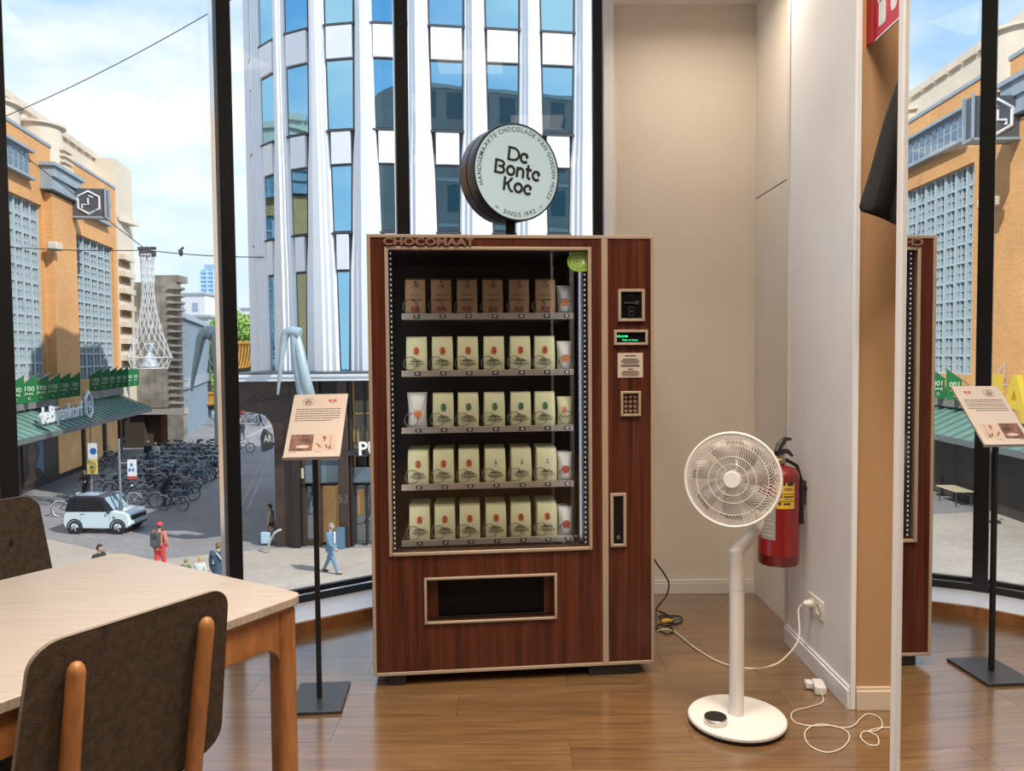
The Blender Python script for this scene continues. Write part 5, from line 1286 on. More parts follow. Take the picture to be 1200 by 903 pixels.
# bluish-grey eaves band in the mirror and direct view: pennants
M_flag = mat('flag_green', (0.012, 0.20, 0.065), .7); M_ft = mat('flag_text', (0.55, 0.75, 0.58), .7)
XF = Matrix(((0, 0, -1, 0), (-1, 0, 0, 0), (0, 1, 0, 0), (0, 0, 0, 1)))
fd = [33.5 + 1.53 * k for k in range(10)] + [51.0, 52.6, 54.0, 55.3, 56.6, 57.9, 59.2]
words = ['nearest the yellow letters', 'second from the yellow letters', 'third from the yellow letters', 'fourth from the yellow letters', 'behind the window post', 'first after the window post', 'second after the window post', 'third after the window post', 'fourth after the window post', 'beside the brick pier',
         'first of the far row', 'second of the far row', 'third of the far row', 'fourth of the far row', 'fifth of the far row', 'sixth of the far row', 'last of the far row']
for i, D in enumerate(fd):
    s = bs(D); dz = 0.0 if i < 10 else .15
    t = thing('banner', 'green anniversary banner on the brick facade, ' + words[i], 'banner', BMx @ V((s, -.3, -1.1 + dz)), 0, 'green banners along the store front')
    T = BMx @ Matrix.Translation((s, -.3, dz)) @ XF
    fl_ = MB(T).add([(0, -1.12, 0), (.78, -1.06, .05), (.80, .42, 0), (.04, -.12, -.04)] + [(0, -1.12, -.02), (.78, -1.06, .03), (.80, .42, -.02), (.04, -.12, -.06)], [(0, 1, 2, 3), (7, 6, 5, 4), (0, 4, 5, 1), (1, 5, 6, 2), (2, 6, 7, 3), (3, 7, 4, 0)]).build('cloth', M_flag, t)
    m = MB(T)
    m.text('100', .36, Matrix.Translation((.42, -.36, .08)), bold=.02); m.text('JAAR', .2, Matrix.Translation((.42, -.62, .08)), bold=.02); m.text('C', .2, Matrix.Translation((.42, -.88, .08)), bold=.03)
    m.build('print', M_ft, fl_)
    MB(T).tube([(-.35, -.4, -.02), (.86, .47, -.02)], .03, 5).build('pole', M_alu, t)

# ---- rough concrete stair block, next to the store
kb_ = thing('concrete_block', 'rough grey concrete stair block with thin fins beside the brick store', 'building', G(190, 526))
x0, x1 = P(158, 480, 62).x, P(216, 480, 62).x
M_conc = mat('rough_concrete', (0.27, 0.25, 0.22), .9, var=.42, vscale=.7, bump=.6, bscale=2.5)
zt = P(190, 330, 62).z
MB().prism([(x0, 62.3), (x1 - 1.0, 62), (x1 - .45, 62.25), (x1 - .45, 63.0), (x1 - 3.4, 68), (x0 - 3, 68)], ZS + 3.2, zt).build('shaft', M_conc, kb_)
for i in range(5):
    a = x0 + (x1 - 1.1 - x0) * i / 5
    MB().box(a + .012, a + (x1 - 1.1 - x0) / 5 - .012, 61.95, 62.1, ZS + 3.3, zt - .3).build('concrete_panel', M_conc, kb_)
MB().box(P(180, 330, 62).x, P(208, 330, 62).x, 62.2, 64, zt, P(190, 322, 62).z).build('roof_box', M_conc, kb_)
n = 17
for k in range(n):
    z = ZS + 3.6 + (zt - ZS - 4.2) * k / (n - 1); MB().prism([(x1 - .95, 61.75), (x1 + .02, 62.0), (x1 - .1, 63.0), (x1 - 1.2, 64.5)], z, z + .16).build('fin', M_conc, kb_)
MB().box(x0, x1, 62.0, 62.8, ZS + 2.75, ZS + 3.25).build('lintel', mat('lintel_stone', (0.36, 0.34, 0.31), .8, var=.1), kb_)
MB().box(x1 - 1.4, x1 - .1, 62.0, 62.8, ZS, ZS + 2.75).build('pier', M_conc, kb_)
MB().box(P(143, 500, 62).x, P(166, 500, 62).x, 62.4, 64, ZS, ZS + 2.75).build('brick_recess', mat('recess_dark', (0.06, 0.045, 0.036), .8), kb_)
MB().box(P(166, 500, 62).x, P(183, 500, 62).x, 63, 64, ZS, ZS + 2.75).build('doorway', mat('recess_brown', (0.08, 0.05, 0.03), .8), kb_)
MB().box(P(183, 500, 62).x, P(203.5, 500, 62).x, 62.9, 64, ZS, ZS + 2.75).build('brick_panel', brick('red_brick', (0.36, 0.15, 0.05), (0.26, 0.10, 0.04), (0.15, 0.08, 0.05), .5, .18, 'XZ', .8), kb_)
# ---- low glass building
ga, gb_ = G(217, 516), G(247, 488)
gl_ = thing('glass_building', 'low dark glass shop building with pale name band beyond the concrete block', 'building', ga)
gd = gb_ - ga; GM = frame(ga, gd); GLn = gd.length
M_gbg = tglass('glass_dark', (0.02, 0.03, 0.04), (0.6, 0.75, 0.85), .25, .05)
yb_ = 1 if (GM.to_3x3() @ V((0, 1, 0))).x < 0 else -1
def gbx(m, a, b, d0, d1, z0, z1): yy = sorted((d0 * yb_, d1 * yb_)); return m.box(a, b, yy[0], yy[1], z0, z1, GM)
HB = P(217, 372, ga.y).z - ZS
gbx(MB(), 0, GLn, .2, 9, 0, HB).build('glass_body', M_gbg, gl_)
m = MB()
gbx(m, 0, GLn, -.15, 9, HB, HB + .5); gbx(m, 0, GLn, -.1, .3, HB * .415, HB * .50); m.build('pale_band', mat('band_grey', (0.34, 0.40, 0.47), .5), gl_)
for i in range(17):
    a = GLn * i / 16; m = MB(); gbx(m, a - .09, a + .09, 0, .25, 0, HB); m.build('mullion', mat('mullion_blue', (0.26, 0.34, 0.42), .5), gl_)
m = MB(); gbx(m, GLn, GLn + 1.5, 0, 9, 0, HB * .42); m.build('end_pier', mat('pier_red', (0.22, 0.055, 0.03), .7), gl_)
# ---- far houses, far tower
t = thing('far_tower', 'slim blue glass high-rise tower far beyond the trees', 'building', G(250, 431))
D = 420; a, b = P(236.5, 400, D).x, P(268, 400, D).x; zt = P(250, 316, D).z
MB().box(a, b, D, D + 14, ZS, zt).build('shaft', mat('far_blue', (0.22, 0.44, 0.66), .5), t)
m = MB()
for k in range(24): z = ZS + (zt - ZS) * (k + .5) / 24; m.box(a - .2, b, D - .3, D, z - .35, z + .35)
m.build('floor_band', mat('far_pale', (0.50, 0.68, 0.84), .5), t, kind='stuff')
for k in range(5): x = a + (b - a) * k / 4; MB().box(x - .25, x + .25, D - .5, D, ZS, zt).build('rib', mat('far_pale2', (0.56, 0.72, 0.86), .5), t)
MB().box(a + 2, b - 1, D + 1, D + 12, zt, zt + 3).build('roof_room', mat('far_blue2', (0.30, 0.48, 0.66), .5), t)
D = 300; a, b = P(234.5, 400, D).x, P(262, 400, D).x
t = thing('far_block', 'pale slender apartment block before the far high-rise tower', 'building', V(((a + b) / 2, D, ZS)))
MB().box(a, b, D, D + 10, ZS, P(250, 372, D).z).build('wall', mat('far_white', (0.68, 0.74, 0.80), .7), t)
MB().box(P(250, 372, D).x, b, D + .5, D + 9, P(250, 372, D).z, P(250, 362, D).z).build('roof_room', mat('far_brick', (0.62, 0.42, 0.32), .7), t)
for k in range(6):
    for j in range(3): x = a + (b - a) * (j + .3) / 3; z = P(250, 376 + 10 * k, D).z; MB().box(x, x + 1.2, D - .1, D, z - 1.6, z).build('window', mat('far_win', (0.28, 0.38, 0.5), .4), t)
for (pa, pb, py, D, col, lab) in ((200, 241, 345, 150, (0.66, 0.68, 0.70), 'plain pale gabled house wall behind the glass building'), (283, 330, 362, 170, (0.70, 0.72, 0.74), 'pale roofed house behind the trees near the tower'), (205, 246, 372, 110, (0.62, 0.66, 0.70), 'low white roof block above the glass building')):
    a, b = P(pa, 400, D).x, P(pb, 400, D).x; z = P((pa + pb) / 2, py, D).z
    t = thing('far_house', lab, 'building', V(((a + b) / 2, D, ZS)))
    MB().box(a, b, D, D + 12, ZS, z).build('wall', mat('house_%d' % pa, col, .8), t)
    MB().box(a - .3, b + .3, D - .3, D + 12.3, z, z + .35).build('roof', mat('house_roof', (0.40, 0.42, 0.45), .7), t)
    for k in range(2): x = a + (b - a) * (.25 + .4 * k); MB().box(x, x + 1.1, D - .08, D, z - 3.2, z - 1.6).build('window', mat('far_win', (0.28, 0.38, 0.5), .4), t)
# ---- gate with golden tiled roofs
t = thing('chinese_gate', 'ornate gate with curved golden tiled roofs at the street end', 'gate', G(268, 484))
D = 92.0; M_tile = mat('golden_tile', (0.46, 0.24, 0.05), .5, var=.2, vscale=3); M_tile0 = mat('golden_tile_dark', (0.17, 0.075, 0.02), .6); M_gred = mat('gate_red', (0.30, 0.06, 0.03), .5)
def proof(pxa, pxb, pyt, pyb, name):
    xa, xb = P(pxa, pyb, D).x, P(pxb, pyb, D).x; zt, zb_ = P(pxa, pyt, D).z, P(pxa, pyb, D).z; h = zt - zb_; w = xb - xa
    m = MB(); vs = []; n = 14; K = 5
    for side in (-1, 1):
        for i in range(n + 1):
            u = i / n; lift = .35 * h * (2 * u - 1) ** 4
            for k in range(K + 1):
                v = k / K; vs.append((xa + w * u, D + side * (1.7 * v ** 1.3), zt - h * (1 - (1 - v) ** 1.6) + lift * (.4 + .6 * v)))
    st_ = (n + 1) * (K + 1)
    fs = [(s * st_ + i * (K + 1) + k, s * st_ + (i + 1) * (K + 1) + k, s * st_ + (i + 1) * (K + 1) + k + 1, s * st_ + i * (K + 1) + k + 1) for s in (0, 1) for i in range(n) for k in range(K)]
    r = m.add(vs, fs).build('roof', M_tile0, t)
    mm = MB()
    for i in range(0, n + 1):
        u = i / n; lift = .35 * h * (2 * u - 1) ** 4
        mm.tube([(xa + w * u, D - 1.7 * (k / K) ** 1.3 - .05, zt - h * (1 - (1 - k / K) ** 1.6) + lift * (.4 + .6 * k / K) + .05) for k in range(K + 1)], .11, 5)
    mm.build('tile_ridge', M_tile, r, kind='stuff')
    MB().tube([(xa + w * u, D, zt + .35 * h * (2 * u - 1) ** 4 * .4 + .15) for u in [i / 12 for i in range(13)]], .28, 8).build('ridge', M_tile, r)
    for u in (0.02, .98): MB().tube([(xa + w * u, D, zt + .2), (xa + w * u, D, zt + .9), (xa + w * (u + (.03 if u < .5 else -.03)), D, zt + 1.3)], [.3, .25, .08], 6).build('finial', M_tile, r)
    MB().box(xa + .6, xb - .6, D - .6, D + .6, zb_ - .55, zb_ + .15).build('beam', mat('gate_green', (0.10, 0.20, 0.12), .5), r)
proof(258, 306, 404, 432, 'a'); proof(231, 262, 463, 474, 'b'); proof(284, 320, 470, 480, 'c') if False else None
for px in (236, 258, 283, 303): x = P(px, 450, D).x; MB().cyl((x, D, ZS), (x, D, P(px, 433, D).z if px > 257 else P(px, 474, D).z), .32, n=12).build('post', M_gred, t)
MB().box(P(258, 440, D).x, P(304, 440, D).x, D - .3, D + .3, P(260, 446, D).z, P(260, 438, D).z).build('name_beam', M_gred, t)
# ---- trees
M_leaf = mat('leaf_green', (0.16, 0.30, 0.05), .7, var=.45, vscale=1.2); M_leaf2 = mat('leaf_yellowgreen', (0.25, 0.40, 0.08), .7, var=.4, vscale=1.5); M_bark = mat('bark', (0.09, 0.065, 0.045), .9)
def tree(base, h, w, label, seed, nleaf=2600, ml_=None, crown=.42):
    r_ = random.Random(seed); t = thing('street_tree', label, 'tree', base); B = V(base); m = MB()
    m.tube([B, B + V((.1, 0, h * .3)), B + V((0, .1, h * .55)), B + V((.1, 0, h * .85))], [.22, .18, .13, .04], 7)
    cl = []
    for k in range(11):
        a = r_.uniform(0, 2 * PI); z = r_.uniform(crown, .92); q = w / 2 * r_.uniform(.35, 1) * math.sin(PI * min(1, max(.15, (z - crown + .12) / (1 - crown + .12))))
        e_ = B + V((q * math.cos(a), q * math.sin(a), h * z)); m.tube([B + V((0, 0, h * (z * .62))), (B + V((0, 0, h * z * .8)) + e_) / 2, e_], [.09, .06, .02], 5); cl.append((e_, r_.uniform(.16, .30) * w))
    m.build('trunk', M_bark, t); m = MB()
    vs = []; fs = []
    for i in range(nleaf):
        c, R0 = cl[i % len(cl)]; d = V((r_.gauss(0, 1), r_.gauss(0, 1), r_.gauss(0, .75))); d = d.normalized() * R0 * r_.uniform(.35, 1) ** .6; p = c + d
        u = V((r_.uniform(-1, 1), r_.uniform(-1, 1), r_.uniform(-1, 1))).normalized(); v_ = u.orthogonal().normalized(); s = r_.uniform(.10, .2) * (w / 6 + .5)
        n = len(vs); vs += [p - u * s, p + v_ * s * .5, p + u * s, p - v_ * s * .5]; fs.append((n, n + 1, n + 2, n + 3))
    m.add(vs, fs).build('foliage', ml_ or M_leaf, t, kind='stuff')
for (px, D, hy, w, lab, sd_, mm) in ((250, 104, 372, 8.5, 'green tree crown behind the window post, before the far tower', 1, M_leaf), (287, 108, 368, 9.0, 'bushy green tree rising behind the golden gate roof', 2, M_leaf2), (268, 120, 384, 8.0, 'darker green tree between the two taller ones', 3, M_leaf), (243, 98, 440, 5.0, 'small green tree under the bent lamp mast', 4, M_leaf2)):
    b = P(px, 480, D); z = P(px, hy, D).z; tree((b.x, D, ZS), z - ZS, w, lab, sd_, ml_=mm, crown=.45)
# dark low arcade behind passage
# ================================================================== CABLES AND HANGING LAMPS
M_wire = mat('wire_dark', (0.05, 0.05, 0.06), .5)
node = P(172, 293, 35.0)
def wire(pts, label, r=.022): return tag(MB().tube(pts, r, 5).build('overhead_cable', M_wire, origin=pts[0]), label, 'cable')
def sag(a, b, s, n=10): return [a + (b - a) * (i / n) - V((0, 0, s * 4 * (i / n) * (1 - i / n))) for i in range(n + 1)]
an = P(360, 300, 33.1)
wire(sag(P(-30, 286, 36.3), node, .12) + sag(node, an, .15)[1:], 'long level cable from the brick store through the lamp to the white tower')
wire(sag(BMx @ V((bs(38), -.05, 13.0)), node, .0), 'straight slanting cable from the brick wall down to the hanging lamp')
wire(sag(P(2, 138, 39.0), P(300, -18, 34.5), .3), 'thin cable rising across the sky above the brick store')
tag(MB().tube([an + V((0, .3, 0)), an + V((0, -.12, 0))], [.28, .2], 12).build('cable_anchor', M_black, origin=an), 'round black cable anchor on the white tower', 'anchor')
cl_ = node + (an - node) * .222
t = thing('cable_clamp', 'small dark clamp on the level cable beside the lamp', 'clamp', cl_); MB().ball(cl_ + V((0, 0, -.04)), .14, 8, 6, sc=(.7, .7, 1.3)).build('clamp_body', M_wire, t); MB().tube([cl_ + V((-.1, 0, 0)), cl_ + V((.12, 0, .18))], .05, 5).build('clamp_pin', M_wire, t)
def netlamp(c, h, w, label):
    t = thing('hanging_lamp', label, 'lamp', c); M_net = mat('net_wire', (0.62, 0.64, 0.66), .4); M_net_d = mat('lamp_core', (0.45, 0.52, 0.56), .4)
    def R(u): return w * (.10 + .12 * (u > 0) * 0) if False else w * (.155 - .02 * min(1, u / .3) + (.365 * max(0, (u - .32) / .58) ** 1.7 if u < .9 else .365 - .13 * (u - .9) / .1))
    m = MB(); N = 16
    for i in range(N):
        for sgn in (-1, 1):
            m.tube([(c.x + R(u) * math.cos(2 * PI * i / N + sgn * u * 3.2), c.y + R(u) * math.sin(2 * PI * i / N + sgn * u * 3.2), c.z - h * u) for u in [.04 + .95 * k / 20 for k in range(21)]], .013, 3, caps=False)
    m.build('net', M_net, t, kind='stuff')
    for u, r_ in ((.99, R(.99)), (.04, R(.04)), (.90, R(.9))): MB().tube([(c.x + r_ * math.cos(a), c.y + r_ * math.sin(a), c.z - h * u) for a in [i * PI / 10 for i in range(20)]], .03, 5, closed=True).build('hoop', M_net, t)
    MB(Matrix.Translation(c)).lathe([(w * .20, -h * .985), (w * .22, -h * .975), (w * .06, -h * .86), (w * .13, -h * .79), (w * .10, -h * .78)], 14).build('lamp_body', M_net_d, t)
    MB().cyl(c + V((0, 0, .2)), c - V((0, 0, h * .8)), .03, n=6).build('stem', M_net_d, t)
    MB().box(c.x - .3, c.x + .35, c.y - .15, c.y + .15, c.z - .28, c.z - .05).box(c.x - .38, c.x + .4, c.y - .08, c.y + .08, c.z + .02, c.z + .14).build('top_frame', M_wire, t)
    MB().tube([c + V((w * .05, -.1, -h * .62)), c + V((w * .05, -.1, -h * .66))], .14, 8).build('small_lamp', M_net_d, t)
netlamp(node, 5.4, 1.9, 'large wire net lamp hanging over the street before the concrete block')
nm = MPt(1199, 330, 34.0); netlamp(nm, 4.6, 1.9, 'second wire net lamp hanging over the terrace, seen in the mirror')
wire(sag(BMx @ V((bs(25), -.1, 12.0)), nm, .1) , 'cable holding the second net lamp from the brick store')

# ================================================================== STREET THINGS
def sign_post(name, label, base, h): 
    t = thing(name, label, 'sign', base); MB().cyl(base, base + V((0, 0, h)), .05, n=8).build('pole', mat('pole_grey', (0.20, 0.23, 0.26), .5), t); return t
M_sgw = mat('plate_white', (0.72, 0.78, 0.82), .4); M_sgb = mat('plate_blue', (0.03, 0.12, 0.45), .4); M_sgy = mat('plate_yellow', (0.72, 0.62, 0.20), .4)
b = G(108, 588); D = b.y; k = D / F
def zz(px, py, D): return P(px, py, D).z
t = sign_post('parking_sign', 'street sign with blue disc plate over a yellow plate on one pole', b, zz(110, 520, D) - ZS)
xa, xb = P(104.5, 540, D).x, P(115, 540, D).x
p_ = MB().box(xa, xb, D - .10, D - .06, zz(110, 537, D), zz(110, 519, D)).build('plate', M_sgw, t)
MB().lathe([(.001, 0), (.17, 0), (.17, -.02)], 18, zframe((P(110.5, 528, D).x, D - .11, zz(110, 528, D)), (0, -1, 0)), caps=False).build('disc', M_sgb, p_)
MB().box(xa, xa + .13, D - .08, D + .3, zz(110, 546, D), zz(110, 519, D)).build('side_plate', mat('plate_teal', (0.28, 0.45, 0.50), .4), t)
p_ = MB().box(P(103, 540, D).x, xb, D - .10, D - .06, zz(110, 555, D), zz(110, 537, D)).build('plate', M_sgy, t)
MB().box(P(107, 540, D).x, P(110, 540, D).x, D - .12, D - .10, zz(110, 548, D), zz(110, 545.5, D)).build('mark', mat('mark_dark', (0.05, 0.10, 0.12), .5), p_)
MB().prism([(P(106.5, 550, D).x, zz(110, 553, D)), (P(112, 550, D).x, zz(110, 553, D)), (P(109, 550, D).x, zz(110, 549.5, D))], .02, .04, Matrix.Translation((0, D - .08, 0)) @ RX).build('mark', mat('mark_orange', (0.6, 0.22, 0.05), .5), p_)
b = G(142.5, 624); D = b.y
t = sign_post('traffic_sign', 'tall grey pole in front of the white car carrying a white plate', b, zz(142, 514, D) - ZS)
MB().cyl(b, b + V((0, 0, 1.3)), .10, .085, n=10).build('pole_sleeve', mat('sleeve_grey', (0.12, 0.14, 0.16), .5), t)
MB().cyl((b.x, D, zz(142, 542, D)), (P(156, 542, D).x, D, zz(156, 542, D)), .03, n=6).build('arm', M_alu, t)
xa, xb = P(150, 545, D).x, P(160.5, 545, D).x
p_ = MB().box(xa, xb, D - .06, D - .02, zz(155, 558, D), zz(155, 538, D)).build('plate', M_sgw, t)
MB().box(xa, xb, D - .07, D - .02, zz(155, 561, D), zz(155, 557.5, D)).build('red_band', mat('plate_red', (0.5, 0.06, 0.04), .4), p_)
m = MB()
for (x, y) in ((153, 550), (157, 550), (155, 544)): c = P(x, y, D); m.box(c.x - .04, c.x + .04, D - .075, D - .06, c.z - .06, c.z + .06)
m.build('pictogram', M_sgb, p_, kind='stuff')
# ---- bicycles
def bike_proto(name, col, parts=True, crate=None):
    r_ = .34; root = thing(name, None, None)
    Mf = mat('bike_' + name + str(col), col, .4); Mt = mat('bike_tyre', (0.04, 0.042, 0.045), .7); Ms = mat('bike_steel', (0.55, 0.58, 0.62), .35, metal=.4)
    wheels = []
    W_ = []
    for x in (-.53, .53):
        m = MB(); m.tube([(x + r_ * math.cos(a), 0, r_ + r_ * math.sin(a)) for a in [i * PI / 9 for i in range(18)]], .026, 5, closed=True); m.mi = 1
        for i in range(7): a = 2 * PI * i / 7; m.tube([(x, 0, r_), (x + .32 * math.cos(a), 0, r_ + .32 * math.sin(a))], .005, 3, caps=False)
        m.tube([(x + (r_ - .03) * math.cos(a), 0, r_ + (r_ - .03) * math.sin(a)) for a in [i * PI / 7 for i in range(14)]], .017, 3, closed=True)
        W_.append(m)
    fr = MB(); bb_ = (-.08, 0, .30); st_ = (-.22, 0, .78); hd_ = (.36, 0, .86); hl = (.40, 0, .66)
    for a, b_ in ((bb_, st_), (bb_, hl), ((-.2, 0, .70), hl), (st_, (-.24, 0, .92)), (hd_, hl), ((-.53, .05, r_), bb_), ((-.53, .05, r_), (-.21, 0, .72)), ((-.53, -.05, r_), (-.21, 0, .72)), (hl, (.53, .05, r_)), (hl, (.53, -.05, r_)), (hd_, (.34, 0, 1.0))): fr.tube([a, b_], .019, 5)
    gd_ = MB()
    for x in (-.53, .53): gd_.tube([(x + .385 * math.cos(a), 0, r_ + .385 * math.sin(a)) for a in [rad(20 + 20 * i) for i in range(8)]], .03, 4)
    gd_.tube([(-.75, .05, .74), (-.28, .05, .74)], .012, 4); gd_.tube([(-.75, -.05, .74), (-.28, -.05, .74)], .012, 4); gd_.tube([(-.74, -.05, .74), (-.74, .05, .74)], .012, 4); gd_.tube([(-.7, .05, .74), (-.53, .05, r_)], .010, 4)
    hb = MB().tube([(.20, .29, 1.02), (.30, .24, 1.06), (.36, .0, 1.03), (.30, -.24, 1.06), (.20, -.29, 1.02)], .016, 5)
    sa_ = MB().tube([(-.36, 0, .95), (-.24, 0, .96), (-.10, 0, .95)], [.10, .07, .025], 8)
    cr_ = MB()
    if crate: cr_.box(.42, .70, -.17, .17, .82, .98).box(.44, .68, -.15, .15, .84, .99)
    if parts:
        fr.build('frame', Mf, root)
        for m in W_: m.build('wheel', [Mt, Ms], root)
        gd_.build('mudguard', Ms, root); hb.build('handlebar', Ms, root); sa_.build('saddle', Mt, root)
        if crate: cr_.build('crate', crate, root)
        return root
    bpy.data.objects.remove(root)
    al = MB(); mats = [Mf, Mt, Ms] + ([crate] if crate else [])
    def merge(m, mi):
        al.v += [V(p) for p in m.v] if False else []
        n = len(al.v); al.v += m.v; al.f += [tuple(i + n for i in f) for f in m.f]; al.k += [mi if isinstance(mi, int) else mi[k] for k in m.k]
    merge(fr, 0); [merge(m, [1, 2]) for m in W_]; merge(gd_, 2); merge(hb, 2); merge(sa_, 1)
    if crate: merge(cr_, 3)
    return al.build(name, mats)
rb = random.Random(11)
M_cb = mat('crate_blue', (0.05, 0.13, 0.22), .5); M_cr = mat('crate_red', (0.42, 0.03, 0.05), .5); M_cw = mat('crate_grey', (0.30, 0.32, 0.34), .5)
VAR = [('bicycle', (0.035, 0.04, 0.05), None, 'black city bicycle'), ('bicycle', (0.05, 0.10, 0.19), M_cw, 'dark blue bicycle with a grey front crate'), ('bicycle', (0.38, 0.42, 0.45), None, 'silver grey bicycle'), ('bicycle', (0.02, 0.02, 0.024), M_cb, 'black bicycle with a blue front crate')]
near_p = [bike_proto(n, c, True, cr_) for n, c, cr_, l in VAR]; far_p = [bike_proto(n, c, False, cr_) for n, c, cr_, l in VAR]
KB_ = kids_of(None); used_b = set()
def put_bike(p, rz, k, near, label, group, lean=0.0):
    src = (near_p if near else far_p)[k]
    if src not in used_b: o = src; used_b.add(src)
    else: o = copy_tree(src, KB_)
    o.location = p; o.rotation_euler = (lean, 0, rz); tag(o, label, 'bicycle', group)
# hand-placed near ones
nearb = [(170, 594, .1, 2, 'silver grey bicycle standing by the kerb before the parking'), (203, 598, -.25, 3, 'black bicycle with a blue crate at the front corner of the parking'), (196, 592, .5, 0, 'black bicycle leaning beside the man in navy'), (216, 588, .9, 0, 'black bicycle at the street end of the front row'),
         (205, 582, .8, 1, 'dark blue bicycle with grey crate in the front row'), (222, 572, .8, 3, 'black bicycle with blue crate at the street side'), (180, 583, .3, 0, 'black bicycle right behind the silver one'), (150, 592, .35, 1, 'dark blue bicycle with grey crate behind the white car hood'), (142, 580, .2, 0, 'black bicycle behind the white car roof'),
         (128, 577, .1, 3, 'black bicycle with blue crate behind the car roof middle'), (85, 604, .4, 0, 'black bicycle poking out behind the car tail'), (235, 564, .7, 0, 'black bicycle at the far street side of the parking'), (160, 575, .4, 2, 'silver grey bicycle under the white plate'), (245, 553, .8, 1, 'dark blue bicycle with crate beside the crouching person')]
for (px, py, rz, k, lab) in nearb: put_bike(G(px, py), rz, k, True, lab, 'single bicycles around the parking', rb.uniform(-.12, .12))
cnt = [0] * 4
for row, (y0, xl, xr_, n) in enumerate(((577, 165, 222, 7), (571, 152, 230, 9), (565, 150, 238, 10), (559, 152, 246, 11), (553, 160, 252, 11), (547, 170, 257, 11), (541, 180, 260, 11), (536, 188, 261, 10), (531, 196, 262, 9))):
    for i in range(n):
        px = xl + (xr_ - xl) * (i + rb.uniform(.1, .9)) / n; k = rb.choice([0, 0, 0, 0, 1, 2, 2, 2, 2, 3]); p = G(px, y0 + rb.uniform(-2, 2))
        put_bike(p, rb.choice([.5, .7, .9, 2.6]) + rb.uniform(-.25, .25), k, False, VAR[k][3] + ' in row %s of the packed parking' % ('one', 'two', 'three', 'four', 'five', 'six', 'seven', 'eight', 'nine')[row], 'bicycles packed into the street parking', rb.uniform(-.2, .2))
for i in range(22):
    px = rb.uniform(284, 313); py = rb.uniform(487, 499) - (px - 284) * .05; k = rb.choice([0, 0, 1, 2])
    put_bike(G(px, py), rb.uniform(0, 3), k, False, VAR[k][3] + ' in the distant parking, ' + ('nearer the arch post' if px > 300 else 'nearer the window post'), 'bicycles beyond the arch: ' + VAR[k][3])
put_bike(G(285, 530), 0.2, 0, False, 'lone black bicycle showing one wheel past the window post', 'single bicycles around the parking')
for i, (px, py) in enumerate(((128, 551), (118, 547), (135, 545), (125, 540))): put_bike(G(px, py), .3 + .4 * i, (0, 1, 0, 2)[i], False, ('black', 'crated dark blue', 'second black', 'silver grey')[i] + ' bicycle by the store wall behind the signs', 'bicycles by the store wall')
# ---- white city car
cb = G(125, 621); CL = 2.95; CM = frame(cb, (1, -.06, 0)) 
t = thing('city_car', 'small white two-door electric car with dark roof on the street', 'car', cb)
M_cw_ = mat('car_white', (0.62, 0.76, 0.82), .3, coat=.4); M_cd = mat('car_dark', (0.02, 0.024, 0.035), .25); M_cg = tglass('car_glass', (0.02, 0.025, 0.03), (0.6, 0.7, 0.8), .25, .02); M_ty = mat('tyre', (0.015, 0.015, 0.016), .7)
lowp = [(-1.42, .32), (-1.47, .55), (-1.44, .80), (-1.36, .95), (.45, .95), (.62, .98), (1.18, .92), (1.38, .82), (1.46, .60), (1.46, .36), (1.30, .26), (-1.30, .26)]
CW = .74
def carsec(poly, y0, y1, k=.92): return poly
m = MB(CM); n = len(lowp); vs = []
for y, f in ((-CW, .965), (-CW + .07, 1.0), (CW - .07, 1.0), (CW, .965)): vs += [(x * f, y, .26 + (z - .26) * (f if y in (-CW, CW) else 1)) for x, z in lowp]
fs = [tuple(range(n)), tuple(3 * n + j for j in range(n))[::-1]] + [(i * n + j, (i + 1) * n + j, (i + 1) * n + (j + 1) % n, i * n + (j + 1) % n) for i in range(3) for j in range(n)]
m.add(vs, fs).build('body', M_cw_, t, sharp=30)
cab_ = [(-1.36, .95), (-1.30, 1.46), (-1.18, 1.56), (.05, 1.58), (.22, 1.52), (.66, .97)]
m = MB(CM); n = len(cab_); vs = []
for y, f, dz in ((-CW + .02, 1, 0), (-CW + .12, 1, 1), (CW - .12, 1, 1), (CW - .02, 1, 0)):
    vs += [(x * (1 if z < 1 else .985), y * (1 if z < 1.0 else (.86 if abs(y) > CW - .1 else .90)), z - (0 if dz or z < 1 else .05)) for x, z in cab_]
fs = [tuple(range(n)), tuple(3 * n + j for j in range(n))[::-1]] + [(i * n + j, (i + 1) * n + j, (i + 1) * n + (j + 1) % n, i * n + (j + 1) % n) for i in range(3) for j in range(n)]
m.add(vs, fs).build('cabin', M_cd, t, sharp=30)
def side_q(pts, yoff): 
    # side windows lie on the leaning cabin side
    return [(x, -(CW - .015) * (1 - .14 * (z - .95) / .55) - yoff, z) for x, z in pts]
for q in ([(-1.24, 1.00), (-.72, 1.00), (-.70, 1.44), (-1.18, 1.42)], [(-.62, 1.00), (.40, 1.00), (.12, 1.42), (-.60, 1.44)]): MB(CM).add(side_q(q, .012), [(0, 1, 2, 3)]).build('side_window', M_cg, t)
MB(CM).add([(.67, -.56, 1.0), (.67, .56, 1.0), (.25, .50, 1.50), (.25, -.50, 1.50)], [(0, 1, 2, 3)]).build('windscreen', mat('car_screen', (0.30, 0.44, 0.52), .1), t)
MB(CM).add([(-1.1, -.45, 1.578), (-.1, -.45, 1.588), (-.1, .45, 1.588), (-1.1, .45, 1.578)], [(0, 1, 2, 3)]).build('roof_panel', mat('car_roof', (0.36, 0.50, 0.58), .15), t)
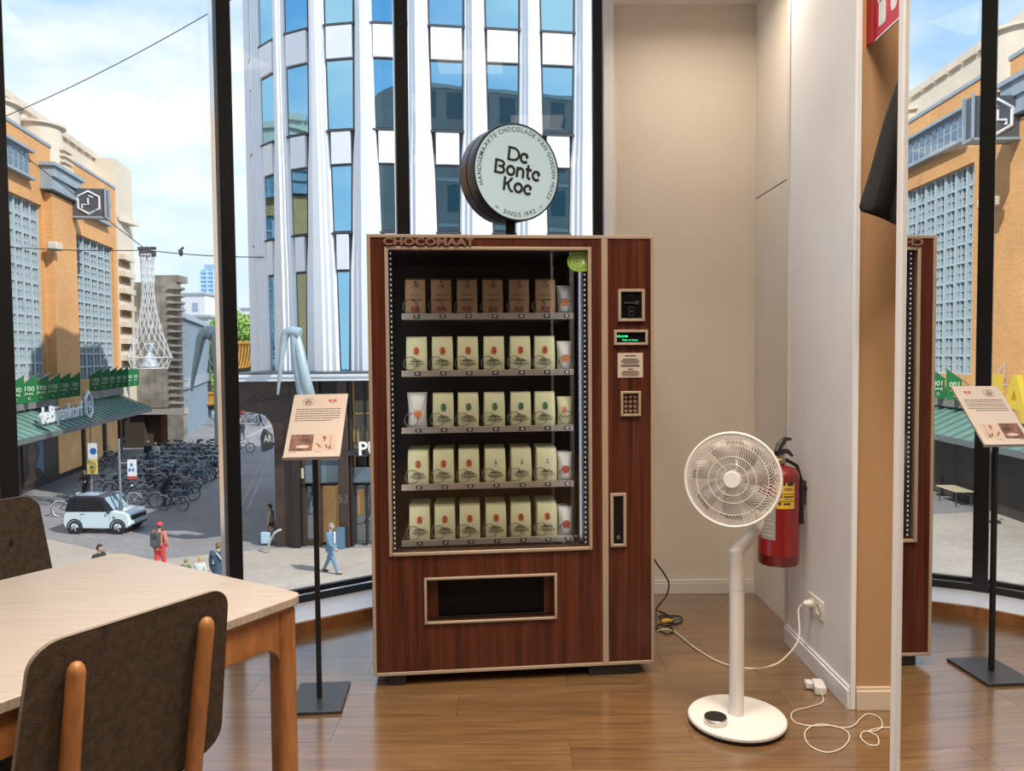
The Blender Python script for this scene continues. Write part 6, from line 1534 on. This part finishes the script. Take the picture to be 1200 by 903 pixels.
for x in (-.94, .94):
    w_ = CM @ Matrix.Translation((x, -CW - .005, .30)) @ RX
    MB(w_).lathe([(.35, -.02), (.355, .0), (.29, .006), (.29, -.02)], 22, caps=False).build('wheel_arch', M_cd, t)
    for sy in (-1, 1):
        wy = CM @ Matrix.Translation((x, sy * (CW - .09), .29)) @ RX
        wh = MB(wy).lathe([(.18, -.09), (.27, -.095), (.29, -.07), (.29, .07), (.27, .095), (.18, .10), (.17, .06), (.001, .05)], 22, caps=False).build('wheel', M_ty, t)
        m = MB(wy)
        for i in range(5): a = 2 * PI * i / 5; m.tube([(.03 * math.cos(a), .03 * math.sin(a), sy * -.0 + .102 * -sy if False else .103), (.165 * math.cos(a), .165 * math.sin(a), .103)], .03, 4)
        m.build('rim_spoke', M_alu if False else mat('rim_silver', (0.55, 0.57, 0.58), .3, metal=.5), wh, kind='stuff')
MB(CM).box(1.30, 1.475, -.60, .60, .56, .76).build('grille', M_cd, t, bevel=.03)
MB(CM).box(1.25, 1.48, -.66, .66, .30, .40).build('bumper', M_cd, t, bevel=.03)
for y in (-.56, .56): MB(CM).ball((1.42, y, .48), .06, 8, 6).build('fog_light', mat('car_light', (.8, .82, .8), .2), t)
MB(CM).box(-.66, -.5, -CW - .008, -CW, .84, .865).build('door_handle', M_cd, t); MB(CM).box(.52, .62, -CW - .10, -CW + .05, .90, 1.0).build('wing_mirror', M_cd, t, bevel=.02)
for x in (-.68, .60): MB(CM).box(x - .006, x + .006, -CW - .004, -CW, .36, .93).build('door_gap', mat('gap_blue', (0.20, 0.28, 0.32), .5), t)
MB(CM).prism([(.70, .74), (.84, .74), (.80, .62), (.76, .62), (.78, .70), (.70, .70)], 0, .006, Matrix.Translation((0, -CW, 0)) @ RX).build('badge', M_cd, t)
# ---- terrace seen in the mirror
M_twd_ = mat('table_cream', (0.62, 0.56, 0.40), .5); M_tc = mat('chair_bluegrey', (0.25, 0.32, 0.38), .5)
tl = ['by the cordon post', 'in the middle of the mirror', 'farther along the wall']
for i, (px, py) in enumerate(((1172, 592), (1196, 604), (1119, 590))):
    p = MG(px, py); M_ = frame(p, BU)
    t = thing('terrace_table', 'cream terrace table ' + tl[i] + ', seen in the mirror', 'table', p, 0, 'terrace tables')
    MB(M_).box(-.9, .9, -.45, .45, .72, .76).build('table_top', M_twd_, t)
    for x in (-.75, .75):
        for y in (-.35, .35): MB(M_).cyl((x, y, 0), (x, y, .72), .03, n=6).build('leg', M_wire, t)
    for j in range(3):
        c = M_ @ V((-.6 + .6 * j, .8, 0)); t2 = thing('terrace_chair', 'blue grey terrace chair %s at the table %s' % (('first', 'second', 'third')[j], tl[i]), 'chair', c, 0, 'terrace chairs')
        MC = frame(c, BU)
        MB(MC).box(-.22, .22, -.22, .22, .43, .46).build('seat', M_tc, t2); MB(MC).box(-.22, .22, .20, .24, .46, .88).build('backrest', M_tc, t2)
        for x in (-.19, .19):
            for y in (-.19, .19): MB(MC).cyl((x, y, 0), (x, y, .43), .018, n=5).build('leg', M_wire, t2)
for i, (px, py) in enumerate(((1165, 612), (1104, 580))):
    p = MG(px, py); t = thing('cordon_post', ('black cordon post before the nearer terrace table' if i == 0 else 'black cordon post beside the dark store entrance'), 'post', p)
    MB(Matrix.Translation(p)).lathe([(.28, 0), (.28, .04), (.05, .06)], 16).build('foot_plate', M_black, t); MB().cyl(p, p + V((0, 0, 1.0)), .04, n=8).build('post', M_black, t)
# ---- PEOPLE
DG = bpy.context
def skin_geo(joints, edges, root=0, sub=1):
    me = bpy.data.meshes.new('sk'); names = list(joints); idx = {k: i for i, k in enumerate(names)}
    me.from_pydata([joints[k][0] for k in names], [(idx[a], idx[b]) for a, b in edges], []); o = bpy.data.objects.new('sk', me); COL.objects.link(o)
    md = o.modifiers.new('s', 'SKIN'); md.use_smooth_shade = True
    for i, k in enumerate(names):
        r_ = joints[k][1]; me.skin_vertices[0].data[i].radius = r_ if isinstance(r_, tuple) else (r_, r_); me.skin_vertices[0].data[i].use_root = (i == root)
    s_ = o.modifiers.new('u', 'SUBSURF'); s_.levels = sub; s_.render_levels = sub
    dg = bpy.context.evaluated_depsgraph_get(); e_ = o.evaluated_get(dg); em = e_.to_mesh()
    g = ([tuple(v.co) for v in em.vertices], [tuple(p.vertices) for p in em.polygons]); e_.to_mesh_clear(); bpy.data.objects.remove(o); bpy.data.meshes.remove(me); return g
def person(label, base, heading, h=1.75, top=(.1, .1, .1), legs=(.05, .06, .1), skin=(.52, .32, .22), hair=(.05, .03, .02), stride=.0, arms=(.1, -.1), bend=0.0, long_coat=False, cap=None, elbow=(.25, .25), shoes=(.03, .025, .02), shirt=None, bulk=1.0, longhair=False):
    f = V((math.cos(heading), math.sin(heading), 0)); M_ = frame(base, V((f.y, -f.x, 0)))      # local y = the way the person faces
    t = thing('person', label, 'person', base)
    J = {}
    def rot(p, o, a): y, z = p[1] - o[1], p[2] - o[2]; return (p[0], o[1] + y * math.cos(a) + z * math.sin(a), o[2] - y * math.sin(a) + z * math.cos(a))
    pel = (0, 0, .53); up = {'waist': (0, 0, .61), 'chest': (0, 0, .73), 'neck': (0, .0, .835), 'headb': (0, .008, .87)}
    up = {k: rot(p, pel, bend) for k, p in up.items()}
    J['pel'] = (pel, .064 * bulk); J['waist'] = (up['waist'], .058 * bulk); J['chest'] = (up['chest'], .066 * bulk); J['neck'] = (up['neck'], .034); J['headb'] = (up['headb'], .032)
    E = [('pel', 'waist'), ('waist', 'chest'), ('chest', 'neck'), ('neck', 'headb')]; hands = []
    for s, side in ((-1, 'L'), (1, 'R')):
        sw = arms[0 if s < 0 else 1]; eb = elbow[0 if s < 0 else 1]
        sh = rot((s * .105 * bulk, 0, .80), pel, bend); el = (sh[0] + s * .025, sh[1] + .175 * math.sin(sw), sh[2] - .175 * math.cos(sw)); wr = (el[0] - s * .005, el[1] + .15 * math.sin(sw + eb), el[2] - .15 * math.cos(sw + eb))
        J['sh' + side] = (sh, .037 * bulk); J['el' + side] = (el, .027); J['wr' + side] = (wr, .019); E += [('chest', 'sh' + side), ('sh' + side, 'el' + side), ('el' + side, 'wr' + side)]
        hands.append((s, el, wr))
        st_ = stride * s; hp_ = (s * .048, 0, .50); kn = (s * .052, .245 * math.sin(st_) + .01, .50 - .235 * math.cos(st_)); ka = st_ - (.35 * abs(stride) * 1.6 if st_ < 0 else .0)
        an_ = (s * .052, kn[1] + .235 * math.sin(ka), kn[2] - .235 * math.cos(ka)); J['hp' + side] = (hp_, .055 * bulk); J['kn' + side] = (kn, .038); J['an' + side] = (an_, .024)
        E += [('pel', 'hp' + side), ('hp' + side, 'kn' + side), ('kn' + side, 'an' + side)]; J['to' + side] = ((s * .058, an_[1] + .075, an_[2] - .012), .02); E.append(('an' + side, 'to' + side))
    zmin = min(J['anL'][0][2], J['anR'][0][2]) - .03
    def sc(p): return (p[0] * h, p[1] * h, (p[2] - zmin) * h)
    JS = {k: (sc(p), r_ * h) for k, (p, r_) in J.items()}
    def part(keys, grow): return {k: (JS[k][0], JS[k][1] * grow) for k in keys}, [e_ for e_ in E if e_[0] in keys and e_[1] in keys]
    # body: one mesh of skin, head, face and hands
    b = MB(M_); vs, fs = skin_geo({k: (p, r_ * (1.0 if k[:2] in ('ne', 'he', 'wr', 'an') else .80)) for k, (p, r_) in JS.items()}, E); b.add(vs, fs)
    hb_ = V(JS['headb'][0]); HC = hb_ + V((0, .012 * h, .048 * h)); HMx = Matrix.Translation(HC) @ Matrix.Rotation(-bend * .5, 4, 'X')
    vs = []; n, m_ = 14, 10
    for i in range(m_ + 1):
        th = PI * i / m_
        for j in range(n):
            a = 2 * PI * j / n; x, y, z = math.sin(th) * math.cos(a), math.sin(th) * math.sin(a), -math.cos(th)
            tp = 1 - .28 * max(0, -z); x *= .043 * tp; y *= .056 * (1 - .10 * max(0, -z)); 
            if y > 0 and -.35 < z < .15 and abs(x) < .012: y += .013 * (1 - abs(z + .1) / .3)
            vs.append((x * h, y * h, z * .066 * h))
    b.add(vs, [(i * n + j, i * n + (j + 1) % n, (i + 1) * n + (j + 1) % n, (i + 1) * n + j) for i in range(m_) for j in range(n)], HMx)
    for s in (-1, 1): b.ball((s * .043 * h, -.004 * h, .0), .012 * h, 6, 4, HMx, (.4, .8, 1.3))
    b.mi = 1
    for s in (-1, 1): b.ball((s * .017 * h, .050 * h, .008 * h), .0055 * h, 6, 4, HMx)
    b.mi = 2; b.ball((0, .050 * h, -.030 * h), .009 * h, 6, 4, HMx, (1.3, .4, .4)); b.mi = 0
    for s, el, wr in hands:
        w_ = V(sc(wr)); d = (w_ - V(sc(el))).normalized(); x_ = V((1, 0, 0)); x_ = (x_ - d * x_.dot(d)).normalized(); n_ = d.cross(x_)
        HM_ = Matrix((n_, x_, d)).transposed().to_4x4(); HM_.translation = w_
        b.tube([(0, 0, -.005 * h), (0, 0, .02 * h), (0, 0, .048 * h)], [.014 * h, .019 * h, .017 * h], 7, M=HM_)
        for q in range(4):
            o_ = (-.014 + .0095 * q) * h; L_ = (.036, .043, .040, .031)[q] * h
            b.tube([(o_, 0, .045 * h), (o_ * 1.1, -s * .006 * h, .045 * h + L_ * .5), (o_ * 1.1, -s * .016 * h, .045 * h + L_)], [.0052 * h, .005 * h, .0036 * h], 5, M=HM_)
        b.tube([(-.012 * h, 0, .012 * h), (-.026 * h, -s * .006 * h, .028 * h), (-.028 * h, -s * .012 * h, .046 * h)], [.0065 * h, .006 * h, .004 * h], 5, M=HM_)
    nm = '%g' % (skin[0]); b.build('body', [mat('skin_' + nm, skin, .6), mat('eye_dark', (.02, .015, .012), .3), mat('lip', (.35, .13, .11), .5)], t)
    # clothes
    ks = ['pel', 'waist', 'chest', 'shL', 'shR', 'elL', 'elR', 'wrL', 'wrR']
    jj, ee = part(ks, 1.30); jj['waist'] = (jj['waist'][0], .078 * h * bulk); jj['pel'] = (jj['pel'][0], .082 * h * bulk); jj['nk'] = (tuple(V(JS['neck'][0]) * .72 + V(JS['chest'][0]) * .28), .046 * h); ee.append(('chest', 'nk'))
    b = MB(M_); b.add(*skin_geo(jj, ee))
    wz = V(JS['waist'][0]); pz_ = V(JS['pel'][0]); sk_ = (.30 if long_coat else .07) * h
    q = [wz + V((0, 0, .02 * h)), (wz + pz_) / 2, pz_, pz_ - V((0, 0, sk_ * .6)), pz_ - V((0, 0, sk_))]
    rr_ = [.066 * h * bulk, .073 * h * bulk, .082 * h * bulk, (.084 + (.016 + .09 * stride if long_coat else 0)) * h * bulk, (.086 + (.03 + .14 * stride if long_coat else .002)) * h * bulk]
    n0 = len(b.v); b.tube(q, rr_, 14)
    b.build('coat' if long_coat else 'jacket', mat('cloth_%g_%g_%g' % top, top, .85), t)
    ks = ['pel', 'hpL', 'hpR', 'knL', 'knR', 'anL', 'anR']; jj, ee = part(ks, 1.22); b = MB(M_); b.add(*skin_geo(jj, ee)); b.build('trousers', mat('cloth_%g_%g_%g' % legs, legs, .85), t)
    for side in 'LR':
        a, q = V(JS['an' + side][0]), V(JS['to' + side][0]); b = MB(M_).tube([a + V((0, -.03 * h, -.012 * h)), a + V((0, 0, -.010 * h)), (a + q) / 2 + V((0, 0, -.012 * h)), q + V((0, .02 * h, -.008 * h))], [.022 * h, .027 * h, .025 * h, .014 * h], 8); b.build('shoe', mat('shoe_%g' % shoes[0], shoes, .5), t)
    if shirt:
        c = V(JS['chest'][0]); MB(M_).box(-.022 * h, .022 * h, c.y + .078 * h, c.y + .094 * h, c.z - .13 * h, c.z + .085 * h).build('shirt', mat('shirt_white', shirt, .8), t)
    # hair: a shell over the back and top of the head
    b = MB(HMx if False else M_); vs = []; n, m_ = 14, 7
    for i in range(m_ + 1):
        th = PI * (.02 + .60 * i / m_)
        for j in range(n):
            a = 2 * PI * j / n; fr_ = math.sin(a); lim = 1.0 if fr_ < .25 else .60; tt = th * lim if not (longhair and fr_ < .2) else th * 1.3
            vs.append((math.sin(tt) * math.cos(a) * .0475 * h, math.sin(tt) * math.sin(a) * .061 * h, math.cos(tt) * .072 * h))
    b.add(vs, [(i * n + j, (i + 1) * n + j, (i + 1) * n + (j + 1) % n, i * n + (j + 1) % n) for i in range(m_) for j in range(n)] + [tuple(range(n))], HMx)
    b.build('hair', mat('hair_%g_%g' % hair[:2], hair, .7), t)
    if cap:
        b = MB(M_); prof = [(.050 * h, .018 * h), (.051 * h, .035 * h), (.046 * h, .060 * h), (.028 * h, .078 * h), (.001, .082 * h)]
        b.lathe(prof, 16, HMx @ Matrix.Diagonal((1, 1.22, 1, 1)), caps=False); b.prism([(x * h, y * h) for x, y in ((-.042, .045), (.042, .045), (.036, .085), (0, .098), (-.036, .085))], .018 * h, .024 * h, HMx); b.build('cap', mat('cap_%g_%g' % cap[:2], cap, .8), t)
    return t, M_, JS, h
def face_of(px, py, D=None): return None
EAST, NORTH, WEST, SOUTH = 0.0, PI / 2, PI, -PI / 2
def at(px, D): p = P(px, 500, D); return V((p.x, D, ZS + .012))
# suit man walking
person('grey-haired man in a light blue suit and white shirt walking past the shop', G(388, 671, ZS + .012), -.25, 1.80, (.14, .25, .36), (.15, .27, .39), (.55, .36, .27), (.28, .28, .28), .32, (-.35, .25), elbow=(.9, .6), shoes=(.05, .03, .025), shirt=(.8, .8, .82))
g = G(318, 636)
_, M_, JS, h = person('person in a beige coat and dark trousers walking with a pale blue bag', g, WEST + .1, 1.66, (.40, .32, .24), (.06, .03, .035), (.36, .22, .15), (.015, .012, .012), .42, (.1, .12), long_coat=True, elbow=(.15, .15), shoes=(.10, .03, .03))
bp_ = M_ @ V(JS['wrL'][0])
t = thing('shopping_bag', 'pale blue shopping bag carried by the person in beige', 'bag', bp_ - V((0, 0, .6)))
MB().box(bp_.x - .2, bp_.x + .2, bp_.y - .25, bp_.y - .09, bp_.z - .64, bp_.z - .2).build('bag_body', mat('bag_blue', (.42, .60, .72), .6), t, bevel=.02); MB().tube([(bp_.x - .1, bp_.y - .17, bp_.z - .22), (bp_.x, bp_.y - .12, bp_.z - .05), (bp_.x + .1, bp_.y - .17, bp_.z - .22)], .012, 5).build('handle', M_wire, t)
_, M_, JS, h = person('person in red cap, salmon top and red trousers seen from behind', at(183, 26.3), 1.35, 1.76, (.52, .20, .15), (.60, .06, .06), (.52, .32, .22), (.05, .03, .02), .12, (.1, .05), cap=(.70, .06, .07), elbow=(.5, .5), bulk=1.08)
c = V(JS['chest'][0]); t = thing('backpack', 'dark grey backpack on the back of the person in red', 'backpack', M_ @ (c + V((0, -.2, -.2))))
m = MB(M_); m.prism(rrect(.32, .50, .10, 4, 0, 0), 0, .17, Matrix.Translation(c + V((0, -.12, -.10))) @ RX); m.build('bag_body', mat('pack_dark', (.055, .07, .075), .7), t, bevel=.03)
m = MB(M_); m.prism(rrect(.24, .22, .05, 3, 0, 0), 0, .06, Matrix.Translation(c + V((0, -.29, -.20))) @ RX); m.build('front_pocket', mat('pack_pocket', (.09, .11, .11), .7), t, bevel=.02)
for s in (-1, 1): MB(M_).tube([c + V((s * .12, -.12, .10)), c + V((s * .13, .0, .16)), c + V((s * .12, .14, .04)), c + V((s * .15, .05, -.2))], .022, 5).build('strap', mat('pack_dark', (.055, .07, .075), .7), t)
_, M_, JS, h = person('woman in a dark blue coat with a pale shoulder strap near the table edge', at(252, 23.8), NORTH + .3, 1.68, (.035, .08, .13), (.03, .04, .06), (.52, .34, .25), (.20, .11, .05), .1, (.1, .1), long_coat=True, longhair=True, bulk=1.12)
c = V(JS['chest'][0]); t = thing('shoulder_bag', 'pale strapped bag hanging across the dark blue coat', 'bag', M_ @ (c + V((-.2, 0, -.4))))
MB(M_).tube([c + V((-.10, -.02, .16)), c + V((.04, -.185, .02)), c + V((.18, -.12, -.24))], .022, 5).build('strap', mat('strap_pale', (.62, .55, .48), .6), t); MB(M_).box(c.x + .16, c.x + .26, -.2, .1, c.z - .48, c.z - .22).build('bag_body', mat('strap_pale', (.62, .55, .48), .6), t, bevel=.03)
person('blond child in white just beyond the table edge', at(230, 23.6), NORTH, 1.28, (.62, .64, .62), (.2, .22, .25), (.55, .36, .27), (.46, .30, .10), .1, (.1, .1), longhair=True)
person('small child in a green hat beside the blond child', at(213, 23.9), NORTH, 1.12, (.16, .22, .10), (.1, .1, .12), (.55, .36, .27), (.2, .12, .05), .1, (.1, .1), cap=(.20, .30, .10))
person('dark-haired man in a black top passing below the oak table corner', at(111, 23.4), -.2, 1.78, (.025, .028, .03), (.03, .03, .04), (.50, .31, .22), (.02, .014, .01), .3, (.2, -.2))
person('person in black standing behind the blue disc sign', G(101, 588), SOUTH, 1.74, (.02, .02, .022), (.02, .02, .025), (.48, .30, .22), (.02, .015, .012), 0, (.4, .4), elbow=(1.2, 1.2))
person('man in a navy jacket bending over the front bicycles', G(192, 593), .9, 1.76, (.03, .04, .065), (.03, .035, .05), (.50, .32, .23), (.02, .014, .01), 0, (.5, .5), bend=.35, elbow=(.4, .4))
person('person in a white cap and black jacket by the store corner', G(174, 547), NORTH, 1.78, (.03, .035, .045), (.16, .28, .42), (.5, .32, .23), (.04, .03, .02), .1, (.1, .1), cap=(.72, .72, .70))
person('person in a white hat and white top near the store corner', G(183, 546), SOUTH + .4, 1.64, (.66, .66, .66), (.50, .48, .45), (.5, .32, .23), (.04, .03, .02), .1, (.3, .1), cap=(.75, .75, .72))
person('child in a blue coat between the two white-capped people', G(178, 548), NORTH, 1.32, (.16, .28, .36), (.12, .16, .2), (.5, .32, .23), (.12, .08, .04), .1, (.1, .1))
person('person in a light blue jacket crouched over a bicycle', G(252, 560), .6, 1.68, (.10, .26, .42), (.03, .04, .06), (.5, .32, .23), (.05, .03, .02), 0, (.8, .8), bend=.85)
person('dark-clothed person walking on the street behind the window post', G(284, 515), NORTH, 1.74, (.05, .06, .08), (.07, .10, .15), (.5, .32, .23), (.04, .03, .02), .25, (.2, -.2))
person('distant person in blue riding past the far parked bicycles', G(306, 499), EAST, 1.74, (.12, .24, .42), (.05, .07, .11), (.5, .32, .23), (.04, .03, .02), .3, (.4, .3))
person('distant person in pale blue before the small green tree', G(250, 498), SOUTH, 1.74, (.36, .48, .56), (.2, .3, .4), (.5, .32, .23), (.1, .06, .03), .2, (.2, -.2))
person('distant person in grey walking by the glass building', G(258, 500), SOUTH, 1.70, (.16, .18, .22), (.10, .12, .17), (.5, .32, .23), (.1, .06, .03), .2, (.2, -.2))
